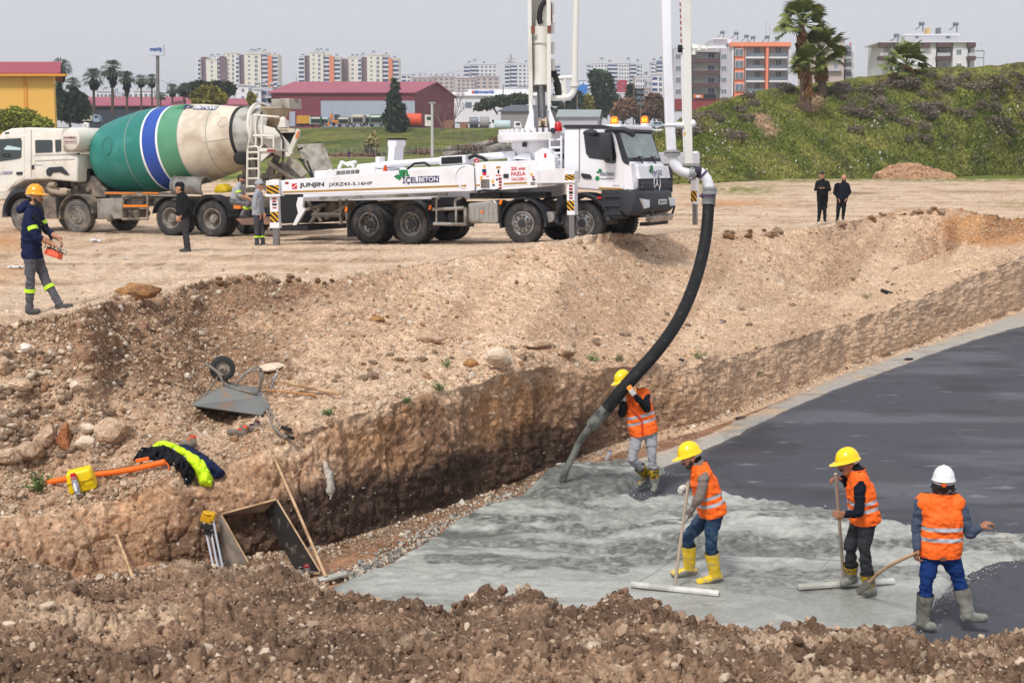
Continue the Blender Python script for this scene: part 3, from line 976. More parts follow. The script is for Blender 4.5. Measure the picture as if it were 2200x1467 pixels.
class Veh:
 """a thing placed at O facing heading (unit vector on the ground); helpers that measure its parts off the photograph"""
 def __init__(s,name,label,cat,O,ang,pitch=0.0):
  s.root=thing(name,label,cat)
  s.M=Matrix.Translation(O)@Matrix.Rotation(ang,4,'Z')@Matrix.Rotation(-pitch,4,'Y')
  s.root.matrix_world=s.M
  s.I=s.M.inverted()
  s.R=s.M.to_3x3()
 def L(s,px,py,y):
  """local point where the line of sight through a photo pixel meets the truck's vertical plane y"""
  n=s.R@Vector((0,1,0))
  return s.I@plane_hit(px,py,s.M@Vector((0,y,0)),n)
 def LX(s,px,py,x):
  n=s.R@Vector((1,0,0))
  return s.I@plane_hit(px,py,s.M@Vector((x,0,0)),n)
 def W(s,p):
  return s.I@Vector(p)
 def part(s,name,mb,m,parent=None,**kw):
  return build(name,mb,m,parent or s.root,**kw)
 def poly(s,mb,pts,y0,y1,mi=0):
  """polygon of photo pixels on plane y0, extruded across to y1"""
  A=[s.L(x,y,y0)for x,y in pts]
  B=[Vector((a.x,y1,a.z))for a in A]
  k=len(A)
  mb.add(A+B,[tuple(range(k)),tuple(range(2*k-1,k-1,-1))]+[(i,i+k,(i+1)%k+k,(i+1)%k)for i in range(k)],mi)
  return mb
 def bar(s,mb,a,b,y,r,n=8,mi=0):
  return mb.cyl(s.L(*a,y),s.L(*b,y),r,n,mi)
 def pipe(s,mb,pts,y,r,n=8,mi=0):
  return mb.tube([s.L(px,py,y)for px,py in pts],r,n,mi)
 def text(s,t,a,b,hpx,y,m,out=-.012,**kw):
  """lettering on plane y from pixel a to pixel b (baseline), hpx pixels tall"""
  A,B=s.L(*a,y),s.L(*b,y)
  T=s.L(a[0],a[1]-hpx,y)
  A.y+=out
  B.y+=out
  return text(t,(B-A).length,abs(T.z-A.z),frame_m(A,B-A,Vector((0,0,1))),m,parent=s.root,**kw)
def rounded(poly,r=.06,n=3):
 """round the corners of a 2d polygon"""
 out=[]
 k=len(poly)
 for i in range(k):
  p0,p1,p2=Vector(poly[i-1]),Vector(poly[i]),Vector(poly[(i+1)%k])
  a,b=(p0-p1),(p2-p1)
  d=min(r,a.length*.45,b.length*.45)
  A,B=p1+a.normalized()*d,p1+b.normalized()*d
  for t in[j/n for j in range(n+1)]:
   q=A*(1-t)**2+p1*2*t*(1-t)+B*t*t
   out.append((q.x,q.y))
 return out
def make_wheel(V,x,y,z,out,r=.53,w=.31,dual=False,front=True,tm=None,rm=None):
 """wheel centred at local (x,y,z); out = +1/-1 the side its face looks to"""
 tm,rm=tm or TYRE,rm or RIM
 mb=MB()
 def tyre(yc):
  prof=[(r*.58,-w/2*.8),(r*.66,-w/2*.98),(r*.82,-w/2),(r*.94,-w/2*.92),(r*.985,-w/2*.72),(r,-w/2*.4),(r,w/2*.4),(r*.985,w/2*.72),(r*.94,w/2*.92),(r*.82,w/2),(r*.66,w/2*.98),(r*.58,w/2*.8)]
  mb.lathe(prof,(x,yc,z),(0,1,0),40)
  for k in range(40):
   a=2*math.pi*k/40
   for sy in(-1,1):
    c=Vector((x+r*math.cos(a),yc+sy*w*.27,z+r*math.sin(a)))
    mb.box(c,(.055,w*.36,.022),Matrix.Rotation(math.pi/2-a,3,'Y'))
 tyre(y)
 if dual:
  tyre(y-out*.34)
 wh=build('wheel',mb,tm,V.root,smooth=True,angle=35)
 rb=MB()
 rr=r*.60
 if front:
  prof=[(rr,out*w*.42),(rr*.93,out*w*.44),(rr*.90,out*w*.36),(rr*.80,out*w*.30),(rr*.72,out*w*.46),(rr*.46,out*w*.52),(rr*.44,out*w*.60),(.001,out*w*.62)]
 else:
  prof=[(rr,out*w*.42),(rr*.93,out*w*.44),(rr*.90,out*w*.30),(rr*.84,-out*w*.15),(rr*.5,-out*w*.30),(rr*.46,-out*w*.30),(rr*.44,out*w*.12),(rr*.36,out*w*.2),(.001,out*w*.2)]
 rb.lathe(prof,(x,y,z),(0,1,0),28)
 rim=build('rim',rb,rm,wh,smooth=True,angle=30)
 nb=MB()
 for k in range(10):
  a=2*math.pi*k/10
  q=rr*(.62 if front else .64)
  yo=y+out*w*(.50 if front else-.2)
  nb.cyl((x+q*math.cos(a),yo-out*.03,z+q*math.sin(a)),(x+q*math.cos(a),yo+out*.035,z+q*math.sin(a)),.022,6)
 if front:
  nb.lathe([(.11,out*w*.58),(.105,out*w*.72),(.001,out*w*.74)],(x,y,z),(0,1,0),14)
 else:
  nb.lathe([(.13,out*w*.1),(.12,out*w*.26),(.001,out*w*.28)],(x,y,z),(0,1,0),14)
 build('hub',nb,HUB if rm is RIM else rm,wh)
 return wh
def fender(V,x,y0,y1,z,r0,r1,a0,a1,m,thick=.04,name='mudguard'):
 mb=MB()
 n=14
 for k in range(n):
  t0,t1=a0+(a1-a0)*k/n,a0+(a1-a0)*(k+1)/n
  P_=[]
  for yy in(y0,y1):
   for rr in(r0,r1):
    for t in(t0,t1):
     P_.append((x+rr*math.cos(t),yy,z+rr*math.sin(t)))
  mb.add(P_,[(0,1,3,2),(4,6,7,5),(0,2,6,4),(1,5,7,3),(2,3,7,6),(0,4,5,1)])
 return build(name,mb,m,V.root,smooth=True)
def stripes(V,root_fn,name='hazard_panel',parent=None,n=2):
 """yellow panel with slanted black bars; root_fn(u, v) gives the local point, u across, v up (0..1)"""
 mb=MB()
 d=(root_fn(1,0)-root_fn(0,0)).cross(root_fn(0,1)-root_fn(0,0)).normalized()*.004
 mb.quad(root_fn(0,0),root_fn(1,0),root_fn(1,1),root_fn(0,1))
 p=build(name,mb,YEL,parent or V.root)
 mk=MB()
 for k in range(-1,n+1):
  a=(k+.25)/n
  b=a+.5/n
  poly=[(0,a+.5),(0,b+.5),(1,b-.3+.0),(1,a-.3)]
  cl=[]
  # clip to the panel
  pts=poly
  for(ax,lo,sg)in((1,0,1),(1,1,-1)):
   outp=[]
   for i in range(len(pts)):
    P0,P1=pts[i-1],pts[i]
    i0,i1=sg*(P0[ax]-lo)>=0,sg*(P1[ax]-lo)>=0
    if i0!=i1:
     t=(lo-P0[ax])/(P1[ax]-P0[ax])
     outp.append((P0[0]+t*(P1[0]-P0[0]),P0[1]+t*(P1[1]-P0[1])))
    if i1:
     outp.append(P1)
   pts=outp
   if len(pts)<3:
    break
  if len(pts)>=3:
   q=[root_fn(*u)+d*s for s in(.3,1.5)for u in pts]
   kk=len(pts)
   mk.add(q,[tuple(range(kk)),tuple(range(2*kk-1,kk-1,-1))]+[(i,i+kk,(i+1)%kk+kk,(i+1)%kk)for i in range(kk)])
 build('black_stripe',mk,BLACK,p)
 return p
def logo(V,fn,parent=None):
 """the green house mark and the two-part company word; fn(u, v): u 0..1 along, v 0..1 up, returns local point"""
 n=(fn(1,0)-fn(0,0)).cross(fn(0,1)-fn(0,0)).normalized()
 def plate(name,polys,m,d=.006):
  mb=MB()
  for pl in polys:
   A=[fn(*p)+n*.001 for p in pl]
   B=[fn(*p)+n*d for p in pl]
   k=len(A)
   mb.add(A+B,[tuple(range(k)),tuple(range(2*k-1,k-1,-1))]+[(i,i+k,(i+1)%k+k,(i+1)%k)for i in range(k)])
  return build(name,mb,m,parent or V.root)
 plate('green_mark',[[(0,.55),(.1,.7),(.17,.42),(.13,.28)],[(.11,.98),(.30,.98),(.30,.82),(.2,.82),(.2,.5),(.13,.5)],[(.30,.98),(.32,.72),(.36,.5),(.26,.55),(.28,.82)]],GREENL)
 plate('dark_green_mark',[[(.1,.7),(.0,.55),(.05,.5)],[(.2,.82),(.2,.5),(.24,.5),(.26,.82)]],GREEND,.008)
 plate('blue_plate',[[(.54,.08),(1.0,.08),(1.0,.5),(.54,.5)]],NAVY,.004)
 x=fn(1,0)-fn(0,0)
 y=fn(0,1)-fn(0,0)
 L,Hh=x.length,y.length
 text('İÇEL',L*.33,Hh*.62,frame_m(fn(.2,-.02)+n*.003,x,y),NAVY,parent=parent or V.root,bold=.02,name='logo_lettering')
 text('BETON',L*.42,Hh*.32,frame_m(fn(.56,.13)+n*.006,x,y),WPRINT,parent=parent or V.root,bold=.015,name='logo_lettering')
def quad_fn(a,b,c,d):
 """bilinear patch: a lower left, b lower right, c upper right, d upper left"""
 def f(u,v):
  return a*(1-u)*(1-v)+b*u*(1-v)+c*u*v+d*(1-u)*v
 return f
def sticker_patch(V,px,py,w,h,y,m,name='sticker',off=.006):
 mb=MB()
 a=V.L(px,py,y)
 b=V.L(px+w,py+h,y)
 V_=[(a.x,y-off,b.z),(b.x,y-off,b.z),(b.x,y-off,a.z),(a.x,y-off,a.z)]
 mb.add([*V_,*[(v[0],y+.002,v[2])for v in V_]],[(0,1,2,3),(0,4,5,1),(1,5,6,2),(2,6,7,3),(3,7,4,0)])
 return V.part(name,mb,m)
 # ================================================================== concrete pump truck
PA=R(27)
P_O=gz(790.5,523,0)
_h=Vector((math.cos(PA),-math.sin(PA),0))
_l=Vector((math.sin(PA),math.cos(PA),0))
P_origin=P_O+_l*1.12
PT=Veh('concrete_pump_truck','white concrete pump truck with raised boom and open black-trimmed cab front','pump truck',P_origin,-PA,R(1.3))
V=PT
NS=-1.25
ax_px=[(790,482),(880,481),(1122,480),(1251,478)]
ax=[V.L(px,py,NS).x for px,py in ax_px]
zw=.53
for i,x in enumerate(ax):
 fr=i>=2
 for side in(-1,1):
  make_wheel(V,x,side*1.09 if fr else side*1.08,zw,side,dual=not fr,front=fr)
print('pump axles',[round(a,2)for a in ax])
# chassis
mb=MB()
for sy in(-.42,.42):
 mb.box(((ax[0]-2.0+ax[3]+.9)/2,sy,.95),(ax[3]-ax[0]+2.9,.09,.28))
for x in(ax[0],ax[1],ax[2],ax[3]):
 mb.box((x,0,.55),(.22,1.7,.22))
mb.box(((ax[0]+ax[1])/2,0,.9),(1.7,.9,.5))
V.part('chassis',mb,FRAME_G,bevel=.01)
for x in(ax[0],ax[1]):
 for sd in(-1,1):
  a0,a1=(R(100),R(200))if x==ax[0]else(R(-15),R(80))
  fender(V,x,sd*1.25,sd*.75,zw,.60,.64,a0,a1,BLACK_PL)
mb=MB()
V.poly(mb,[(745,471),(760,468),(762,508),(746,510)],-1.2,-.7)
V.part('mud_flap',mb,BLACK)
fender(V,ax[2],-1.24,-.7,zw,.62,.68,R(-8),R(190),BLACK_PL)
fender(V,ax[2],1.24,.7,zw,.62,.68,R(-8),R(190),BLACK_PL)
# subframe / deck behind the outrigger
mb=MB()
mb.box(((ax[0]-2.4+ax[2]-.3)/2,0,1.42),(ax[2]-ax[0]+2.1,1.7,.5))
mb.box((ax[0]-1.0,.1,1.85),(2.4,1.3,.35))
mb.box((ax[1]+.3,.2,1.85),(2.2,1.2,.4))
V.part('deck',mb,WHITE,bevel=.03)
mb=MB()
A=V.L(650,420,-1.2);B=V.L(960,415,-1.2)
V.poly(mb,[(655,424),(956,413),(956,421),(655,432)],-1.21,-1.05)
V.part('side_rail',mb,ALU)
# rear hopper underneath the tail
mb=MB()
x0=ax[0]-3.3
mb.prism(rounded([(x0,.55),(x0+1.2,.55),(x0+1.7,1.5),(x0-.1,1.55)],.1),(0,-.75,0),(1,0,0),(0,0,1),(0,1,0),1.7)
mb.box((x0+.55,-.1,.42),(1.3,2.0,.14))
V.part('receiving_hopper',mb,BLACK,bevel=.02)
mb=MB()
for a,b,r in[((655,452),(700,440),.05),((690,440),(668,480),.06),((700,470),(742,442),.05),((660,430),(690,476),.05),((731,428),(733,482),.05),((744,425),(746,480),.04),((672,462),(735,462),.07)]:
 V.bar(mb,a,b,-.95,r)
mb.box((ax[0]-1.6,0,1.0),(1.6,1.1,.5))
V.part('pump_linkage',mb,FRAME_G)
mb=MB()
V.poly(mb,[(640,424),(652,424),(650,446),(655,452),(636,484),(628,484),(640,458),(636,440)],-1.1,-1.0)
V.part('white_bracket',mb,WHITE,bevel=.01)
# raised grey hopper lid behind (standing plate)
mb=MB()
LIDX=ax[0]-3.0
lid_q=[V.L(638,310,.2),V.L(695,308,.9),V.L(722,374,.9),V.L(668,383,.2)]
nn=(lid_q[1]-lid_q[0]).cross(lid_q[3]-lid_q[0]).normalized()*.06
mb.add(lid_q+[q+nn for q in lid_q],[(0,1,2,3),(4,7,6,5),(0,4,5,1),(1,5,6,2),(2,6,7,3),(3,7,4,0)])
V.part('hopper_lid',mb,CONCR_STEEL,bevel=.02,label='grey concrete-splashed lid plate standing open over the hopper')
mb=MB()
for a,b in[((640,322),(650,318)),((652,345),(642,342)),((672,380),(660,346))]:
 V.bar(mb,a,b,.15,.03)
V.bar(mb,(645,342),(672,384),.1,.025)
V.part('lid_hinge',mb,BLACK)
# grille / lights box on the tail
mb=MB()
V.poly(mb,[(716,364),(805,357),(805,372),(716,377)],-.6,.6)
V.part('tail_box',mb,WHITE,bevel=.02)
mb=MB()
for k in range(5):
 V.poly(mb,[(723+k*10,368-k*.7),(731+k*10,367.4-k*.7),(731+k*10,375-k*.5),(723+k*10,375.5-k*.5)],-.62,-.6)
V.part('tail_box_vents',mb,GREY)
mb=MB()
for a,b,r in[((728,362),(735,347),.05),((735,348),(750,356),.04),((745,352),(765,348),.05),((700,372),(712,367),.06),((752,350),(760,358),.05)]:
 mb=MB();V.bar(mb,a,b,-.3,r);V.part('valve_pipe',mb,WHITE)
 # boom rest post
mb=MB()
V.poly(mb,[(833,300),(852,300),(852,312),(848,318),(846,345),(849,362),(826,362),(832,345),(834,318),(832,311)],-.25,.25)
V.poly(mb,[(806,337),(815,337),(816,352),(822,362),(806,362)],-.5,-.2)
V.part('boom_rest',mb,WHITE,bevel=.02)
mb=MB()
V.poly(mb,[(832,297),(852,297),(852,300.5),(832,300.5)],-.27,.27)
V.part('rest_pad',mb,BLACK)
# delivery pipe lying on the deck
mb=MB()
mb.tube([V.L(770,360,-.35),V.L(810,356,-.35),V.L(848,352,-.35),V.L(940,346,-.35),V.L(1090,333,-.35),V.L(1130,330,-.35)],.09,12)
V.part('deck_pipe',mb,WHITE,smooth=True)
mb=MB()
V.poly(mb,[(1090,325),(1105,325),(1108,345),(1090,346)],-.6,-.3)
V.poly(mb,[(1100,341),(1122,328),(1138,330),(1140,345)],-.8,-.2)
V.part('pipe_bracket',mb,WHITE,bevel=.01)
mb=MB()
mb.tube([V.L(875,364,-.6),V.L(890,352,-.6),V.L(912,350,-.6),V.L(924,357,-.6)],.035,8)
V.part('hydraulic_hose',mb,BLACK,smooth=True)
mb=MB()
mb.tube([V.L(1006,340,-.6),V.L(1020,334,-.6),V.L(1038,340,-.6),V.L(1046,346,-.6)],.05,8)
V.part('hydraulic_hose',mb,BLACK,smooth=True)
mb=MB()
V.poly(mb,[(943,337),(999,333),(1001,352),(944,356)],-.8,-.1)
V.part('oil_cooler',mb,WHITE,bevel=.02)
mb=MB()
V.poly(mb,[(948,338.5),(992,336),(993,350),(948,353)],-.815,-.80)
V.part('cooler_grille',mb,BLACK)
mb=MB()
mb.tube([V.L(1024+4*math.cos(a),346+4*math.sin(a),-.8)for a in np.linspace(0,2*math.pi,13)[:-1]],.02,6,closed=True)
V.part('lifting_eye',mb,RED)
mb=MB()
V.poly(mb,[(822,368),(826,355),(829,368)],-.75,-.65)
V.part('small_cone',mb,mat('cone_orange',lin(220,70,30),.5))
# swung-out rear outrigger: beam from the hinge to the foot near the mixer
foot=V.W(gz(594.5,527,0))
hinge=V.L(1012,382,-1.18)
bd=Vector((foot.x-hinge.x,foot.y-hinge.y,0))
bl=bd.length
bu=bd.normalized()
bn=Vector((-bu.y,bu.x,0))
if bn.y>0:
 bn=-bn
def onbeam(px,py,off=0.0):
 n=V.R@bn
 return V.I@plane_hit(px,py,V.M@(hinge+bn*off),n)
def beam_poly(mb,pts,d0,d1,mi=0):
 A=[onbeam(x,y,d1)for x,y in pts]
 B=[a-bn*(d1-d0)for a in A]
 k=len(A)
 mb.add(A+B,[tuple(range(k)),tuple(range(2*k-1,k-1,-1))]+[(i,i+k,(i+1)%k+k,(i+1)%k)for i in range(k)],mi)
mb=MB()
beam_poly(mb,[(604,388),(1003,354),(1014,356),(1018,362),(1020,409),(1010,411),(606,418)],-.17,.17)
ob=V.part('rear_outrigger',mb,WHITE,bevel=.012,label='white tapered outrigger beam swung out towards the mixer')
def bt(s,a,b,hpx,m,**kw):
 A,B,T=onbeam(*a,.176),onbeam(*b,.176),onbeam(a[0],a[1]-hpx,.176)
 return text(s,(B-A).length,(T-A).length,frame_m(A,B-A,T-A),m,parent=ob,**kw)
bt('JUNJIN',(643.5,405),(696.5,403),11.5,INK,bold=.035,shear=.0)
bt('JXRZ43-5.16HP',(706,402.5),(800,399.5),9.5,INK,bold=.012)
mb=MB()
beam_poly(mb,[(607,411.4),(1002,397.3),(1002,401.3),(607,415)],.17,.176)
build('gold_line',mb,GOLD,ob)
mb=MB()
beam_poly(mb,[(627,395),(638,394.2),(638,406),(627,407)],.17,.177)
build('red_square_logo',mb,RED,ob)
mb=MB()
beam_poly(mb,[(627,405),(637,396),(638.2,396),(638.2,397),(629,405.5)],.177,.180)
build('logo_slash',mb,WPRINT,ob)
mb=MB()
beam_poly(mb,[(612.5,391.4),(620,391),(620,395.6),(612.5,396)],.17,.177)
build('sticker',mb,DKRED,ob)
logo(V,quad_fn(onbeam(846,397,.178),onbeam(943,394,.178),onbeam(943,362,.178),onbeam(846,365,.178)),ob)
mb=MB()
mb.tube([onbeam(1000-22*math.sin(a),380-24*math.cos(a),.18)for a in np.linspace(.05,math.pi-.05,14)],.018,6)
build('hose_loop',mb,WHITE,ob)
# foot column
def ocol(top,dz_list,fx,fy,name,lbl=None,w=.20,parent=None):
 """telescopic leg: boxes stacked on a vertical axis at local (fx, fy); dz_list of (z0, z1, w, material)"""
 base_=None
 for(z0,z1,ww,m,nm)in dz_list:
  mb=MB()
  mb.box((fx,fy,(z0+z1)/2),(ww,ww,z1-z0),Matrix.Rotation(math.atan2(bu.y,bu.x),3,'Z'))
  o=V.part(nm,mb,m,bevel=.008,parent=base_)
  if base_ is None:
   base_=o
   if lbl:
    o['label']=lbl
 return base_
def zat(py,ref):
 """local height of a photo row at the leg standing at local point ref"""
 w=V.M@ref
 d=ray(0,py)
 return(V.I@Vector((w.x,w.y,CAMZ+d.z/d.y*w.y))).z
z_={p:zat(p,foot)for p in(388,398,417,420,426,455,478,490,527)}
leg=ocol(None,[(z_[478],z_[388]+.02,.23,WHITE,'outrigger_leg'),(z_[490],z_[478],.26,WHITE,'leg_collar'),(z_[527]-.06,z_[490],.16,STEEL,'leg_ram')],foot.x,foot.y,'outrigger_leg')
mb=MB();mb.box((foot.x,foot.y,(z_[388]+z_[417])/2),(.36,.36,z_[388]-z_[417]),Matrix.Rotation(math.atan2(bu.y,bu.x),3,'Z'))
mb.box((foot.x,foot.y,z_[420]),(.42,.40,.05),Matrix.Rotation(math.atan2(bu.y,bu.x),3,'Z'))
build('beam_end',mb,WHITE,leg,bevel=.01)
def legface(ref,w,za,zb,n_,off):
 t=Vector((-n_.y,n_.x,0))
 c=Vector((ref.x,ref.y,0))+n_*off
 if(V.R@t).x<0:
  t=-t
 return quad_fn(c-t*w/2+Vector((0,0,za)),c+t*w/2+Vector((0,0,za)),c+t*w/2+Vector((0,0,zb)),c-t*w/2+Vector((0,0,zb)))
stripes(V,legface(foot,.34,z_[417]+.01,z_[398],bn,.184),parent=leg)
stripes(V,legface(foot,.22,z_[478],z_[455],bn,.119),parent=leg)
def leg_stickers(ref,zs,n_,off,parent):
 for(za,zb,wd,m)in zs:
  f=legface(ref,wd,za,zb,n_,off)
  mb=MB();mb.quad(f(.2,0),f(1,0),f(1,1),f(.2,1));build('sticker',mb,m,parent)
leg_stickers(foot,[(zat(429,foot),zat(425,foot),.14,DKRED),(zat(435,foot),zat(431,foot),.14,DKRED),(zat(442,foot),zat(437,foot),.16,INK),(zat(448,foot),zat(445,foot),.14,DKRED)],bn,.118,leg)
# panel box between the axles
mb=MB()
V.poly(mb,[(1020,351),(1038,348),(1150,344.5),(1153,346),(1155,403),(1023,412)],NS-.02,-.2)
pb=V.part('control_panel_box',mb,WHITE,bevel=.015)
mb=MB()
V.poly(mb,[(1079,357),(1135,354),(1135,397),(1080,401)],NS-.03,NS-.02)
V.part('hatch',mb,WHITE,parent=pb,bevel=.004)
def pt(s,a,b,h,m,**kw):
 A,B,T=V.L(*a,NS-.03),V.L(*b,NS-.03),V.L(a[0],a[1]-h,NS-.03)
 for q in(A,B,T):
  q.y-=.004
 return text(s,(B-A).length,(T-A).length,frame_m(A,B-A,T-A),m,parent=pb,**kw)
pt('25 mt',(1098,366.5),(1129,365.5),7.5,RED,bold=.035)
pt('FAZLA',(1098.5,378),(1129.5,377),8,RED,bold=.03)
pt('YAKLAŞMA..!',(1098.5,391),(1131,389),9,RED,bold=.012)
def pst(x,y,w,h,m,nm='sticker'):
 o=sticker_patch(V,x,y,w,h,NS-.02,m,nm)
 o.parent=pb
for k,(x,y,w,h,m)in enumerate([(1039,355,4,8,YEL),(1036,364,9,7,NAVY),(1037,371,8,6,RED),(1032,379,5,7,YEL),(1033,386,19,18,GREY),(1045,378.5,5,2,GOLD),(1057,386,4,8,YEL),(1058,396,5,4,INK),(1066,358,9,4,GOLD),(1069,365,4,8,INK),(1065,376,12,2,RED),(1071,382,7,5,DKRED),(1072,389,6,5,DKRED),(1072,396,6,4,DKRED),(1072,402,6,4.5,DKRED),(1066,384,4,4,INK),(1143,378.5,5,4,DKRED),(1144,384,6,4,INK),(1139.5,372,5,5.5,YEL),(1140,391,10,7,GREY)]):
 pst(x,y,w,h,m)
for(x,y,w,h)in[(1082,374,11,8.5)]:
 o=sticker_patch(V,x,y,w,h,NS-.03,BLACK_PL,'hatch_latch',.02);o.parent=pb
mb=MB()
V.poly(mb,[(1082,393.5),(1132,391),(1132,395),(1082,397)],NS-.036,NS-.03)
V.poly(mb,[(1014,397.5),(1031,396.5),(1031,399.5),(1014,400.5)],NS-.026,NS-.02)
build('gold_line',mb,GOLD,pb)
mb=MB()
mb.tube([V.L(x,y,NS-.05)for x,y in[(1025,412),(1040,409),(1060,410),(1072,408)]],.03,6)
mb.box(V.L(1045,420,-1.1),(.9,.2,.14))
mb.box(V.L(1120,420,-.9),(1.6,.3,.16))
V.part('valve_bank',mb,BLACK)
# pointed box ahead of it
mb=MB()
V.poly(mb,[(1147,330),(1165,318),(1176,321),(1191,338),(1193,368),(1193,399),(1153,403),(1150,352)],NS+.02,-.35)
V.part('side_casing',mb,WHITE,bevel=.015)
sticker_patch(V,1169,330,5,9,NS+.02,RED)
# fuel tank with ribs, steps
mb=MB()
V.poly(mb,[(1005,437),(1062,430),(1068,436),(1070,478),(1064,481),(1008,480),(1004,474)],NS+.02,-.55)
tk=V.part('fuel_tank',mb,ALU,bevel=.05)
mb=MB()
for k in range(5):
 x=1017+k*10
 V.poly(mb,[(x,444),(x+2.2,443.6),(x+2.2,474),(x,474)],NS+.006,NS+.03)
build('tank_rib',mb,ALU,tk)
mb=MB();mb.lathe([(.045,0),(.04,.03),(.001,.035)],V.L(1036,456,NS+.02),(0,-1,0),12)
build('side_reflector',mb,AMBER,tk)
mb=MB()
for a,b in[((930,450),(998,447)),((932,481),(1000,482)),((1000,446),(1000,484))]:
 V.bar(mb,a,b,NS,.05)
V.bar(mb,(938,448),(938,428),NS,.035);V.bar(mb,(938,428),(946,424),NS,.035)
V.bar(mb,(978,446),(978,430),NS,.035);V.bar(mb,(978,430),(992,424),NS,.035)
V.bar(mb,(938,450),(938,482),NS,.035);V.bar(mb,(980,449),(980,482),NS,.035)
V.part('side_guard',mb,ALU,smooth=True)
mb=MB()
for cx in(950,972):
 p=V.L(cx,466,-1.0)
 mb.cyl((p.x,-1.05,p.z),(p.x,-.5,p.z),.13,14)
mb.box(V.L(965,432,-.9),(.9,.3,.2))
V.part('air_tank',mb,BLACK_PL,smooth=True)
mb=MB()
for(x,y)in[(744,450),(924,446),(1076,434)]:
 p=V.L(x,y,NS-.01)
 mb.box(p,(.07,.03,.13),(0,R(20),0))
V.part('side_marker',mb,AMBER)
# front outrigger, near side
ffoot=V.W(at(1231,515,36.2))
arm0=Vector((V.L(1156,384,NS+.1).x,NS+.15,0))
mb=MB()
def aarm(z0,z1,a,b,w):
 d=Vector((b.x-a.x,b.y-a.y,0));u=d.normalized();n=Vector((-u.y,u.x,0))*w/2
 A=[Vector((a.x,a.y,0))+n,Vector((a.x,a.y,0))-n,Vector((b.x,b.y,0))-n,Vector((b.x,b.y,0))+n]
 mb.add([q+Vector((0,0,z0))for q in A]+[q+Vector((0,0,z1))for q in A],[(0,1,2,3),(7,6,5,4),(0,4,5,1),(1,5,6,2),(2,6,7,3),(3,7,4,0)])
zf_={p:zat(p,ffoot)for p in(367,375,390,395,431,452,462,513)}
aarm(zf_[395]+.02,zf_[367]+.06,arm0,ffoot,.32)
fa=V.part('front_outrigger',mb,WHITE,bevel=.015)
mb=MB()
pq=V.L(1170,386,NS+.1)
V.poly(mb,[(1158,371),(1190,368),(1190,395),(1159,398)],NS-.12,NS-.06)
build('arm_recess',mb,mat('recess_grey',lin(170,170,172),.6),fa)
for(z0,z1,ww,m,nm)in[(zf_[462],zf_[367],.21,WHITE,'leg_tube'),(zf_[513]-.03,zf_[462],.145,STEEL,'leg_ram')]:
 mb=MB();mb.box((ffoot.x,ffoot.y,(z0+z1)/2),(ww,ww,z1-z0));build(nm,mb,m,fa,bevel=.008)
mb=MB();mb.box((ffoot.x,ffoot.y,(zf_[367]+zf_[390])/2),(.27,.27,zf_[367]-zf_[390]));mb.box((ffoot.x,ffoot.y,zf_[395]+.06),(.30,.30,.06))
build('leg_head',mb,WHITE,fa,bevel=.008)
nF=Vector((0,-1,0))
stripes(V,legface(ffoot,.262,zf_[390]+.02,zf_[375],nF,.139),parent=fa)
stripes(V,legface(ffoot,.20,zf_[452],zf_[431],nF,.108),parent=fa)
leg_stickers(ffoot,[(zat(402,ffoot),zat(398,ffoot),.12,DKRED),(zat(409,ffoot),zat(404,ffoot),.13,DKRED),(zat(417,ffoot),zat(411,ffoot),.14,INK),(zat(422,ffoot),zat(419,ffoot),.12,DKRED),(zat(428,ffoot),zat(424,ffoot),.12,DKRED)],nF,.108,fa)
mb=MB();mb.lathe([(.001,.02),(.11,.02),(.12,-.02),(.12,-.05),(.001,-.05)],(ffoot.x,ffoot.y,zf_[513]),(0,0,1),12)
build('foot_pad',mb,STEEL,fa)
# far front outrigger
rfoot_w=gz(1493.5,480,.26)
rfoot=V.W(rfoot_w)
zr={p:zat(p,rfoot)for p in(329,335,352,385,410,433,438,440,480)}
mb=MB()
aarm(zr[352],zr[329],Vector((ax[3]-.9,1.0,0)),rfoot,.34)
fr_=V.part('far_front_outrigger',mb,WHITE,bevel=.015)
for(z0,z1,ww,m,nm)in[(zr[438],zr[329]+.05,.21,WHITE,'leg_tube'),(zr[480]-.05,zr[438],.14,STEEL,'leg_ram')]:
 mb=MB();mb.box((rfoot.x,rfoot.y,(z0+z1)/2),(ww,ww,z1-z0));build(nm,mb,m,fr_,bevel=.008)
stripes(V,legface(rfoot,.205,zr[352],zr[335],nF,.185),parent=fr_)
stripes(V,legface(rfoot,.205,zr[433],zr[410],nF,.108),parent=fr_)
# ---- cab
prof_px=[(1209,404),(1210,275),(1300,274.5),(1322,281),(1344,349),(1353,356),(1360,385),(1361,408),(1290,410)]
pf=[V.L(x,y,NS)for x,y in prof_px]
pf2=[(p.x,p.z)for p in pf]
mb=MB()
mb.prism(pf2,(0,0,0),(1,0,0),(0,0,1),(0,1,0),(NS+.03,1.22))
cab=V.part('cab',mb,WHITE,bevel=.07,seg=3,smooth=True,angle=25)
def on_side(name,pts,m,d=.03,depth=.05,parent=cab,bevel=0.0):
 mb=MB()
 V.poly(mb,pts,NS+.03-d,NS+.03-d+depth)
 return build(name,mb,m,parent,bevel=bevel)
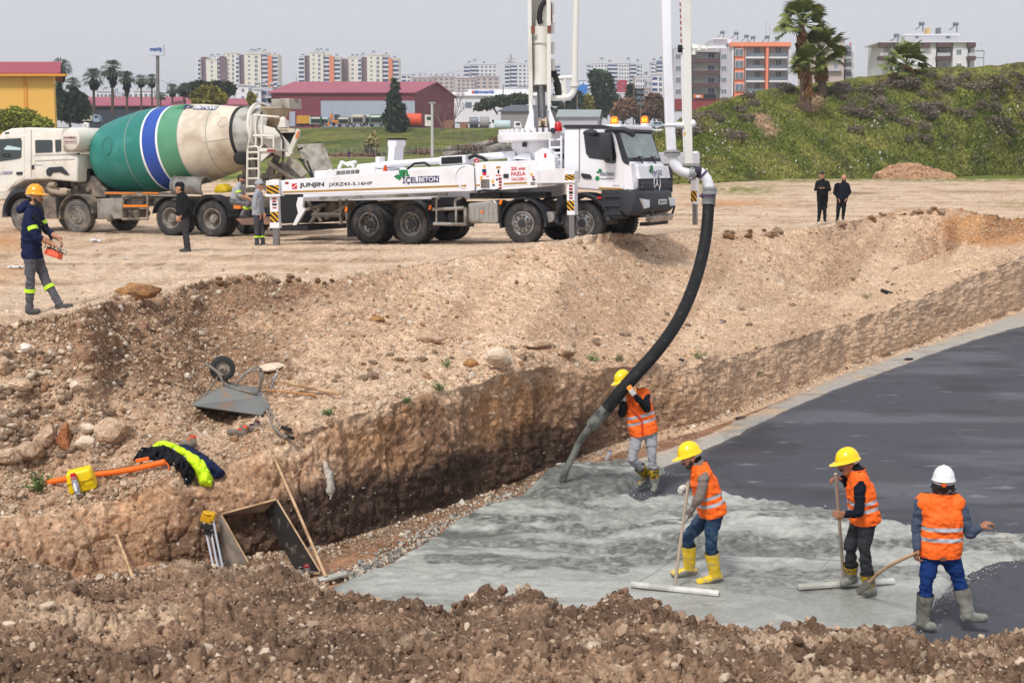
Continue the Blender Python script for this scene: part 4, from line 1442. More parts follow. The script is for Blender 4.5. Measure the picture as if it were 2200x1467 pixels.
 # door: slightly proud panel, window, handle, gold line
door=on_side('door',[(1247,277),(1312,279),(1322,290),(1338,352),(1338,407),(1290,404),(1282,392),(1268,383),(1246,382)],WHITE,.012,.04,bevel=.006)
on_side('window',[(1254,290),(1256,285),(1312,285),(1316,292),(1324,335),(1323,350),(1318,352),(1302,350),(1296,344),(1266,340),(1259,330)],GLASS_D,.022,.03,parent=door)
mb=MB();V.poly(mb,[(1248,372),(1267,375),(1271,380),(1270,385),(1254,384),(1248,378)],NS-.005,NS+.02)
build('handle',mb,BLACK_PL,door,bevel=.01)
on_side('gold_line',[(1286,402.5),(1336,404),(1336,407.5),(1287,406)],GOLD,.02,.02,parent=door)
on_side('gold_line',[(1236,384),(1244,384.5),(1244,387),(1236,386.5)],GOLD,.012,.02)
mb=MB()
V.poly(mb,[(1243.5,276),(1245,276),(1245,384),(1243.5,384)],NS+.01,NS+.035)
build('panel_seam',mb,GREY,cab)
def st(s,a,b,h,m,bold=.01):
 A,B,T=V.L(*a,NS+.01),V.L(*b,NS+.01),V.L(a[0],a[1]-h,NS+.01)
 return text(s,(B-A).length,(T-A).length,frame_m(A,B-A,T-A),m,parent=door,bold=bold)
logo(V,quad_fn(*[V.L(x,y,NS+.012)for x,y in[(1281,378),(1319,379),(1319,364),(1281,363)]]),door)
st('Whatsapp 0544 380 67 33',(1289,386.5),(1320,387),4,NAVY)
mb=MB();mb.lathe([(.06,0),(.06,.008),(.001,.009)],V.L(1283.5,383.5,NS+.015),(0,-1,0),14);build('green_badge',mb,GREENL,door)
st('AROCS',(1316,399.5),(1330,400),2,INK)
# black roof line, pillar, visor
on_side('roof_trim',[(1211,268.5),(1290,268.5),(1322,274),(1330,281),(1320,282),(1300,276),(1211,275.5)],BLACK_PL,.03,2.46)
on_side('pillar_trim',[(1316,278),(1326,280),(1348,344),(1352,356),(1341,351),(1336,343),(1324,298)],BLACK_PL,.025,.1)
# front face parts: planes fitted through profile points
A_t,A_b=pf[3],pf[4]
def fquad(name,tl,tr,br,bl,m,off=.02,bevel=0,parent=cab):
 """(y, t) corners on the windscreen plane: t 0 at the top, 1 at the bottom"""
 d=(A_b-A_t);n=Vector((-d.z,0,d.x));n=-n.normalized()if n.x<0 else n.normalized()
 mb=MB()
 q=[Vector((A_t.x+d.x*t,y,A_t.z+d.z*t))for y,t in(tl,tr,br,bl)]
 mb.add([p+n*off for p in q]+[p-n*.02 for p in q],[(0,1,2,3),(4,7,6,5),(0,4,5,1),(1,5,6,2),(2,6,7,3),(3,7,4,0)])
 return build(name,mb,m,parent,bevel=bevel)
fquad('windscreen_surround',(-1.17,.0),(1.17,.0),(1.2,1.12),(-1.2,1.12),BLACK_PL,.01)
ws_=fquad('windscreen',(-1.06,.06),(1.08,.06),(1.1,.86),(-1.08,.86),GLASS_W,.018)
mb=MB()
d_=A_b-A_t
for y0,y1 in((-.75,-.1),(.1,.8)):
 a=A_t+d_*.90;b=A_t+d_*.80
 mb.cyl((a.x+.05,y0,a.z),(b.x+.06,y1,b.z+.0),.014,6)
 mb.cyl((a.x+.07,y1-.1,a.z-.12),(b.x+.07,(y0+y1)/2,b.z),.018,6)
build('wiper',mb,BLACK,ws_)
# visor
mb=MB()
vt=A_t+Vector((.05,0,.0))
mb.tube([(vt.x-.25,-1.24,vt.z+.03),(vt.x+.16,-1.22,vt.z+.02),(vt.x+.30,-1.12,vt.z-.06),(vt.x+.30,-.95,vt.z-.12)],[.06,.07,.08,.06],10)
build('sun_visor',mb,BLACK_PL,cab,smooth=True)
# hood (white front panel), grille, star, bumper
xf=pf[6].x
def ffront(name,y0,y1,pxt,pxb,m,x0,x1,bevel=.01,parent=cab):
 """a box on the front face between two photo rows (measured at the near corner)"""
 zt=V.L(1352,pxt,NS).z;zb=V.L(1358,pxb,NS).z
 mb=MB()
 mb.add([(x0,y0,zb),(x1,y0,zb),(x1,y1,zb),(x0,y1,zb),(x0,y0,zt),(x1-.06,y0,zt),(x1-.06,y1,zt),(x0,y1,zt)],[(3,2,1,0),(4,5,6,7),(0,1,5,4),(1,2,6,5),(2,3,7,6),(3,0,4,7)])
 return build(name,mb,m,parent,bevel=bevel)
ffront('hood_panel',-.95,1.18,357,385,WHITE,xf-.2,xf+.07)
ffront('corner_panel',-1.235,-.97,351,408,WHITE,xf-.25,xf+.0)
gr=ffront('grille',-.92,1.15,385.5,408,BLACK_PL,xf-.2,xf+.08)
mb=MB()
for rr_,zz in enumerate((390,398)):
 z=V.L(1358,zz+4,NS).z
 for k in range(10):
  y=-.82+k*.21
  if abs(y-.12)<.2:
   continue
  mb.box((xf+.08,y,z),(.05,.14,.08),taper=.7)
build('grille_studs',mb,HUB,gr)
sc_=Vector((xf+.10,.12,V.L(1358,396.5,NS).z))
mb=MB()
mb.tube([sc_+Vector((0,.215*math.cos(a),.215*math.sin(a)))for a in np.linspace(0,2*math.pi,25)[:-1]],.02,8,closed=True)
for k in range(3):
 a=math.pi/2+k*2*math.pi/3
 u=Vector((0,math.cos(a),math.sin(a)));w=Vector((0,-math.sin(a),math.cos(a)))
 mb.add([sc_+Vector((.03,0,0)),sc_+w*.035-u*.0,sc_+u*.205,sc_-w*.035],[(0,1,2),(0,2,3),(1,3,2)])
build('star_emblem',mb,CHROME,gr)
# hood lettering
zl=V.L(1356,381,NS).z
logo(V,quad_fn(Vector((xf+.055,-.28,zl-.02)),Vector((xf+.055,.62,zl+.0)),Vector((xf+.03,.62,zl+.31)),Vector((xf+.03,-.28,zl+.29))),cab)
# bumper
mb=MB()
bp=[(1334,410),(1350,406),(1358,411),(1358,465),(1340,463),(1334,452)]
bq=[V.L(x,y,NS)for x,y in bp]
xs_=[q.x for q in bq];zs_=[q.z for q in bq]
prof=[(min(xs_)-.05,zs_[0]),(xf+.02,zs_[1]+.0),(xf+.18,zs_[2]-.05),(xf+.20,zs_[3]+.12),(xf+.02,zs_[4]-.02),(min(xs_)-.05,zs_[5])]
ring=[]
for y,k in((-1.27,.0),(-1.2,.55),(-1.0,.92),(-.5,1),(.5,1),(1.0,.92),(1.2,.55),(1.27,.0)):
 ring.append([Vector((prof[0][0]+(x-prof[0][0])*(.55+.45*k),y,z))for x,z in prof])
n_=len(prof)
mb.add([p for rg in ring for p in rg],[(i*n_+k,i*n_+(k+1)%n_,(i+1)*n_+(k+1)%n_,(i+1)*n_+k)for i in range(len(ring)-1)for k in range(n_)]+[tuple(range(n_)),tuple(range((len(ring)-1)*n_,len(ring)*n_))])
bumper=V.part('bumper',mb,BLACK_PL,bevel=.03,smooth=True)
zc=V.L(1358,437,NS).z
for y in(-.88,.95):
 mb=MB()
 mb.add([(xf+.19,y-.24,zc+.11),(xf+.20,y+.24,zc+.07),(xf+.215,y+.22,zc-.12),(xf+.20,y-.12,zc-.15),(xf+.10,y-.24,zc+.11),(xf+.10,y+.24,zc+.07),(xf+.10,y+.22,zc-.12),(xf+.10,y-.12,zc-.15)],[(0,1,2,3),(0,4,5,1),(1,5,6,2),(2,6,7,3),(3,7,4,0)])
 h=build('headlight',mb,LAMP,bumper,bevel=.015)
zp=V.L(1358,437,NS).z
mb=MB();mb.box((xf+.215,.22,zp),(.02,.52,.13))
pl=build('number_plate',mb,WPRINT,bumper)
mb=MB();mb.box((xf+.227,-.01,zp),(.006,.05,.12));build('plate_band',mb,NAVY,bumper)
text('33 AU 253',.40,.085,frame_m(Vector((xf+.227,.03,zp-.04)),Vector((0,1,0)),Vector((0,0,1))),INK,parent=bumper,bold=.02)
mb=MB()
zb_=V.L(1358,458,NS).z
mb.tube([(xf+.18,-.55,zb_-.08),(xf+.28,-.45,zb_+.10),(xf+.28,.9,zb_+.10),(xf+.18,1.0,zb_-.08)],.03,8)
build('bull_bar',mb,BLACK,bumper,smooth=True)
mb=MB();mb.box((xf+.14,.2,zb_-.16),(.14,1.6,.16),(0,R(25),0));build('skid_plate',mb,ALU,bumper,bevel=.02)
mb=MB();mb.box((xf+.02,.1,zb_-.30),(.2,1.5,.09));build('under_guard',mb,BLACK,bumper)
ffront('lower_grille',-.75,.98,408,424,BLACK,xf-.1,xf+.16,parent=bumper)
# steps and arch behind the front wheel
mb=MB()
V.poly(mb,[(1292,408),(1336,409),(1336,470),(1298,470),(1290,430)],NS+.03,-.7)
stp=V.part('cab_steps',mb,BLACK_PL,bevel=.02)
mb=MB()
for y in(420,440,458):
 V.poly(mb,[(1297,y),(1334,y-1),(1334,y+3),(1297,y+4)],NS-.03,NS+.05)
build('step_tread',mb,HUB,stp)
fender(V,ax[3],-1.27,-.7,zw,.66,.78,R(5),R(178),BLACK_PL)
fender(V,ax[3],1.24,.7,zw,.66,.78,R(5),R(178),BLACK_PL)
mb=MB()
p=V.L(1288,425,NS-.03);mb.box(p,(.1,.03,.06));V.part('side_marker_red',mb,REDL)
mb=MB();V.poly(mb,[(1196,425),(1210,418),(1212,480),(1204,484),(1194,482)],NS+.1,-.6)
V.part('mud_flap',mb,BLACK_PL)
mb=MB();p=V.L(1184,466,-1.0);mb.cyl((p.x,-1.1,p.z),(p.x,-.5,p.z),.14,16);V.part('air_tank',mb,ALU,smooth=True)
# mirrors
mb=MB()
V.poly(mb,[(1286,287),(1290,284),(1306,286),(1310,292),(1311,338),(1307,342),(1292,341),(1288,336)],NS-.42,NS-.26)
mir=V.part('mirror',mb,BLACK_PL,bevel=.03,smooth=True)
mb=MB();V.pipe(mb,[(1300,284),(1308,279),(1313,280)],NS-.25,.045);V.pipe(mb,[(1302,341),(1312,346)],NS-.2,.03)
mb.cyl(V.L(1312,280,NS-.3),V.L(1312,280,NS+.05),.04,8)
build('mirror_arm',mb,BLACK_PL,mir,smooth=True)
mb=MB()
c=V.L(1268,286,NS-.2);mb.sphere(c,.2,12,8,(1.0,.55,.45));mb.cyl(V.L(1270,282,NS-.2),V.L(1270,277,NS),.05,8)
V.part('kerb_mirror',mb,BLACK_PL,smooth=True)
# beacons
def beacon(px,py,y):
 p=V.L(px,py+9.5,y)
 mb=MB();mb.lathe([(.11,-.06),(.11,.02),(.10,.03)],p,(0,0,1),14)
 b=V.part('beacon',mb,WHITE)
 mb=MB();mb.lathe([(.10,.02),(.105,.06),(.095,.19),(.06,.22),(.001,.225)],p,(0,0,1),16);build('beacon_lens',mb,AMBER_LIT,b,smooth=True)
 n2=(CAM-V.M@p);n2=(V.R.inverted()@n2).normalized()
 mb=MB()
 for s in(-.035,.035):
  side=Vector((0,0,1)).cross(n2).normalized()
  mb.box(p+n2*.10+side*s+Vector((0,0,.12)),(.04,.04,.10))
 build('beacon_bulb',mb,AMBER_CORE,b)
beacon(1320,260,-.75)
beacon(1385,258.5,.95)
mb=MB();mb.cyl(V.L(1330,258,-.5),V.L(1352,268,-.5),.008,5);V.part('aerial',mb,BLACK)
mb=MB();p=V.L(1391,300,0);mb.box((A_t.x-.2,0,A_t.z+.1),(.55,2.2,.12));V.part('roof_front',mb,WHITE,bevel=.04)
mb=MB()
mb.box((xf-.1,1.42,V.L(1358,385,NS).z),(.25,.12,.75));V.part('far_step_mirror',mb,BLACK_PL,bevel=.03)
# ---- turret, tower boom
TC=V.L(1163,300,0.0)
tx=TC.x
zT={p:V.L(1163,p,0).z for p in(40,80,183,237,256,273,283,287,305,345,0,-60)}
mb=MB()
mb.lathe([(.62,1.2),(.62,zT[345]),(.80,zT[305]-.12),(.80,zT[305])],(tx,0,0),(0,0,1),28)
V.part('turret_pedestal',mb,WHITE,smooth=True)
mb=MB()
mb.lathe([(.3,zT[305]),(1.12,zT[305]),(1.16,zT[305]+.03),(1.16,zT[287]-.02),(1.12,zT[287]),(.3,zT[287])],(tx,0,0),(0,0,1),36)
for k in range(44):
 a=2*math.pi*k/44
 mb.box((tx+1.08*math.cos(a),1.08*math.sin(a),zT[287]+.05),(.10,.085,.12),(0,0,a))
V.part('slew_ring',mb,WHITE,bevel=.005)
# the boom faces so that its open channel looks to the camera: build in world-aligned frame around the tower axis
vdir=(V.R.inverted()@Vector((V.M@Vector((tx,0,0))).xyz-CAM));vdir.z=0;vdir.normalize()
sdir=Vector((vdir.y,-vdir.x,0))
if(V.R@sdir).x<0:
 sdir=-sdir
TB=Vector((tx,0,0))
def T3(s_,d,z):
 return TB+sdir*s_+vdir*d+Vector((0,0,z))
wpos=V.M@TB
def s_of(px):
 """sideways metres of a photo column at the tower"""
 return((px-W0/2)/F*(wpos.y*CT+(CAMZ-3.0)*ST*0))-wpos.x
def zpx(py):
 d=ray(0,py);return(V.I@Vector((wpos.x,wpos.y,CAMZ+d.z/d.y*wpos.y))).z
def plate(mb,pts,d0,d1):
 A=[T3(s_of(x),d0,zpx(y))for x,y in pts];B=[T3(s_of(x),d1,zpx(y))for x,y in pts]
 k=len(A)
 mb.add(A+B,[tuple(range(k)),tuple(range(2*k-1,k-1,-1))]+[(i,i+k,(i+1)%k+k,(i+1)%k)for i in range(k)])
mb=MB()
plate(mb,[(1130,283),(1144,240),(1148,226),(1152,240),(1153,283)],-.55,.45)
plate(mb,[(1186,283),(1184,240),(1184,226),(1188,238),(1201,275),(1203,283)],-.55,.45)
plate(mb,[(1150,283),(1150,235),(1186,235),(1186,283)],.1,.3)
V.part('turret_bracket',mb,WHITE,bevel=.01)
mb=MB()
plate(mb,[(1142,242),(1142,196),(1144,-40),(1152,-40),(1151,196),(1150,230)],-.3,.55)
plate(mb,[(1182,240),(1181,196),(1184,-40),(1193,-40),(1190,196),(1188,238)],-.3,.55)
plate(mb,[(1146,196),(1147,-40),(1190,-40),(1188,196)],.35,.5)
bm1=V.part('boom_section',mb,OFFW,bevel=.008)
mb=MB()
for x in(1150,1184):
 plate(mb,[(x,58),(x+8,58),(x+8,74),(x,74)],-.32,-.29)
plate(mb,[(1187,6),(1193,2),(1196,46),(1191,50)],-.25,-.1)
build('slide_pad',mb,mat('brown_pad',lin(120,66,48),.6),bm1)
mb=MB();mb.tube([T3(s_of(x),-.1,zpx(y))for x,y in[(1186,3),(1178,6),(1172,15),(1169,28),(1168,44),(1170,52)]],.07,10);build('black_hose',mb,BLACK,bm1,smooth=True)
mb=MB()
mb.cyl(T3(s_of(1168),.0,zpx(183)),T3(s_of(1168),.05,zpx(58)),.21,20)
mb.lathe([(.235,-.06),(.235,.06)],T3(s_of(1168),.0,zpx(178)),(0,0,1),20)
mb.lathe([(.22,-.04),(.22,.04)],T3(s_of(1168),.0,zpx(90)),(0,0,1),20)
mb.cyl(T3(s_of(1168),.05,zpx(58)),T3(s_of(1168),.05,zpx(42)),.12,14)
V.part('boom_cylinder',mb,OFFW,smooth=True)
mb=MB();mb.cyl(T3(s_of(1168),0,zpx(183)),T3(s_of(1170),0,zpx(258)),.105,16);V.part('cylinder_rod',mb,STEEL,smooth=True)
mb=MB()
for dx in(-6.5,6.5):
 plate(mb,[(1171+dx-2.5,254),(1171+dx+2.5,254),(1171+dx+2.5,272),(1171+dx-2.5,272)],-.2,.15)
mb.cyl(T3(s_of(1162),0,zpx(263)),T3(s_of(1181),0,zpx(263)),.13,14)
V.part('clevis',mb,mat('clevis_paint',lin(196,182,160),.6,c2=lin(120,84,56),c2scale=8),smooth=True)
# tower pipe at its right, with bracket
mb=MB()
pp=[T3(s_of(x),.1,zpx(y))for x,y in[(1248.5,-40),(1243,100),(1240.5,183)]]
mb.tube(pp,.085,14)
mb.lathe([(.13,-.05),(.13,.05)],pp[-1],(0,0,1),18)
el=[T3(s_of(x),.1,zpx(y))for x,y in[(1240.5,188),(1239,197),(1234,205),(1227,210),(1218,211.5)]]
mb.tube(el,.085,14)
mb.tube([T3(s_of(1216),.1,zpx(211.5)),T3(s_of(1186),.1,zpx(211))],.075,12)
mb.lathe([(.12,-.03),(.12,.03)],T3(s_of(1217),.1,zpx(211.5)),sdir,16)
V.part('tower_pipe',mb,OFFW,smooth=True)
mb=MB()
br=[(1188,169),(1236,167)]
mb.tube([T3(s_of(x),.1,zpx(y))for x,y in br],.06,8)
mb.tube([T3(s_of(x),.1,zpx(y))for x,y in[(1190,174),(1208,174),(1214,180),(1217,206)]],.05,8)
mb.tube([T3(s_of(x),.1,zpx(y))for x,y in[(1220,170),(1220,206)]],.05,8)
mb.tube([T3(s_of(x),.1,zpx(y))for x,y in[(1235,166),(1240,172),(1246,174)]],.035,8)
V.part('pipe_bracket',mb,OFFW,smooth=True)
mb=MB()
mb.tube([T3(s_of(x),.15,zpx(y))for x,y in[(1190,148),(1196,162),(1202,170),(1206,184),(1207,203)]],[.14,.12,.13,.12,.11],8)
V.part('hose_bundle',mb,BLACK)
for y in(20,60,104,140):
 mb=MB();mb.box(T3(s_of(1193.5),.0,zpx(y)),(.12,.12,.3));V.part('boom_fitting',mb,OFFW)
 # lamp and camera beside the ring
mb=MB();p=V.L(1199.5,283,-.9);mb.lathe([(.1,0),(.105,.05),(.09,.2),(.05,.25),(.001,.26)],p,(0,0,1),14);V.part('warning_lamp',mb,REDL,smooth=True)
mb=MB();p=V.L(1189,281.5,-.9);mb.cyl(p,p+Vector((.1,-.25,0)),.07,12);V.part('camera_unit',mb,BLACK_PL)
# ladder and gear behind the cab
mb=MB()
for x in(1181.5,1206):
 V.bar(mb,(x,292),(x,372),-.95,.03)
for y in(301,318,330,345,360):
 V.bar(mb,(1181,y),(1207,y-1),-.95,.03)
V.part('ladder',mb,WHITE)
mb=MB()
V.poly(mb,[(1186,290),(1207,290),(1207,372),(1186,372)],-.6,.4)
V.part('rear_cab_wall',mb,WHITE)
mb=MB()
for(x,y)in[(1192,322),(1200,338),(1193,352),(1199,365)]:
 mb.box(V.L(x,y,-.75),(.22,.2,.16))
mb.tube([V.L(x,y,-.8)for x,y in[(1185,318),(1190,326),(1186,340),(1196,352)]],.03,6)
V.part('hose_gear',mb,BLACK)
mb=MB();V.poly(mb,[(1122,306),(1128,306),(1128,316),(1122,316)],-.9,-.7);V.part('remote_receiver',mb,BLACK_PL)
# ---- the boom's lowered end, near the camera: two hanging sections, pipe and bends
BY=23.0
def bp_(px,py,dy=0.0):
 return V.W(at(px,py,BY+dy))
mb=MB()
def slab(mb,pts,dy0,dy1):
 A=[bp_(x,y,dy0)for x,y in pts];B=[V.W((V.M@a)+Vector((0,dy1-dy0,0)))for a in A]
 k=len(A)
 mb.add(A+B,[tuple(range(k)),tuple(range(2*k-1,k-1,-1))]+[(i,i+k,(i+1)%k+k,(i+1)%k)for i in range(k)])
slab(mb,[(1420.5,-60),(1442,-60),(1444.5,120),(1450.5,268),(1454,325),(1433.5,325),(1430,268),(1424.5,120)],-.08,.08)
slab(mb,[(1428.5,266),(1453,266),(1453,272),(1429,272)],-.1,.1)
pipe=V.part('boom_pipe',mb,WHITE,bevel=.03,seg=3,smooth=True)
mb=MB()
mb.lathe([(.105,-.045),(.13,-.04),(.13,-.01),(.11,0),(.13,.01),(.13,.04),(.105,.045)],bp_(1444,329.5),(0,0,1),24)
mb.box(bp_(1432,330),(.06,.06,.05));mb.box(bp_(1456,330),(.06,.06,.05))
V.part('pipe_clamp',mb,GALV,smooth=True)
mb=MB()
mb.tube([bp_(x,y)for x,y in[(1444,332),(1445,340),(1448,350),(1454,359.5),(1463,366.5),(1473,370.5),(1482,372)]],.085,16)
V.part('pipe_bend',mb,WHITE,smooth=True)
mb=MB()
ax_=(bp_(1500,374)-bp_(1480,372)).normalized()
mb.lathe([(.10,-.03),(.115,-.02),(.115,.05),(.10,.06)],bp_(1483.5,372),ax_,20)
mb.lathe([(.10,-.02),(.108,.0),(.10,.03)],bp_(1491,372.5),ax_,20)
for q in np.linspace(0,2*math.pi,9)[:-1]:
 u=Vector((0,0,1));w=ax_.cross(u).normalized();u=w.cross(ax_)
 mb.box(bp_(1484.5,372)+u*.112*math.cos(q)+w*.112*math.sin(q),(.06,.03,.03))
V.part('swivel_joint',mb,GALV,smooth=True)
mb=MB();mb.lathe([(.088,-.04),(.108,-.03),(.108,.06),(.09,.07)],bp_(1496,367.5),ax_,20)
V.part('joint_cover',mb,mat('black_wrap',lin(48,40,54),.6),smooth=True)
mb=MB()
bend2=[bp_(x,y)for x,y in[(1498,369),(1505,371.5),(1512,377),(1518,385),(1522,395),(1523.5,404)]]
mb.tube(bend2,.083,16)
V.part('pipe_bend',mb,WHITE,smooth=True)
mb=MB()
for i,(x,y)in enumerate([(1509.5,375)]):
 t=(bend2[3]-bend2[1]).normalized()
 mb.lathe([(.088,-.02),(.088,.02)],bp_(x,y),t,18)
V.part('purple_tape',mb,PURPLE,smooth=True)
mb=MB()
mb.lathe([(.09,-.06),(.12,-.055),(.12,-.02),(.10,-.01),(.10,.01),(.12,.02),(.12,.055),(.09,.06)],bp_(1523.5,409.5),(.0,0,1),22)
mb.box(bp_(1512,402),(.05,.05,.07));mb.box(bp_(1536,412),(.06,.05,.06))
V.part('hose_clamp',mb,GALV,smooth=True)
# the last boom section beside the pipe, its cross link and arm
mb=MB()
slab(mb,[(1463,-60),(1484,-60),(1487,270),(1488.5,335),(1490,352),(1472,352),(1471.5,335),(1470,268)],-.06,.10)
lb=V.part('boom_section',mb,OFFW,bevel=.012,label='narrow off-white last boom section hanging beside the white pipe')
mb=MB()
mb.tube([bp_(1450,269),bp_(1471,269)],.045,10)
mb.sphere(bp_(1486.5,266),.07,10,6)
build('cross_link',mb,WHITE,lb,smooth=True)
mb=MB()
slab(mb,[(1459.5,-60),(1462.5,-60),(1470,268),(1471.5,335),(1469,335),(1466.5,268)],-.0,.04)
build('side_tube',mb,WHITE,lb)
mb=MB()
slab(mb,[(1470,284),(1473,284),(1473,291),(1470,291)],-.062,-.0);build('sticker',mb,YEL,lb)
for k in range(7):
 mb=MB()
 slab(mb,[(1460+k*.35,6+k*13),(1462.2+k*.35,6+k*13),(1462.4+k*.35,14+k*13),(1460.2+k*.35,14+k*13)],-.01,.0)
 build('red_mark',mb,DKRED,lb)
mb=MB()
mb.tube([bp_(1486,104),bp_(1505,105),bp_(1538,103.5)],[.05,.045,.02],8)
mb.tube([bp_(1487,100),bp_(1510,103)],.035,8)
mb.box(bp_(1489,111),(.09,.06,.10));mb.box(bp_(1500,104),(.1,.08,.08));mb.box(bp_(1517,104.5),(.06,.06,.06))
build('latch_arm',mb,OFFW,lb,smooth=True)
mb=MB();mb.lathe([(.06,-.05),(.06,.05)],bp_(1463.5,105),sdir,12);build('pin',mb,BLACK,lb)
mb=MB()
slab(mb,[(1466,352),(1502,354),(1506,358),(1466,356)],-.08,.08)
for a,b in[((1484,357),(1480,366)),((1493,356),(1492,364))]:
 mb.cyl(bp_(*a),bp_(*b),.03,8)
build('end_bracket',mb,GALV,lb)
# out of frame above: the boom folds over from the tower and comes down here
mb=MB()
a0=T3(0,.1,zpx(-40));top0=T3(0,.1,zpx(-40)+7)
b0=bp_(1473,-60);b1=V.W(V.M@b0+Vector((-.6,.3,8.0)))
b2=V.W(V.M@bp_(1432,-60)+Vector((-.6,.3,8.0)))
for p0,p1,r0,r1 in[(a0,top0,.34,.30),(top0,b1,.28,.18),(b1,b0,.14,.09)]:
 mb.tube([p0,p1],[r0,r1],4)
mb.tube([bp_(1432,-60),b2],.08,10)
build('upper_boom',mb,OFFW,V.root)
# ---- end hose: hangs from the boom, held by a worker
HOSE_PX=[(1523,416,.0),(1522.5,435,0),(1519.5,480,-.1),(1514.5,520,-.25),(1506,560,-.5),(1494,602,-.8),(1478,645,-1.15),(1457,688,-1.5),(1431,728,-1.85),(1401,766,-2.1),(1369,801,-2.25),(1335,839,-2.3),(1304,877,-2.28),(1271,915,-2.2)]
hp_=[at(a,b,BY+c)for a,b,c in HOSE_PX]
def catmull(P_,n=6):
 out=[]
 for i in range(len(P_)-1):
  p0,p1,p2,p3=P_[max(i-1,0)],P_[i],P_[i+1],P_[min(i+2,len(P_)-1)]
  for k in range(n):
   t=k/n
   out.append(.5*((2*p1)+(p2-p0)*t+(2*p0-5*p1+4*p2-p3)*t*t+(3*p1-p0-3*p2+p3)*t**3))
 out.append(P_[-1])
 return out
hs=catmull(hp_)
M_HOSE=mat('hose_rubber',lin(27,28,30),.65,spec=.25,c2=lin(84,86,86),c2scale=9,c2lo=.6,c2hi=.85,bump=.2,bscale=25)
mb=MB()
m_=len(hs)
mb.tube(hs[6:m_-5],.094,20)
hose=build('concrete_hose',mb,M_HOSE,None,smooth=True)
tag(hose,'thick black rubber hose curving down from the boom end to the wet concrete','hose')
mb=MB();mb.tube(hs[1:8],.108,20);build('hose_ferrule',mb,mat('ferrule_grey',lin(128,130,128),.5,metal=.3,c2=lin(90,90,88)),hose,smooth=True)
mb=MB();mb.tube(hs[0:3],.115,20);mb.tube([hs[1]+Vector((-.11,-.03,0)),hs[2]+Vector((-.14,-.03,-.03))],.03,8);build('purple_band',mb,PURPLE,hose,smooth=True)
mb=MB()
e0=hs[m_-7];e1=hs[-1]
dr=(e1-e0).normalized()
mb.tube(hs[m_-7:],[.097]*7,22,cap=False);mb.lathe([(.097,0),(.082,.0),(.08,-.15)],e1,(hs[-1]-hs[-2]).normalized(),22)
build('hose_mouth',mb,mat('cement_crust',lin(116,117,111),.85,c2=lin(62,63,62),c2scale=9,bump=.4,bscale=30),hose,smooth=True)
# falling concrete
sp=[e1-dr*.05,e1+dr*.12,at(1245,950,BY-2.0),at(1228,985,BY-2.0),at(1214,1015,BY-2.0),at(1205,1040,BY-1.8)]
sp[-1]=Vector((sp[-1].x,sp[-1].y,PIT+.05))
mb=MB();mb.tube(catmull(sp,5),[.07,.066,.062,.058,.056]+[.052]*12+[.05]*3+[.052,.055,.06,.065,.075,.1],14)
fc=build('concrete_stream',mb,M_CON and mat('pouring_concrete',lin(112,116,110),.6,var=.25,vscale=30,bump=.8,bscale=35),None,smooth=True)
for v in fc.data.vertices:
 nz=.018*(random.random()-.5)
 v.co+=Vector((nz,nz,nz))
tag(fc,'grey stream of wet concrete falling from the hose mouth','concrete')
# ================================================================== concrete mixer truck
MA=R(24)
mh=Vector((-math.cos(MA),math.sin(MA),0))
M_O=gz(454,507,0)
ml=Vector((-math.sin(MA),-math.cos(MA),0))
MT=Veh('concrete_mixer_truck','dusty white concrete mixer truck with green, blue and cream drum','mixer truck',M_O-ml*1.12,math.atan2(mh.y,mh.x),0.0)
V=MT
NS=1.25
mx_px=[(454,470),(365,470),(163.5,460.5),(49,455)]
mx=[V.L(px,py,NS).x for px,py in mx_px]
print('mixer axles',[round(a,2)for a in mx])
for i,x in enumerate(mx):
 fr=i>=2
 for side in(-1,1):
  make_wheel(V,x,side*1.08,.52,side,dual=not fr,front=fr,tm=TYRE_D if fr else TYRE,rm=RIM_D if fr else RIM_D)
mb=MB()
for sy in(-.42,.42):
 mb.box(((mx[0]-2.2+mx[3]+.9)/2,sy,1.0),(mx[3]-mx[0]+3.1,.09,.3))
for x in mx:
 mb.box((x,0,.52),(.22,1.7,.22))
for x in(mx[0]-1.6,mx[1]+1.0,mx[2]-.8):
 mb.box((x,0,1.0),(.2,1.0,.26))
V.part('chassis',mb,FRAME_G,bevel=.01)
mb=MB()
V.poly(mb,[(225,412),(395,414),(395,420),(225,419)],1.0,.9)
V.part('side_rail',mb,FRAME_G)
for x0_,x1_ in((225,290),(305,340)):
 mb=MB();V.poly(mb,[(x0_,413),(x1_,413.6),(x1_,417),(x0_,416.6)],1.02,1.0);V.part('orange_strip',mb,ORANGE_R)
for x in(mx[0],mx[1]):
 for sd in(-1,1):
  fender(V,x,sd*1.26,sd*.72,.52,.64,.68,R(12),R(175),BLACK_PL)
fender(V,mx[2],1.26,.75,.52,.64,.70,R(-8),R(170),FRAME_G)
fender(V,mx[3],1.28,.7,.52,.64,.84,R(-5),R(185),BLACK_PL)
mb=MB()
V.poly(mb,[(85,420),(118,425),(122,470),(90,470)],1.2,.5)
V.part('battery_box',mb,FRAME_G,bevel=.02)
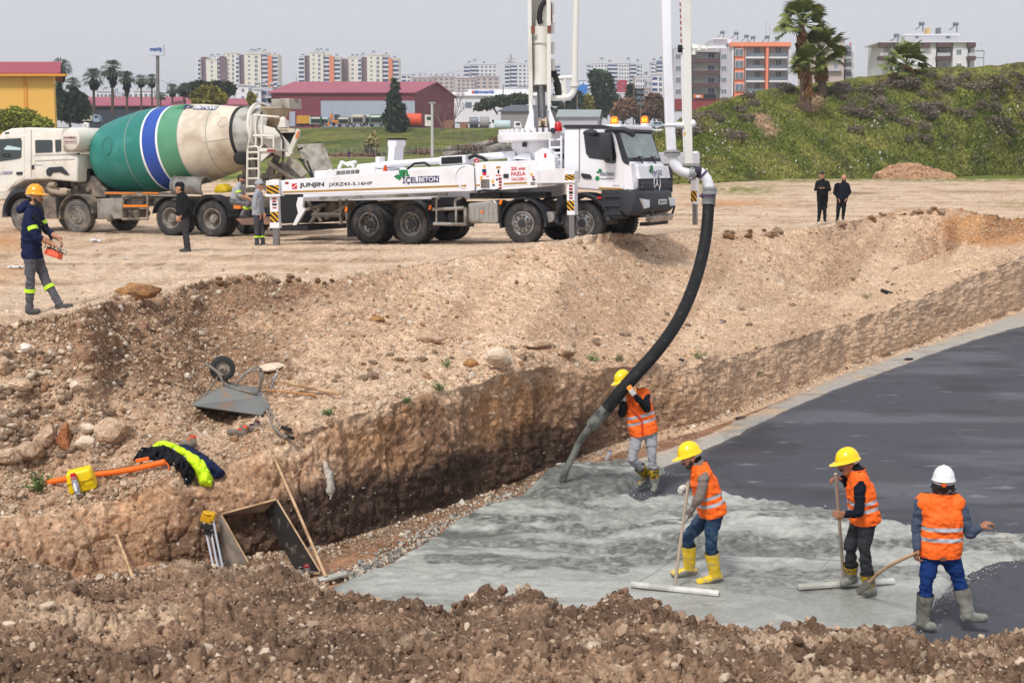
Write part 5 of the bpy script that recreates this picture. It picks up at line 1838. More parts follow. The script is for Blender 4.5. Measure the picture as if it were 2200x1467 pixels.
# toolbox, side rack, spare chute
mb=MB();V.poly(mb,[(207,427),(262,426),(264,470),(209,472)],1.24,.7)
V.part('toolbox',mb,mat('dusty_grey_box',lin(150,146,140),.8,c2=lin(120,112,102),c2scale=2.5),bevel=.03)
mb=MB();p=V.L(247,465,1.0);mb.cyl((p.x,1.05,p.z),(p.x,1.3,p.z-.05),.12,14);V.part('exhaust_pipe',mb,FRAME_G)
mb=MB()
for a,b in[((263,421),(318,420)),((263,471),(318,471)),((264,420),(264,472)),((317,420),(317,472)),((264,446),(317,446))]:
 V.bar(mb,a,b,1.22,.04)
V.part('side_rack',mb,FRAME_G)
mb=MB();V.poly(mb,[(264,440),(317,440),(317,445),(264,445)],1.27,1.25);V.part('orange_strip',mb,ORANGE_R)
mb=MB()
for cx in(279,294):
 p=V.L(cx,459,1.0);mb.cyl((p.x,1.05,p.z),(p.x,.5,p.z),.13,14)
V.poly(mb,[(268,428),(308,428),(308,438),(268,438)],1.1,.6)
V.part('air_tank',mb,FRAME_G)
mb=MB()
a,b=V.L(378,400,1.05),V.L(444,402,1.05)
mb.lathe([(.30,0),(.30,(b-a).length)],a,(b-a),18,a0=R(-60),a1=R(140))
mb.lathe([(.27,0),(.27,(b-a).length)],a,(b-a),18,a0=R(-60),a1=R(140))
mb.lathe([(.27,.0),(.32,.0),(.32,.06)],a,(b-a),18,a0=R(-60),a1=R(140))
mb.lathe([(.32,-.06),(.32,0),(.27,0)],b,(b-a),18,a0=R(-60),a1=R(140))
V.part('spare_chute',mb,GREY,smooth=True)
mb=MB();V.poly(mb,[(459,410),(462,400),(474,395),(486,404),(488,413),(460,415)],.9,.5);V.part('yellow_cover',mb,mat('yellow_cover_paint',lin(206,176,20),.5),bevel=.05,smooth=True)
mb=MB();V.poly(mb,[(505,470),(575,466),(592,470),(592,482),(520,484)],1.1,-1.1);V.part('rear_bumper',mb,mat('rusty_bumper',lin(120,96,86),.8,c2=lin(160,120,96)),bevel=.02)
mb=MB();p=V.L(511,443,1.1);mb.box(p,(.25,.1,.16));V.part('tail_light',mb,ORANGE_R)
mb=MB();p=V.L(580,472,-1.0);mb.box(p,(.1,.14,.16));V.part('tail_lamp',mb,REDL)
# cab
pp_=[V.L(x,y,NS)for x,y in[(163,392),(164,334),(134,330),(131,276),(60,274),(20,276),(0,284),(-8,300),(-22,360),(-24,432),(14,430),(20,405),(50,388),(100,386)]]
mb=MB()
mb.prism([(p.x,p.z)for p in pp_],(0,0,0),(1,0,0),(0,0,1),(0,1,0),(-1.2,1.2))
mcab=V.part('cab',mb,WHITE_OLD,bevel=.08,seg=3,smooth=True,angle=25)
def mside(name,pts,m,d0=1.2,d1=1.23,parent=None,bevel=0.0):
 mb=MB()
 V.poly(mb,pts,d1,d0)
 return build(name,mb,m,parent or mcab,bevel=bevel)
md=mside('door',[(-12,296),(52,292),(53,381),(34,390),(14,412),(-20,414)],WHITE_OLD,1.2,1.215,bevel=.006)
mside('window',[(-8,300),(44,297),(46,305),(45,338),(40,341),(-14,349)],GLASS_G,1.2,1.235,parent=md)
mb=MB()
mb.tube([V.L(14+9*math.cos(a),334+3*math.sin(a),1.24)for a in np.linspace(0,2*math.pi,13)[:-1]],.02,6,closed=True)
build('steering_wheel',mb,BLACK,md)
mside('painted_glare',[(9,319),(16,313),(44,318),(44,323),(10,322)],mat('painted_sky_glare',lin(190,216,220),.3),1.2,1.245,parent=md)  # pale plate paints a glare of sky onto the door window
mside('handle',[(34,370),(47,369),(47,376),(35,376)],BLACK_PL,1.2,1.25,parent=md,bevel=.01)
mside('side_window',[(75,303),(78,301),(110,301),(112,304),(112,327),(76,329)],GLASS_G,1.2,1.225,bevel=.004)
mside('side_window',[(118,301),(130,300),(131,325),(119,327)],GLASS_G,1.2,1.225,bevel=.004)
for pts in([(66,279),(67.5,279),(67.5,381),(66,381)],[(75,333),(160,330),(160,332),(75,335)],[(75,345),(160,341),(160,343),(75,347)],[(73,353),(90,354),(90,356),(73,355)]):
 mside('panel_seam',pts,mat('seam_shade',lin(176,170,160),.6),1.19,1.212)
mside('vent',[(10,285),(19,284),(19,287),(11,288)],BLACK,1.19,1.215)
mside('grab_handle',[(68,355),(73,355),(73,364),(68,364)],BLACK_PL,1.19,1.22)
logo(V,quad_fn(*[V.L(x,y,1.225)for x,y in[(-25,377),(26,375),(26,362),(-25,364)]]),md)
mside('air_intake',[(98,366),(104,360),(132,358),(140,366),(148,376),(140,376),(128,370),(112,371),(107,379),(100,377)],BLACK_PL,.9,1.24,bevel=.015)
mb=MB()
mb.tube([V.L(x,y,1.1)for x,y in[(147,414),(130,415),(112,411),(104,404),(108,398),(120,396)]],.09,10)
V.part('intake_pipe',mb,mat('dusty_pipe',lin(156,142,126),.85),smooth=True)
mb=MB()
for a,b,r in[((150,380),(147,360),.04),((147,360),(160,352),.04),((160,352),(170,330),.04),((165,330),(166,380),.05),((125,385),(150,400),.12),((110,375),(118,390),.06)]:
 V.bar(mb,a,b,.85,r)
V.poly(mb,[(108,376),(150,374),(152,400),(120,404)],.8,.2)
V.part('engine_gear',mb,BLACK)
mb=MB()
V.poly(mb,[(170,350),(193,345),(195,395),(180,398),(168,380)],.55,.0)
p=V.L(185,376,.6);mb.cyl((p.x,.5,p.z),(p.x,.75,p.z),.26,16)
V.part('oil_cooler',mb,BLACK,bevel=.02)
mb=MB()
V.poly(mb,[(150,388),(200,378),(226,408),(226,425),(150,420)],.7,-.7)
for(x,y)in[(156,396),(165,404),(160,386),(190,408)]:
 mb.sphere(V.L(x,y,.75),.1,8,6)
V.part('drum_drive_frame',mb,FRAME_G,bevel=.02)
# water tank (lying across), with plate
ta=V.L(152.5,299,1.36)
tb=ta+Vector((-.1,-2.1,0))
rT=abs(V.L(152,274,1.36).z-ta.z)
mb=MB()
tdir=Vector((0,-1,0))
mb.lathe([(.001,-.06),(rT*.6,-.05),(rT*.93,-.01),(rT,.06),(rT,1.95),(rT*.93,2.03),(.001,2.08)],ta,tdir,32)
mb.lathe([(rT+.012,.9),(rT+.012,.96)],ta,tdir,32)
mb.lathe([(rT+.012,1.5),(rT+.012,1.56)],ta,tdir,32)
mb.tube([ta+Vector((0,-.7,rT+.06))+Vector((.09*math.cos(a),0,.09*math.sin(a)))for a in np.linspace(0,2*math.pi,13)[:-1]],.03,6,closed=True)
wt=V.part('water_tank',mb,WHITE_OLD,smooth=True)
p0=ta+Vector((.245,.066,-.11))
mb=MB();mb.box(ta+Vector((0,.062,-.02)),(.50,.014,.23));build('maker_plate',mb,mat('plate_pink',lin(206,186,176),.6),wt)
text('KAYAMİKŞ',.44,.08,frame_m(ta+Vector((.22,.073,.0)),Vector((-1,0,0)),Vector((0,0,1))),INK,parent=wt,bold=.02)
text('0324 616 00 37',.40,.04,frame_m(ta+Vector((.20,.073,-.105)),Vector((-1,0,0)),Vector((0,0,1))),INK,parent=wt,bold=.02)
# drum: axis measured in the truck's middle plane
DA,DB=V.L(221,342,0.0),V.L(577,286,0.0)
dx=(DB-DA);dL=dx.length;dx.normalize()
pxm=dL/356*1.012
DR=[(0,0),(1,32),(6,50),(14,62),(28,72),(60,80),(100,86),(125,87.5),(150,87),(190,84.5),(228,79),(262,71),(292,63.5),(308,60.5),(313,58.5),(330,53),(354,46)]
pxr=pxm*.83
def drad(s):
 return np.interp(s,[a for a,b in DR],[b for a,b in DR])
bands=[(0,141,'teal'),(141,145,'white'),(145,172,'blue'),(172,176,'white'),(176,214,'green'),(214,308,'cream'),(308,313,'black'),(313,354,'steel')]
TEAL=mat('drum_teal',lin(34,122,113),.5,c2=lin(60,142,132),c2scale=1.6,c2lo=.5,c2hi=.75,var=.1,vscale=2)
BLUE=mat('drum_blue',lin(38,80,170),.45,var=.08)
GREEN=mat('drum_green',lin(82,146,112),.5,c2=lin(110,160,130),c2scale=1.6,c2lo=.5,c2hi=.8)
CREAM=mat('drum_cream',lin(218,208,190),.6,c2=lin(180,164,144),c2scale=1.3,c2lo=.45,c2hi=.7,var=.12,vscale=5)
DSTEEL=mat('drum_tail_grey',lin(176,174,168),.7,c2=lin(136,132,124),c2scale=2.5)
mlist={'teal':TEAL,'white':WPRINT,'blue':BLUE,'green':GREEN,'cream':CREAM,'black':BLACK,'steel':DSTEEL}
drum=None
for(s0,s1,mn)in bands:
 ss=sorted(set([s0,s1]+[a for a,b in DR if s0<a<s1]+list(np.linspace(s0,s1,max(2,int((s1-s0)/8))))))
 mb=MB()
 ex=.015 if mn=='black' else 0
 mb.lathe([(max(.001,float(drad(s))*pxr+ex),s*pxm)for s in ss],DA,dx,56)
 if drum is None:
  drum=V.part('drum',mb,mlist[mn],smooth=True,angle=60)
 else:
  build('drum_band',mb,mlist[mn],drum,smooth=True,angle=60)
  # weld seams and manhole ring
mb=MB()
for s in(108,266,214):
 r_=float(drad(s))*pxr+.004
 mb.lathe([(r_,s*pxm-.012),(r_+.006,s*pxm),(r_,s*pxm+.012)],DA,dx,56)
build('weld_seam',mb,mat('weld_grey',lin(150,160,150),.7),drum,smooth=True)
up_=(Vector((0,0,1))-dx*dx.z).normalized()
out_=dx.cross(up_)
if out_.y<0:
 out_=-out_
def on_drum(s,ang,off=.0):
 """point on the drum skin: s along the axis (photo px), ang from straight up towards the camera"""
 r_=float(drad(s))*pxr+off
 return DA+dx*(s*pxm)+(up_*math.cos(ang)+out_*math.sin(ang))*r_
mb=MB()
mb.tube([on_drum(66+12*math.cos(a),R(78)+.22*math.sin(a),.008)for a in np.linspace(0,2*math.pi,25)[:-1]],.012,5,closed=True)
build('manhole_ring',mb,mat('ring_green',lin(70,120,112),.7),drum)
mb=MB()
mb.tube([on_drum(296+8*math.cos(a)*(1+.3*math.sin(3*a)),R(62)+.17*math.sin(a),.002)for a in np.linspace(0,2*math.pi,25)[:-1]],.008,5,closed=True)
mb.tube([on_drum(262+k*5,R(95),.002)for k in range(10)],.008,5)
build('stain_line',mb,mat('stain',lin(160,152,140),.8),drum)
# company lettering bent over the drum
def drum_text(s,s0,s1,a0,a1,m,bold):
 o=text(s,1.0,1.0,Matrix.Identity(4),m,parent=drum,bold=bold,depth=.01)
 for v in o.data.vertices:
  v.co=on_drum(s0+(s1-s0)*v.co.x,a0+(a1-a0)*v.co.y,.006+v.co.z)
 return o
def drum_plate(s0,s1,a0,a1,m,name):
 mb=MB()
 n1_=6
 for i in range(n1_):
  for j in range(4):
   q=[on_drum(s0+(s1-s0)*(i+di)/n1_,a0+(a1-a0)*(j+dj)/4,.006)for di,dj in((0,0),(1,0),(1,1),(0,1))]
   mb.quad(*q)
 build(name,mb,m,drum)
drum_text('İÇEL',207,229,R(33),R(16),NAVY,.02)
drum_plate(231,272,R(33),R(18),NAVY,'blue_plate')
drum_text('BETON',233,270,R(31),R(20),WPRINT,.02)
drum_plate(196,203,R(30),R(14),GREENL,'green_mark')
drum_plate(203,211,R(20),R(12),GREEND,'green_mark')
# hopper, chutes, ladder at the tail
mb=MB()
hc_=V.L(600,236,0.0)
def ell(cx,cy,z,ax1,by1,n=24):
 return[Vector((cx+ax1*math.cos(a),cy+by1*math.sin(a),z))for a in np.linspace(0,2*math.pi,n+1)[:-1]]
zz={p:V.L(600,p,0).z for p in(212,228,232,262,275,290)}
hx=V.L(594,232,0).x
half=abs(V.L(570,232,0).x-V.L(636,232,0).x)*.4
rings=[ell(hx,0,zz[232]+.02,half*1.03,.62),ell(hx,0,zz[232]-.03,half*1.03,.62),ell(hx,0,zz[232]-.04,half*.95,.56),ell(hx+.08,0,zz[262],half*.5,.35),ell(hx+.15,0,zz[275],half*.28,.25),ell(hx+.05,0,zz[275],half*.22,.2),ell(hx+.0,0,zz[262],half*.44,.3),ell(hx,0,zz[232]+.0,half*.9,.52)]
n_=24
mb.add([p for rg in rings for p in rg],[(i*n_+k,i*n_+(k+1)%n_,(i+1)*n_+(k+1)%n_,(i+1)*n_+k)for i in range(len(rings)-1)for k in range(n_)])
V.part('charging_hopper',mb,mat('hopper_paint',lin(190,178,156),.8,c2=lin(150,118,78),c2scale=2.6,c2lo=.5,c2hi=.7,bump=.3,bscale=20),smooth=True,angle=50)
mb=MB()
c0_=[V.L(584,234,.4),V.L(622,234,.4),V.L(620,212,.4),V.L(582,213,.4)]
mb.add([p for p in c0_]+[Vector((p.x,p.y-.7,p.z))for p in c0_],[(0,1,2,3),(4,7,6,5),(0,4,5,1),(1,5,6,2),(2,6,7,3),(3,7,4,0)])
V.part('hopper_splash_guard',mb,CONCR_STEEL,bevel=.02)
mb=MB();V.poly(mb,[(572,212),(590,210),(590,222),(576,221)],.35,.05);V.part('hopper_flap',mb,BLACK)
# tail collar and discharge funnel
mb=MB()
e_=DB
mb.lathe([(float(drad(354))*pxr*.95,-.05),(float(drad(354))*pxr*.85,.25),(float(drad(354))*pxr*.8,.3),(float(drad(354))*pxr*.7,.0)],e_,dx,40)
V.part('drum_mouth',mb,DSTEEL,smooth=True)
mb=MB()
mb.lathe([(.75,0),(.82,.02),(.82,.10),(.75,.12)],V.L(562,278,0),dx,30)
V.part('rear_ring',mb,WHITE_OLD,smooth=True)
# V-shaped discharge hood: outer walls left and right meeting below
def hood(name,pts,y0,y1,m):
 mb=MB();V.poly(mb,pts,y0,y1);return V.part(name,mb,m,bevel=.012)
hood('discharge_cheek',[(553,270),(560,268),(590,276),(606,296),(608,320),(622,336),(612,338),(590,332),(566,308)],.62,.55,WHITE_OLD)
hood('discharge_hood',[(590,276),(600,284),(622,312),(637,277),(643,281),(640,296),(628,322),(626,332),(606,336),(598,318),(592,296)],.5,.42,WHITE_OLD)
hood('discharge_throat',[(600,282),(636,278),(634,290),(624,312),(616,310)],.40,.30,BLACK)
hood('discharge_cheek',[(562,276),(600,284),(630,330),(600,332)],-.55,-.62,WHITE_OLD)
mb=MB();V.poly(mb,[(594,275),(632,277),(633,285),(598,286)],.56,.48);mp=V.part('maker_plate',mb,CREAM,bevel=.006)
A,B,T=V.L(597,283,.565),V.L(619,283.4,.565),V.L(597,276.5,.565)
text('KAYA MİKS',(B-A).length,(T-A).length,frame_m(A,B-A,T-A),mat('faded_print',lin(96,92,84),.7),parent=mp)
mb=MB()
V.poly(mb,[(634,296),(640,280),(643,282),(638,298)],.52,.50);V.part('orange_strip',mb,ORANGE_R);mb=MB();V.poly(mb,[(592,284),(596,284),(606,302),(603,304)],.52,.50)
V.part('orange_strip',mb,ORANGE_R)
mb=MB();V.pipe(mb,[(590,272),(602,286),(608,302),(608,344)],.66,.025);V.part('water_hose',mb,BLACK,smooth=True)
mb=MB();V.poly(mb,[(596,274),(602,258),(612,258),(614,274)],.4,.2);mb.sphere(V.L(608,258,.3),.1);V.part('hopper_hinge',mb,WHITE_OLD)
# supports under the tail
mb=MB()
V.poly(mb,[(520,362),(534,330),(545,332),(556,412),(520,415)],.5,.38)
V.poly(mb,[(556,400),(590,330),(600,336),(590,362),(572,412)],.45,.35)
V.poly(mb,[(520,362),(534,330),(545,332),(556,412),(520,415)],-.38,-.5)
V.poly(mb,[(560,372),(606,374),(606,384),(560,384)],.5,-.5)
V.bar(mb,(600,352),(610,372),.3,.06);V.bar(mb,(610,370),(608,388),.3,.06)
V.part('tail_support',mb,FRAME_G)
mb=MB();p=V.L(517,340,.72);mb.cyl(p+Vector((.05,-.12,0)),p+Vector((-.05,.12,0)),.2,18);V.part('drum_roller',mb,BLACK,smooth=True,bevel=.03)
# swing chute down to the pump's hopper
def trough(name,a,b,w0,w1,m,seg=8,dep=.6):
 a,b=Vector(a),Vector(b)
 t=(b-a).normalized();sdn=t.cross(Vector((0,0,1))).normalized();un=sdn.cross(t)
 mb=MB()
 for(p,w)in((a,w0),(b,w1)):
  pass
 rg=[]
 for p,w in((a,w0),(b,w1)):
  for k_ in(1.0,.9):
   rg.append([p+(sdn*math.cos(q)+un*math.sin(q)*dep)*w*k_ for q in np.linspace(math.pi,2*math.pi,seg+1)])
 n2_=seg+1
 vs=[p for r_ in(rg[0],rg[2],rg[3],rg[1])for p in r_]
 fs=[]
 for i in range(4):
  j=(i+1)%4
  for k_ in range(seg):
   fs.append((i*n2_+k_,i*n2_+k_+1,j*n2_+k_+1,j*n2_+k_))
 for k_ in(0,seg):
  fs.append(tuple(i*n2_+k_ for i in range(4)))
 mb.add(vs,fs)
 return V.part(name,mb,m,smooth=True,angle=40)
c1,c2,c3=V.L(592,344,.15),V.L(632,366,.15),V.L(654,388,.15)
trough('swing_chute',c1,c3,.42,.36,CONCR_STEEL)
mb=MB()
V.poly(mb,[(613,350),(622,338),(640,348),(660,372),(648,382)],.42,.36)
V.part('chute_flap',mb,CONCR_STEEL,bevel=.015)
# ladder, platform, rails
mb=MB()
for(a,b,y)in[((531,404),(532,320),1.15),((556,398),(556,320),1.15)]:
 V.bar(mb,a,b,y,.035)
for y in(328,342,363,384,401):
 V.bar(mb,(531,y),(556,y-.5),1.15,.03)
V.pipe(mb,[(532,320),(535,316),(552,315),(556,320)],1.15,.03)
lad=V.part('ladder',mb,WHITE_OLD,smooth=True)
mb=MB()
V.pipe(mb,[(533,316),(538,290),(541,250),(545,247),(548,250),(550,300),(549,316)],1.1,.03)
V.pipe(mb,[(545,247),(565,249),(600,252)],1.1,.03)
V.pipe(mb,[(556,320),(563,312),(564,252),(567,249)],1.1,.035)
V.pipe(mb,[(545,292),(566,292),(588,293),(588,318)],1.1,.035)
build('hand_rail',mb,WHITE_OLD,lad,smooth=True)
mb=MB()
V.poly(mb,[(558,318),(592,321),(592,325),(558,326)],1.15,.3)
V.poly(mb,[(537,291),(570,293),(588,294),(588,299),(566,298)],1.0,.4)
V.poly(mb,[(556,326),(584,326),(560,348),(556,350)],1.1,1.05)
build('platform',mb,WHITE_OLD,lad)
mb=MB();V.poly(mb,[(574,321),(591,321.5),(591,325),(573,326)],1.17,1.15);build('red_strip',mb,DKRED,lad)
# ================================================================== people
SKIN=mat('skin',lin(190,138,110),.55,var=.06,vscale=20)
SKIN_D=mat('tanned_skin',lin(160,108,82),.55,var=.06,vscale=20)
HAIR=mat('dark_hair',lin(34,30,28),.6,var=.3,vscale=60)
EYE=mat('eye_dark',lin(30,24,22),.2)
HIVIS=mat('orange_hivis',lin(255,108,20),.75,var=.10,vscale=9,bump=.25,bscale=14)
BAND=mat('silver_band',lin(176,178,186),.35,var=.06)
HELM_Y=mat('yellow_helmet',lin(248,212,0),.25,coat=.4)
HELM_O=mat('amber_helmet',lin(244,164,14),.25,coat=.4)
HELM_W=mat('white_helmet',lin(232,234,238),.25,coat=.4)
BOOT_Y=mat('yellow_boot',lin(226,190,40),.5,c2=lin(190,176,130),c2scale=9,c2lo=.48,c2hi=.66)
BOOT_M=mat('muddy_yellow_boot',lin(186,152,14),.5,c2=lin(74,66,40),c2scale=22,c2lo=.46,c2hi=.56)
BOOT_C=mat('cement_boot',lin(140,140,132),.7,c2=lin(110,110,104),c2scale=10)
GLOVE=mat('white_glove',lin(206,204,198),.8,c2=lin(150,146,138),c2scale=18)
GLOVE_O=mat('orange_fingertip',lin(228,140,44),.7)
def cloth(name,c,**k):
 return mat(name,c,.85,var=.14,vscale=8,bump=.35,bscale=16,spec=.15,**k)
C_NAVY=cloth('navy_cloth',lin(30,38,70));C_BLACK=cloth('black_cloth',lin(28,29,34));C_GREYT=cloth('grey_trousers',lin(92,92,100))
C_TAUPE=cloth('taupe_sweater',lin(124,112,106));C_JEAN=cloth('blue_jeans',lin(44,66,92),c2=lin(90,110,130),c2scale=6,c2lo=.52,c2hi=.75)
C_JEAN2=cloth('royal_jeans',lin(24,52,108));C_DKJEAN=cloth('charcoal_jeans',lin(52,54,58));C_LGREY=cloth('light_grey_trousers',lin(158,158,164))
C_HOOD=cloth('grey_hoodie',lin(158,162,172));C_SLATE=cloth('slate_sweater',lin(72,84,104));C_WORK=cloth('pale_work_jacket',lin(164,166,172));C_DKNAVY=cloth('deep_navy',lin(24,27,40))
LIME=mat('lime_band',lin(200,245,50),.5)
def remesh(name,caps,vox,smooth_n,mats,matfun,parent,fold=0.0,fold_tags=(),cuts=(),keep=None):
 """one continuous skin round tapered capsules; matfun(centres, nearest capsule tag) -> material index"""
 mb=MB()
 for(a,b,ra,rb,tg)in caps:
  a,b=Vector(a),Vector(b)
  mb.sphere(a,ra,12,8);mb.sphere(b,rb,12,8)
  if(b-a).length>1e-4:
   mb.tube([a,b],[ra,rb],12)
 me=bpy.data.meshes.new('tmp');me.from_pydata(mb.v,[],mb.f)
 bm=bmesh.new();bm.from_mesh(me);bmesh.ops.recalc_face_normals(bm,faces=bm.faces);bm.to_mesh(me);bm.free()
 o=bpy.data.objects.new('tmp',me);col.objects.link(o)
 m=o.modifiers.new('r','REMESH');m.mode='VOXEL';m.voxel_size=vox
 m=o.modifiers.new('s','SMOOTH');m.iterations=smooth_n;m.factor=.5
 dg=bpy.context.evaluated_depsgraph_get()
 out=bpy.data.meshes.new_from_object(o.evaluated_get(dg))
 bpy.data.objects.remove(o);bpy.data.meshes.remove(me)
 out.name=name
 A=np.array([c[0][:]for c in caps]);B=np.array([c[1][:]for c in caps]);ra=np.array([c[2]for c in caps]);rb=np.array([c[3]for c in caps])
 tags_=np.array([c[4]for c in caps])
 def nearest(Q):
  best=np.full(len(Q),1e9);bi=np.zeros(len(Q),dtype=int)
  for i in range(len(caps)):
   e=B[i]-A[i];t=np.clip(((Q-A[i])@e)/max(e@e,1e-9),0,1)
   d=np.linalg.norm(Q-A[i]-t[:,None]*e,axis=1)-(ra[i]+(rb[i]-ra[i])*t)
   w=d<best;best=np.where(w,d,best);bi=np.where(w,i,bi)
  return bi
 if fold>0:
  n=len(out.vertices);v=np.empty(n*3,dtype=np.float32);out.vertices.foreach_get('co',v);v=v.reshape(-1,3).astype(float)
  nn=np.empty(n*3,dtype=np.float32);out.vertices.foreach_get('normal',nn);nn=nn.reshape(-1,3)
  tg=tags_[nearest(v)]
  w=np.isin(tg,fold_tags)
  f=1-2*np.abs(fbm(v*np.array([7,7,12.0])+.6*np.stack([v[:,2]*5,v[:,0]*5,v[:,1]*5],1),3,77))
  v+=nn*(w*fold*(f-.3))[:,None]
  out.vertices.foreach_set('co',v.ravel().astype(np.float32))
 bm=bmesh.new();bm.from_mesh(out)
 for(p,nrm,clear)in cuts:
  bmesh.ops.bisect_plane(bm,geom=bm.verts[:]+bm.edges[:]+bm.faces[:],plane_co=p,plane_no=nrm,clear_outer=clear)
 if keep is not None:
  dele=[f for f in bm.faces if not keep(f.calc_center_median())]
  bmesh.ops.delete(bm,geom=dele,context='FACES')
 for f in bm.faces:
  f.smooth=True
 bm.to_mesh(out);bm.free()
 k=len(out.polygons);c=np.empty(k*3,dtype=np.float32);out.polygons.foreach_get('center',c);c=c.reshape(-1,3).astype(float)
 out.materials.clear()
 o=link(name,out,parent,mats)
 mi=matfun(c,tags_[nearest(c)])
 out.polygons.foreach_set('material_index',mi.astype(np.int32))
 out.update()
 return o
def hand_caps(w,d,pn,size=1.0,curl=.9,thumb_side=1):
 """palm and five unequal bent fingers; w wrist, d direction, pn palm normal (fingers curl towards it)"""
 d=d.normalized();pn=(pn-d*d.dot(pn)).normalized();s=d.cross(pn)*thumb_side
 c=[]
 for k,off in enumerate((-.027,-.009,.009,.027)):
  kn=w+d*.085*size+s*off*size
  c.append((w+d*.02*size+s*off*.7*size,kn,.017*size,.0145*size,'palm'))
  L=(.030,.036,.038,.034)[k]*size
  p,a=kn,0.0
  for seg,r in((1,.0105),(.8,.0095),(.6,.0085)):
   a+=curl*(.75 if seg==1 else .85)
   q=p+(d*math.cos(a)+pn*math.sin(a))*L*seg
   c.append((p,q,r*size,(r-.0008)*size,'tip' if seg==.6 else 'finger'))
   p=q
 t0=w+d*.03*size+s*.026*size
 t1=t0+(d*.6+s*.7+pn*.3).normalized()*.04*size
 t2=t1+(d*.7+s*.05+pn*.75).normalized()*.032*size
 c+=[(t0,t1,.014*size,.012*size,'finger'),(t1,t2,.011*size,.0095*size,'tip')]
 return c
def dome(parent,name,c,f,u,m,size=1.0,peak=.07,brim=.012,lean=0):
 """hard hat: ridged shell, brim all round, longer peak at the front"""
 f=(f-u*u.dot(f)).normalized();s=f.cross(u)
 mb=MB()
 n=28;rings=[]
 for t in np.linspace(0,math.pi/2,8):
  rings.append([c+(f*.138*math.cos(a)+s*.112*math.sin(a))*math.cos(t)*size+u*(.135*math.sin(t)+(.006 if abs(math.sin(a))<.25 and t>.5 else 0))*size for a in np.linspace(0,2*math.pi,n+1)[:-1]])
 br=[c+(f*(.138+brim+peak*max(0,math.cos(a))**2)*math.cos(a)+s*(.112+brim)*math.sin(a))*size-u*(.012+.012*max(0,math.cos(a)))*size for a in np.linspace(0,2*math.pi,n+1)[:-1]]
 br2=[p-u*.006*size for p in br]
 inn=[c+(f*.125*math.cos(a)+s*.1*math.sin(a))*size-u*.01*size for a in np.linspace(0,2*math.pi,n+1)[:-1]]
 allr=[inn,br2,br]+rings
 mb.add([p for r in allr for p in r],[(i*n+k,i*n+(k+1)%n,(i+1)*n+(k+1)%n,(i+1)*n+k)for i in range(len(allr)-1)for k in range(n)])
 return build(name,mb,m,parent,smooth=True,angle=50)
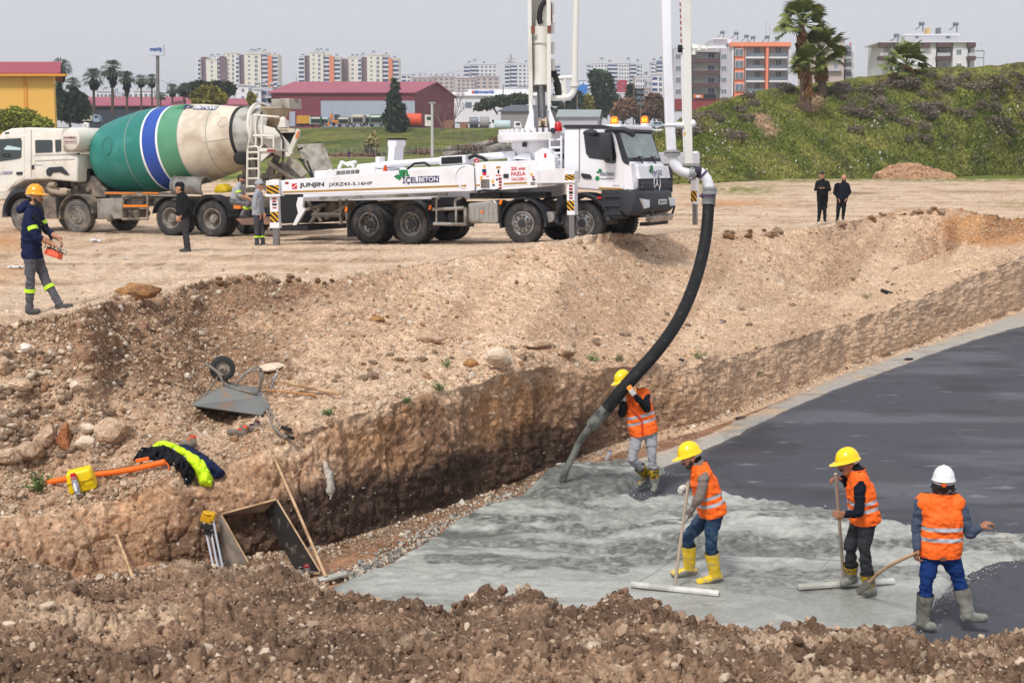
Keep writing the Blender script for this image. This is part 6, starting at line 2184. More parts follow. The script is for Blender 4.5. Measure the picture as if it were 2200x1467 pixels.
def person(label,Y0,J,face,up=(0,0,1),skin=SKIN,top=C_BLACK,pants=C_GREYT,shoe=BLACK,boots=None,boot_top=.55,vest=None,helmet=None,beanie=None,hair=True,beard=None,gloves=None,vox=.0115,hands=None,S=1.0,hem=.12,group=None,bands=(.18,.25,.34,.41),sleeve=True,collar=None,k=1.0,bald=False,fat=1.0,skirt=0.0):
 """J: joint -> (photo x, photo y, depth offset in metres); Y0 depth of the figure"""
 P={n:at(x,y,Y0+d)for n,(x,y,d)in J.items()}
 root_p=Vector((P['pel'].x,P['pel'].y,min(P['aL'].z,P['aR'].z)-.08))
 root=thing('person',label,'person',root_p,group=group)
 P={n:p-root_p for n,p in P.items()}
 f=Vector(face).normalized();u=Vector(up).normalized()
 H=P['head']
 f=(f-u*u.dot(f)).normalized();sd=f.cross(u)
 sh=(P['sL']-P['sR']).normalized()
 C=P['neck']*.62+P['pel']*.38
 side=sh*.075*k
 caps=[]
 A=caps.append
 hp=(P['hL']-P['hR']).normalized()*.075*k
 for sg in(-1,1):
  A((P['pel']+hp*sg,C+side*sg,.112*k*fat,.115*k*fat,'top'))
 A((P['pel'],C,.115*k*fat,.13*k*fat,'top'))
 A((C+side*1.1,P['sL']*.8+P['neck']*.2,.1*k,.068*k,'top'));A((C-side*1.1,P['sR']*.8+P['neck']*.2,.1*k,.068*k,'top'))
 A((P['sL'],P['sR'],.062*k,.062*k,'top'))
 A((C,P['neck'],.12*k,.075*k,'top'))
 A((P['neck']-u*.02,H-u*.06-f*.02,.058*k,.05*k,'neck'))
 ncore=len(caps)
 for q in 'LR':
  A((P['s'+q],P['e'+q],.064*k,.05*k,'arm'));A((P['e'+q],P['w'+q],.05*k,.036*k,'fore'))
  A((P['h'+q],P['k'+q],.094*k,.068*k,'leg'));A((P['k'+q],P['a'+q],.066*k,.05*k,'shin'))
  A((P['pel'],P['h'+q],.1*k,.1*k,'leg'))
  # head: skull, jaw, nose, brow, ears
 h_=k
 A((H+u*.035*h_-f*.018*h_,H+u*.03*h_+f*.022*h_,.086*h_,.08*h_,'head'))
 A((H-u*.02*h_+f*.02*h_,H-u*.075*h_+f*.048*h_,.066*h_,.044*h_,'head'))
 A((H+u*.015*h_+f*.095*h_,H-u*.022*h_+f*.118*h_,.012*h_,.016*h_,'head'))
 A((H+u*.03*h_+f*.085*h_+sd*.03,H+u*.03*h_+f*.085*h_-sd*.03,.014*h_,.014*h_,'head'))
 for sg in(-1,1):
  A((H+sd*.083*sg*h_+u*.015*h_-f*.005,H+sd*.08*sg*h_-u*.022*h_,.02*h_,.014*h_,'head'))
 if not boots:
  for q in 'LR':
   t=P['t'+q];a=P['a'+q]
   A((a-u*.03,a-u*.05+(a-t).normalized()*.03,.05*k,.045*k,'shoe'));A((a-u*.05,t,.05*k,.042*k,'shoe'))
 mats=[skin,top,pants,shoe]
 tmap={'top':1,'neck':0,'arm':1,'fore':1,'leg':2,'shin':2,'head':0,'shoe':3}
 if collar is not None:
  mats.append(collar)
 hemz=P['pel']*(1-hem)+P['neck']*hem
 spine=(P['neck']-P['pel']).normalized()
 def mf(c,tg):
  mi=np.array([tmap[t]for t in tg])
  cc=(c-np.array(hemz))@np.array(spine)
  mi=np.where((mi==1)&np.isin(tg,['top'])&(cc<-skirt),2,mi)
  if skirt>0:
   mi=np.where((mi==2)&(tg=='leg')&(cc>-skirt),1,mi)
  if collar is not None:
   hh=(c-np.array(P['neck']))@np.array(u)
   mi=np.where((tg=='neck')&(hh<.045*k),4,mi)
  if not sleeve:
   t=((c-np.array(P['wL']))**2).sum(1);t2=((c-np.array(P['wR']))**2).sum(1)
   mi=np.where((tg=='fore')&(np.minimum(t,t2)<.15**2),0,mi)
  return mi
 cuts=[(hemz-spine*skirt,spine,False)]
 body=remesh('body',caps,vox,3,mats,mf,root,fold=.017 if vox<.015 else .014,fold_tags=('top','arm','fore','leg','shin'),cuts=cuts)
 for sg in(-1,1):
  mb=MB();mb.sphere(H+f*.088*h_+u*.012*h_+sd*.03*sg,.011*h_,8,6);build('eye',mb,EYE,root)
 mb=MB();mb.tube([H+f*.098*h_-u*.052*h_+sd*.022,H+f*.104*h_-u*.05*h_,H+f*.098*h_-u*.052*h_-sd*.022],.006,6);build('mouth',mb,mat('lip',lin(150,92,80),.5),root)
 if hair and not bald:
  hc=[(H+u*.05*h_-f*.03,H+u*.05*h_+f*(.0 if helmet else .03),.088*h_,.078*h_,'h'),(H+u*.01*h_-f*.055,H-u*.035*h_-f*.05,.062*h_,.045*h_,'h')]
  if hair=='long':
   mb=MB();rr=random.Random(4)
   for _ in range(150):
    a=rr.uniform(-1.7,1.7);b=H+u*rr.uniform(-.03,.04)-f*.085*math.cos(a)+sd*.09*math.sin(a);o_=(-f*math.cos(a)+sd*math.sin(a));L=rr.uniform(.025,.06)
    mb.tube([b,b-u*L*.5+o_*.012,b-u*L+o_*rr.uniform(-.02,.02)+sd*rr.uniform(-.03,.03)],[.012,.010,.003],4)
   build('hair_strands',mb,HAIR,root,kind='stuff')
  remesh('hair',hc,max(.009,vox*.7),1,[HAIR],lambda c,t:np.zeros(len(c)),root,fold=.01,fold_tags=('h',))
 if beard:
  bc=[(H-u*.085*h_+f*.055*h_+sd*.03,H-u*.085*h_+f*.055*h_-sd*.03,.034*h_,.034*h_,'b'),(H-u*.02*h_+sd*.062+f*.01,H-u*.075*h_+sd*.035+f*.04,.02,.03,'b'),(H-u*.02*h_-sd*.062+f*.01,H-u*.075*h_-sd*.035+f*.04,.02,.03,'b'),(H-u*.037*h_+f*.1*h_+sd*.022,H-u*.037*h_+f*.1*h_-sd*.022,.012,.012,'b')]
  if beard=='moustache':
   bc=bc[3:]
  remesh('beard',bc,max(.007,vox*.6),1,[HAIR],lambda c,t:np.zeros(len(c)),root)
 if beanie is not None:
  bc=[(H+u*.06*h_-f*.025,H+u*.07*h_+f*.028,.094*h_,.084*h_,'b'),(H+u*.02*h_-f*.045,H-u*.02*h_-f*.05,.075,.07,'b')]
  if helmet:
   bc+=[(H+u*.072*h_+f*.03,H+u*.05*h_-f*.03,.082,.09,'b')]
  remesh('beanie',bc,max(.009,vox*.8),2,[beanie],lambda c,t:np.zeros(len(c)),root,fold=.006,fold_tags=('b',))
 if helmet:
  hm=dome(root,'helmet',H+u*.062*h_+f*.0,f,u,helmet,S)
  mb=MB();hb=H+u*.03*h_-f*.115*h_
  mb.tube([H+u*.025+sd*.098*math.sin(a)-f*.118*math.cos(a)for a in np.linspace(-1.3,1.3,9)],.014,6)
  build('head_band',mb,mat('strap_grey',lin(196,196,198),.5),hm)
  if helmet is HELM_W:
   mb=MB();mb.lathe([(.024,-.01),(.024,.014),(.001,.016)],H+u*.022-f*.132,-f,8);build('orange_knob',mb,mat('knob_orange',lin(235,92,30),.4),hm)
   # hands
 for q in 'LR':
  dh=(P['w'+q]-P['e'+q]).normalized()
  pn,curl,ts=Vector((0,0,-1)),.55,1
  if hands and q in hands:
   hd,pn,curl,ts=hands[q]
   dh=Vector(hd).normalized()if hd is not None else dh
   pn=Vector(pn)
  if abs(pn.normalized().dot(dh))>.95:
   pn=Vector((0,1,0))
  gl=(gloves or{}).get(q)
  hc=hand_caps(P['w'+q],dh,pn,1.05*k if gl is None else 1.15*k,curl,ts)
  hm_=[gl or skin,GLOVE_O if(gl is GLOVE and(gloves or{}).get('tips'))else(gl or skin)]
  remesh('glove' if gl else 'hand',hc,.0055 if vox<.015 else .009,1,hm_,lambda c,t:np.isin(t,['tip','finger']).astype(int),root)
  # boots
 if boots:
  for q in 'LR':
   a,t,kn=P['a'+q],P['t'+q],P['k'+q]
   shin=(kn-a).normalized();tp=a+shin*(kn-a).length*boot_top
   fw=(t-a);fw.z=min(fw.z,0);
   heel=a-(t-a).normalized()*.04
   bc=[(a,tp,.064*k,.086*k,'shaft'),(heel-u*.03,a-u*.02,.046,.052,'foot'),(heel-u*.045,t,.04,.046,'foot'),(a-u*.02,t,.05,.042,'foot'),(heel-u*.055,t-u*.02,.036,.036,'sole')]
   def bm_(c,tg,a=a,shin=shin,t=t):
    hh=(c-np.array(a))@np.array(shin)+.05*fbm(c*9,2,5)
    return np.where(hh<(.09 if boots is not BOOT_Y else-.02),1,0)
   remesh('boot',bc,.0115,2,[boots,BOOT_C],bm_,root,fold=.006,fold_tags=('shaft',),cuts=[(tp,shin,True)])
 if vest is not None:
  vc=[]
  for(a,b,ra,rb,tg)in caps[:ncore-1]:
   if(a-P['sL']).length<1e-6 and(b-P['sR']).length<1e-6:
    m0=(a+b)/2
    a,b=m0+(a-m0)*.86,m0+(b-m0)*.86
   vc.append((a,b,ra+.024,rb+.022,'v'))
  for sg,q in((1,'L'),(-1,'R')):
   vc.append((P['pel']+hp*sg-spine*.06,C,.128,.12,'v'))
  up2=P['neck']-P['pel']
  lo=P['pel']-spine*.04
  cuts=[(lo,-spine,True),(P['neck']+spine*.035,spine,True)]
  bz=[lo+up2*b for b in bands]
  cuts+=[(b,spine,False)for b in bz]
  def vm(c,tg):
   hh=(c-np.array(lo))@np.array(spine)/up2 .length
   return np.where(((hh>bands[0])&(hh<bands[1]))|((hh>bands[2])&(hh<bands[3])),1,0)
  remesh('safety_vest',vc,vox,3,[vest,BAND],vm,root,fold=.02,fold_tags=('v',),cuts=cuts)
 return root,P,root_p
L_,R_=(-1,0,0),(1,0,0)
# worker guiding the hose
pw,PP,RP=person('worker steadying the black hose on his shoulder, yellow helmet and white gloves',20.95,dict(head=(1340,822,-.02),neck=(1362,843,0),sR=(1346,856,.02),sL=(1386,845,.0),eL=(1390,878,-.16),wL=(1364,850,-.34),eR=(1336,889,-.12),wR=(1338,866,-.20),pel=(1383,927,0),hR=(1370,932,.0),hL=(1398,930,.0),kR=(1358,985,-.1),aR=(1391,1022,.18),tR=(1374,1040,.1),kL=(1400,978,-.05),aL=(1407,1036,0),tL=(1404,1052,-.12)),(-.8,-.55,-.25),up=(-.28,-.08,1),skin=SKIN_D,top=C_BLACK,pants=C_LGREY,boots=BOOT_M,boot_top=.5,vest=HIVIS,helmet=HELM_Y,gloves={'L':GLOVE,'R':GLOVE,'tips':1},hands={'L':((-.55,-.1,.85),(-.4,.9,.3),.35,-1),'R':((.1,.1,1),(.3,-.5,.4),.7,1)},bands=(.30,.37,.46,.53))
mb=MB();mb.tube([PP['neck']+Vector((-.06,-.13,-.0)),PP['neck']+Vector((-.055,-.175,-.2)),PP['pel']+Vector((-.05,-.17,.22)),PP['pel']+Vector((-.03,-.15,-.02))],.016,6)
build('vest_edging',mb,mat('edging_orange',lin(214,70,10),.7),pw)
# worker with the wide rake, profile to the left
w2,P2,R2=person('bearded worker in taupe sweater and yellow boots pushing a wide screed rake',16.2,dict(head=(1484,984,0),neck=(1502,1000,0),sL=(1514,1018,-.17),sR=(1500,1006,.17),eL=(1503,1067,-.26),wL=(1480,1104,-.17),eR=(1488,1030,.16),wR=(1479,1042,.03),pel=(1530,1098,0),hL=(1534,1106,-.08),hR=(1520,1104,.08),kR=(1479,1152,.06),aR=(1482,1222,.12),tR=(1448,1231,.12),kL=(1526,1166,-.1),aL=(1537,1236,-.02),tL=(1502,1250,-.06)),(-.95,-.12,-.28),up=(-.3,0,1),top=C_TAUPE,pants=C_JEAN,boots=BOOT_Y,boot_top=.72,vest=HIVIS,helmet=HELM_Y,beanie=C_BLACK,hair=True,beard=True,collar=mat('pale_collar',lin(206,200,196),.8),gloves={'L':GLOVE,'R':GLOVE},hands={'L':((-.5,-.1,-.9),(-.6,.5,.2),.75,1),'R':((-.7,-.3,-.3),(0,.3,-1),1.0,-1)},bands=(.24,.31,.40,.47),vox=.0105)
w3,P3,R3=person('worker with black moustache and navy sleeves leaning on a rake pole',15.7,dict(head=(1823,998,0),neck=(1842,1014,0),sL=(1848,1036,-.17),sR=(1832,1022,.17),eL=(1845,1100,-.26),wL=(1817,1106,-.13),eR=(1836,1056,.26),wR=(1810,1028,.06),pel=(1858,1114,0),hL=(1862,1122,-.08),hR=(1846,1120,.08),kR=(1827,1172,.05),aR=(1829,1240,.22),tR=(1812,1250,.18),kL=(1856,1180,-.1),aL=(1869,1268,-.02),tL=(1842,1284,-.08)),(-.96,-.1,-.22),up=(-.22,0,1),skin=SKIN_D,top=C_DKNAVY,pants=C_DKJEAN,boots=BOOT_M,boot_top=.42,vest=HIVIS,helmet=HELM_Y,beanie=C_BLACK,beard='moustache',collar=mat('pale_collar2',lin(176,174,182),.8),hands={'L':((-.9,-.1,.1),(-.2,.8,0),.85,1),'R':((-.95,-.1,.15),(0,-.2,-1),.75,-1)},bands=(.28,.35,.44,.51),vox=.0105)
w4,P4,R4=person('worker seen from behind in white helmet, blue jeans and grey rubber boots',14.65,dict(head=(2027,1040,-.02),neck=(2025,1066,0),sL=(1980,1080,.0),sR=(2060,1082,.0),eL=(1970,1135,.02),wL=(1970,1176,-.04),eR=(2084,1146,-.05),wR=(2104,1134,-.12),pel=(2019,1186,0),hL=(1999,1196,.0),hR=(2041,1196,.0),kL=(1991,1250,-.05),aL=(1982,1336,.0),tL=(2003,1345,-.06),kR=(2058,1240,.02),aR=(2080,1320,-.05),tR=(2114,1326,-.1)),(.25,.95,-.12),skin=SKIN_D,top=C_SLATE,pants=C_JEAN2,boots=mat('grey_rubber_boot',lin(128,126,118),.6,c2=lin(96,94,88),c2scale=9),boot_top=.70,vest=HIVIS,helmet=HELM_W,hair='long',hands={'L':((-.1,-.1,-1),(.6,.2,0),.8,-1),'R':((.75,.0,.5),(-.2,.1,-1),.8,-1)},bands=(.30,.37,.49,.56),vox=.0105,k=1.06)
mb=MB();p=at(1998,1222,14.5)-R4;mb.box(at(2026,1201,14.49)-R4,(.06,.01,.035));build('leather_patch',mb,mat('patch_brown',lin(120,74,50),.7),w4)
# remote operator on the edge
OPY=ter(66,674).y-.02
po,PO_,RO=person('operator in amber helmet and navy reflective suit holding an orange remote control',OPY,dict(head=(76,424,0),neck=(66,446,0),sR=(62,462,-.19),sL=(80,456,.19),eR=(76,508,-.26),wR=(110,522,-.16),eL=(100,496,.24),wL=(127,512,.06),pel=(68,546,0),hR=(66,552,-.08),hL=(78,552,.08),kR=(65,608,-.07),aR=(63,662,-.05),tR=(82,669,-.08),kL=(98,604,.08),aL=(127,652,.04),tL=(152,658,.0)),(.98,-.12,-.1),top=C_NAVY,pants=C_GREYT,helmet=HELM_O,beard=True,hair=True,collar=mat('green_collar',lin(30,96,84),.8),shoe=mat('work_shoe',lin(66,68,68),.7),sleeve=False,skirt=.05,hem=-.02,hands={'R':((.75,-.1,-.45),(0,-.2,-1),.55,-1),'L':((.5,-.3,-.85),(-.4,-.2,-.6),.6,1)},vox=.011,k=1.0)
def ring_band(root,a,b,t,r,m,w=.028,name='reflective_band'):
 c=a.lerp(b,t);d=(b-a).normalized()
 mb=MB();mb.lathe([(r-.01,-w),(r,-w),(r,w),(r-.01,w)],c,d,20);build(name,mb,m,root,smooth=True,angle=40)
for(a,b,t,r)in(('sR','eR',.62,.074),('sL','eL',.55,.074),('kR','aR',.30,.082),('kL','aL',.26,.082)):
 ring_band(po,PO_[a],PO_[b],t,r,LIME)
mb=MB();
for sgn in(-1,):
 mb.tube([PO_['sR']+Vector((-.04,.05,.07)),PO_['sR']+Vector((.08,-.06,-.03)),PO_['sR']*.45+PO_['wR']*.55+Vector((.05,-.05,.09)),PO_['wR']+Vector((.02,-.02,.05))],.024,6)
build('shoulder_strap',mb,C_BLACK,po,smooth=True)
mb=MB();hd_=[(PO_['neck']+Vector((-.06,0,.03)),PO_['neck']+Vector((-.15,-.02,-.03)),.075,.06,'h'),(PO_['neck']+Vector((-.1,-.1,-.02)),PO_['neck']+Vector((-.1,.1,-.02)),.05,.05,'h')]
remesh('hood',hd_,.012,2,[C_NAVY],lambda c,t:np.zeros(len(c)),po,fold=.01,fold_tags=('h',))
text('JUNJIN',.09,.016,frame_m(at(82,400,OPY-.12)-RO,Vector((1,.1,.05)),Vector((0,.25,1))),INK,parent=po,bold=.03)
# remote control box
rc=thing('remote_control','orange radio remote control box held by the operator in amber helmet','remote control',at(116,545,OPY-.1),(R(-14),R(18),R(-8)))
mb=MB();mb.box((0,0,0),(.24,.17,.10),taper=.86);build('housing',mb,mat('remote_orange',lin(228,74,22),.4),rc,bevel=.012)
mb=MB();mb.box((0,0,.055),(.21,.15,.02))
for x in(-.07,-.02,.03,.08):
 mb.cyl((x,-.02,.06),(x,-.02,.10),.009,6)
build('key_panel',mb,BLACK,rc)
mb=MB()
mb.tube([(-.12,-.09,.03),(-.14,-.09,.10),(.14,-.09,.10),(.12,-.09,.03)],.010,6);mb.tube([(-.12,.09,.03),(-.14,.09,.10),(.14,.09,.10),(.12,.09,.03)],.010,6)
build('guard_rail',mb,GALV,rc)
mb=MB();mb.lathe([(.018,0),(.018,.01),(.001,.012)],(-.09,-.083,-.01),(0,-1,0),10);build('stop_button',mb,RED,rc)
# men around the trucks
pk,_,_=person('man in black beanie and black jacket standing in front of the mixer wheels',ter(398,541).y,dict(head=(386,405,0),neck=(391,418,0),sL=(398,424,-.16),sR=(385,423,.16),eL=(403,446,-.2),wL=(392,462,-.16),eR=(383,446,.2),wR=(382,462,.1),pel=(397,462,0),hL=(399,466,-.08),hR=(396,466,.08),kL=(400,500,-.06),aL=(405,535,-.05),tL=(392,541,-.08),kR=(398,500,.06),aR=(401,533,.1),tR=(388,539,.05)),(-.95,-.1,0),top=C_BLACK,pants=cloth('dark_grey_trousers',lin(62,62,66)),beanie=C_BLACK,shoe=mat('dark_shoe',lin(58,60,56),.7),vox=.018,k=1.08,hem=-.02,skirt=.08)
ph,PH,_=person('man in grey hoodie and dark work trousers standing by the outrigger leg',ter(560,527).y,dict(head=(557,400,0),neck=(554,412,0),sR=(550,419,-.16),sL=(560,418,.16),eR=(547,442,-.2),wR=(556,458,-.16),eL=(562,442,.2),wL=(566,456,.08),pel=(553,458,0),hR=(552,461,-.08),hL=(557,461,.08),kR=(552,492,-.06),aR=(552,522,-.05),tR=(562,528,-.06),kL=(562,491,.05),aL=(565,522,.06),tL=(577,528,.04)),(.95,-.2,0),top=C_HOOD,pants=cloth('dark_work_trousers',lin(72,74,82)),shoe=mat('dark_shoe2',lin(66,68,64),.7),vox=.018,k=1.06,hem=-.02,skirt=.04,beanie=C_HOOD)
for q in 'LR':
 ring_band(ph,PH['k'+q],PH['a'+q],.55,.078,LIME,.02)
ps,PS,_=person('bearded man in pale work jacket sitting on the back of the mixer truck',41.3,dict(head=(519,386,0),neck=(514,397,0),sR=(510,404,-.16),sL=(520,403,.16),eR=(514,420,-.22),wR=(528,425,-.14),eL=(524,418,.2),wL=(532,424,.08),pel=(504,431,0),hR=(505,433,-.08),hL=(510,433,.08),kR=(532,438,-.1),aR=(520,462,-.05),tR=(531,466,-.06),kL=(536,438,.08),aL=(531,460,.1),tL=(541,464,.1)),(.95,-.2,-.1),top=C_WORK,pants=cloth('grey_work_trousers',lin(112,112,118)),beard=True,shoe=mat('dark_shoe3',lin(50,52,54),.7),vox=.018,k=1.05,collar=mat('green_collar3',lin(20,130,110),.8),sleeve=False)
ring_band(ps,PS['sR'],PS['eR'],.55,.08,LIME,.025);ring_band(ps,PS['kR'],PS['aR'],.35,.08,LIME,.025);ring_band(ps,PS['kL'],PS['aL'],.35,.08,LIME,.025)
m1,M1,RM1=person('dark haired man in black hooded jacket looking at the phone in his hands',51,dict(head=(1766,377,-.02),neck=(1767,387,0),sR=(1756,393,0),sL=(1778,393,0),eR=(1752,408,-.08),wR=(1759,404,-.3),eL=(1783,408,-.08),wL=(1770,404,-.3),pel=(1767,430,0),hR=(1762,433,0),hL=(1772,433,0),kR=(1761,452,-.03),aR=(1759,470,0),tR=(1757,475,-.15),kL=(1772,452,-.03),aL=(1772,470,0),tL=(1774,475,-.15)),(-.1,-.95,-.15),top=C_BLACK,pants=C_BLACK,vox=.02,k=1.06,hem=-.02,skirt=.02,group=None)
mb=MB();mb.box(at(1764,401,50.55)-RM1,(.14,.02,.08));build('phone',mb,BLACK,m1)
m2,_,_=person('balding bearded man in dark jacket with both hands in his pockets',51.4,dict(head=(1813,383,-.02),neck=(1812,392,0),sR=(1797,398,0),sL=(1821,398,0),eR=(1793,414,.05),wR=(1801,426,-.05),eL=(1826,413,.05),wL=(1818,425,-.05),pel=(1809,428,0),hR=(1804,432,0),hL=(1813,432,0),kR=(1801,449,0),aR=(1799,468,.05),tR=(1797,473,-.1),kL=(1813,449,0),aL=(1811,466,.1),tL=(1812,471,-.05)),(.05,-1,-.02),top=C_DKNAVY,pants=C_BLACK,vox=.02,k=1.06,bald=True,beard=True,hem=-.02,skirt=.02)
mq,_,_=person('distant man in navy jacket and blue jeans walking in the field',290,dict(head=(750.5,324,0),neck=(750.5,325.6,0),sR=(748.8,326.4,0),sL=(752.2,326.4,0),eR=(748.2,329,0),wR=(748.3,331.3,0),eL=(752.8,329,0),wL=(752.7,331.3,0),pel=(750.5,332,0),hR=(749.7,332.4,0),hL=(751.3,332.4,0),kR=(749.6,336.5,0),aR=(749.6,340.3,0),tR=(749.6,341,-.2),kL=(751.4,336.5,0),aL=(751.6,340.3,0),tL=(751.6,341,-.2)),(.3,.9,0),top=C_NAVY,pants=C_JEAN2,vox=.035,k=1.05)
# ================================================================== tools and things lying about
WOOD=mat('worn_wood',lin(196,164,128),.7,c2=lin(160,126,92),c2scale=5,var=.1)
WOOD_G=mat('cement_wood',lin(176,158,140),.8,c2=lin(150,146,138),c2scale=4)
FLOATM=mat('cement_float',lin(166,166,158),.6,c2=lin(206,206,202),c2scale=3)
SHEETM=mat('barrow_steel',lin(126,128,126),.5,metal=.35,c2=lin(158,116,78),c2scale=5,c2lo=.55,c2hi=.72,var=.1)
TUBEM=mat('barrow_tube',lin(142,134,124),.6,metal=.2,c2=lin(110,104,98),c2scale=8)
WIRE=mat('thin_wire',lin(96,96,94),.6)
# wheelbarrow, upside down
gp=ter(490,882)
Yb=gp.y
wb=thing('wheelbarrow','upturned grey wheelbarrow with its wheel in the air on the dug bank','wheelbarrow',gp)
def wbp(x,y,d=0.0):
 return at(x,y,min(Yb+d,ter(x,y).y-.14)if y>862 else Yb+d)-gp
mb=MB()
fr=[wbp(*p,-.22)for p in[(411,870),(477,830),(554,853),(562,891)]];bk=[wbp(x+14,y-15,.3)for x,y in[(414,866),(484,836),(549,851),(566,884)]]
mb.add(fr+bk,[(0,1,2,3),(4,7,6,5),(0,4,5,1),(1,5,6,2),(2,6,7,3)])
tr=build('tray',mb,SHEETM,wb,bevel=.015)
m_=tr.modifiers.new('t','SOLIDIFY');m_.thickness=.012
mb=MB();mb.tube([wbp(411,871,-.23),wbp(490,884,-.23),wbp(562,892,-.23),wbp(580,872,.3)],.012,6);build('rim_bead',mb,SHEETM,wb)
mb=MB()
wc=wbp(478,791.6,.02)
wax=Vector((.30,-.93,.12)).normalized()
mb.lathe([(.10,-.035),(.15,-.045),(.178,-.03),(.186,0),(.178,.03),(.15,.045),(.10,.035)],wc,wax,28)
wl=build('wheel',mb,TYRE,wb,smooth=True)
mb=MB();mb.lathe([(.125,.03),(.118,.035),(.10,.005),(.05,.0),(.04,.05),(.001,.055)],wc,wax,20);mb.lathe([(.125,-.03),(.03,-.02),(.03,.0)],wc,wax,20);build('rim',mb,mat('cement_rim',lin(150,140,124),.8),wl,smooth=True)
for d,pts in((-.16,[(440,783),(446,784),(464.5,797),(473,808),(481,824),(497,832),(520,838),(544,845),(556,855),(567,871),(581,900),(591,920),(604,933),(618,938)]),(.16,[(484,812),(491,822),(520,832),(548,839),(563,845),(575,871),(589,898),(604,916),(612,920)])):
 mb=MB();mb.tube(catmull([wbp(x,y,d)for x,y in pts],3),.019,8);build('frame_tube',mb,TUBEM,wb,smooth=True)
 mb=MB();e=pts[-1];mb.tube([wbp(e[0]-6,e[1]-2.5,d),wbp(e[0]+12,e[1]+3,d)],.026,8);build('grip',mb,BLACK,wb,smooth=True)
for d,ox,oy in((-.14,0,5),(.12,5,-1)):
 mb=MB();mb.tube(catmull([wbp(x+ox,y+oy,d)for x,y in[(503,826),(519,806),(531,796),(543,790),(555,793),(560,808),(556,826),(551,841)]],3),.017,8);build('leg',mb,TUBEM,wb,smooth=True)
mb=MB();mb.tube([wbp(470,806,-.1),wbp(450,836,-.15),wbp(434,857,-.2)],.012,6);mb.tube([wbp(464,797,-.16),wc+wax*.05,wc],.014,6);build('stay',mb,TUBEM,wb)
def stick(name,label,cat,a,b,r0,r1,m=WOOD,parent=None):
 mb=MB();mb.tube([a,a.lerp(b,.5)+Vector((0,0,.004)),b],[r0,(r0+r1)/2,r1],10)
 o=build(name,mb,m,parent,smooth=True)
 return tag(o,label,cat)if label else o
def tool(name,label,cat,p):
 return thing(name,label,cat,p)
 # pickaxe
p0=ter(650,838);pa,pb_=at(590,817,p0 .y),ter(730,854,.03)
pk_=tool('pickaxe','pickaxe with long wooden handle lying behind the wheelbarrow','pickaxe',p0)
stick('handle',None,None,pa-p0,pb_-p0+Vector((0,-.06,.03)),.02,.026,WOOD,pk_)
mb=MB();mb.tube([at(599,797,p0 .y+.05)-p0,at(592,808,p0 .y)-p0,at(588,818,p0 .y)-p0,at(585,828,p0 .y-.03)-p0,at(582,839,p0 .y-.06)-p0],[.006,.018,.028,.018,.006],8);build('pick_head',mb,STEEL,pk_,smooth=True)
stick('thin_pole','thin orange-brown wooden pole lying just below the pickaxe','pole',ter(578,849,.07),ter(681,859,.07),.013,.015,mat('orange_wood',lin(196,140,84),.6))
stick('wooden_stake','short thick wooden stake end showing behind the wheelbarrow frame','stake',ter(560,846,.04),ter(590,844,.05),.017,.017)
# tools against the pit wall
def leaning(name,label,cat,a,b,r,m=WOOD):
 return stick(name,label,cat,a,b,r,r,m)
pt_=gz(700,1243,PIT+.04)
fl_=tool('bull_float','wooden-handled concrete float leaning on the pit wall by the formwork','float',pt_)
top_=ter(593,981);top_.y-=.06
stick('handle',None,None,Vector((0,0,.03)),top_-pt_,.019,.018,WOOD,fl_)
b0,b1=gz(676,1252,PIT+.04)-pt_,gz(742,1236,PIT+.04)-pt_
mb=MB();d_=(b1-b0).normalized();sdv=Vector((-d_.y,d_.x,0))
mb.prism([(-.075,.04),(-.07,.015),(-.03,0),(.05,0),(.075,.03),(.07,.035),(.045,.012),(-.025,.012),(-.06,.025)],b0,sdv,(0,0,1),d_,(b1-b0).length);build('blade',mb,FLOATM,fl_)
sA,sB=ter(259,1147),None
sA.y-=.05
leaning('wooden_shaft','bare wooden tool shaft leaning on the left pit wall','pole',sA,at(289,1250,sA.y-.8),.02)
q=ter(390,1164);q.y-=.03
leaning('white_peg','small whitish wooden peg stuck on the pit wall','peg',q,at(392,1192,q.y-.02),.02,mat('pale_peg',lin(190,182,172),.8))
# screed rakes held by the workers
def rake(label,a,b,s0,s1,plate,wires,tilt=.0):
 r=tool('screed_rake',label,'rake',b)
 stick('pole',None,None,a-b,Vector((0,0,.02)),.018,.02,WOOD_G,r)
 mb=MB();u=(s1-s0).normalized();w=Vector((-u.y,u.x,0)).normalized()
 mb.prism([(-.05,0),(.05,0),(.05,.025),(.012,.035),(-.012,.06),(-.05,.03)],s0-b,w,(0,0,1),u,(s1-s0).length);build('blade',mb,FLOATM,r,bevel=.004)
 if plate:
  mb=MB();c=Vector((0,0,0));mb.add([c-u*.14+Vector((0,.02,.0)),c+u*.2+Vector((0,-.14,-.02)),c+u*.2+Vector((0,-.02,.06)),c-u*.26+Vector((0,.05,.03))],[(0,1,2,3)]);build('socket_plate',mb,FLOATM,r)
 mb=MB();k_=(a-b)*.34
 for e in(s0,s1):
  mb.tube([k_,(k_+(e-b))/2+Vector((.02,0,-.02)),e-b],.003,4)
 build('brace_wire',mb,WIRE,r)
 return r
zc_=PIT+.10
rake('long screed rake pushed by the bearded worker in yellow boots',at(1479,1036,16.05),gz(1449,1267,zc_),gz(1356,1258,zc_+.01),gz(1545,1278,zc_),False,1)
rake('screed rake under the hands of the worker with a moustache',at(1795,1017,15.62),gz(1813,1250,zc_),gz(1714,1264,zc_+.02),gz(1919,1250,zc_+.02),True,1)
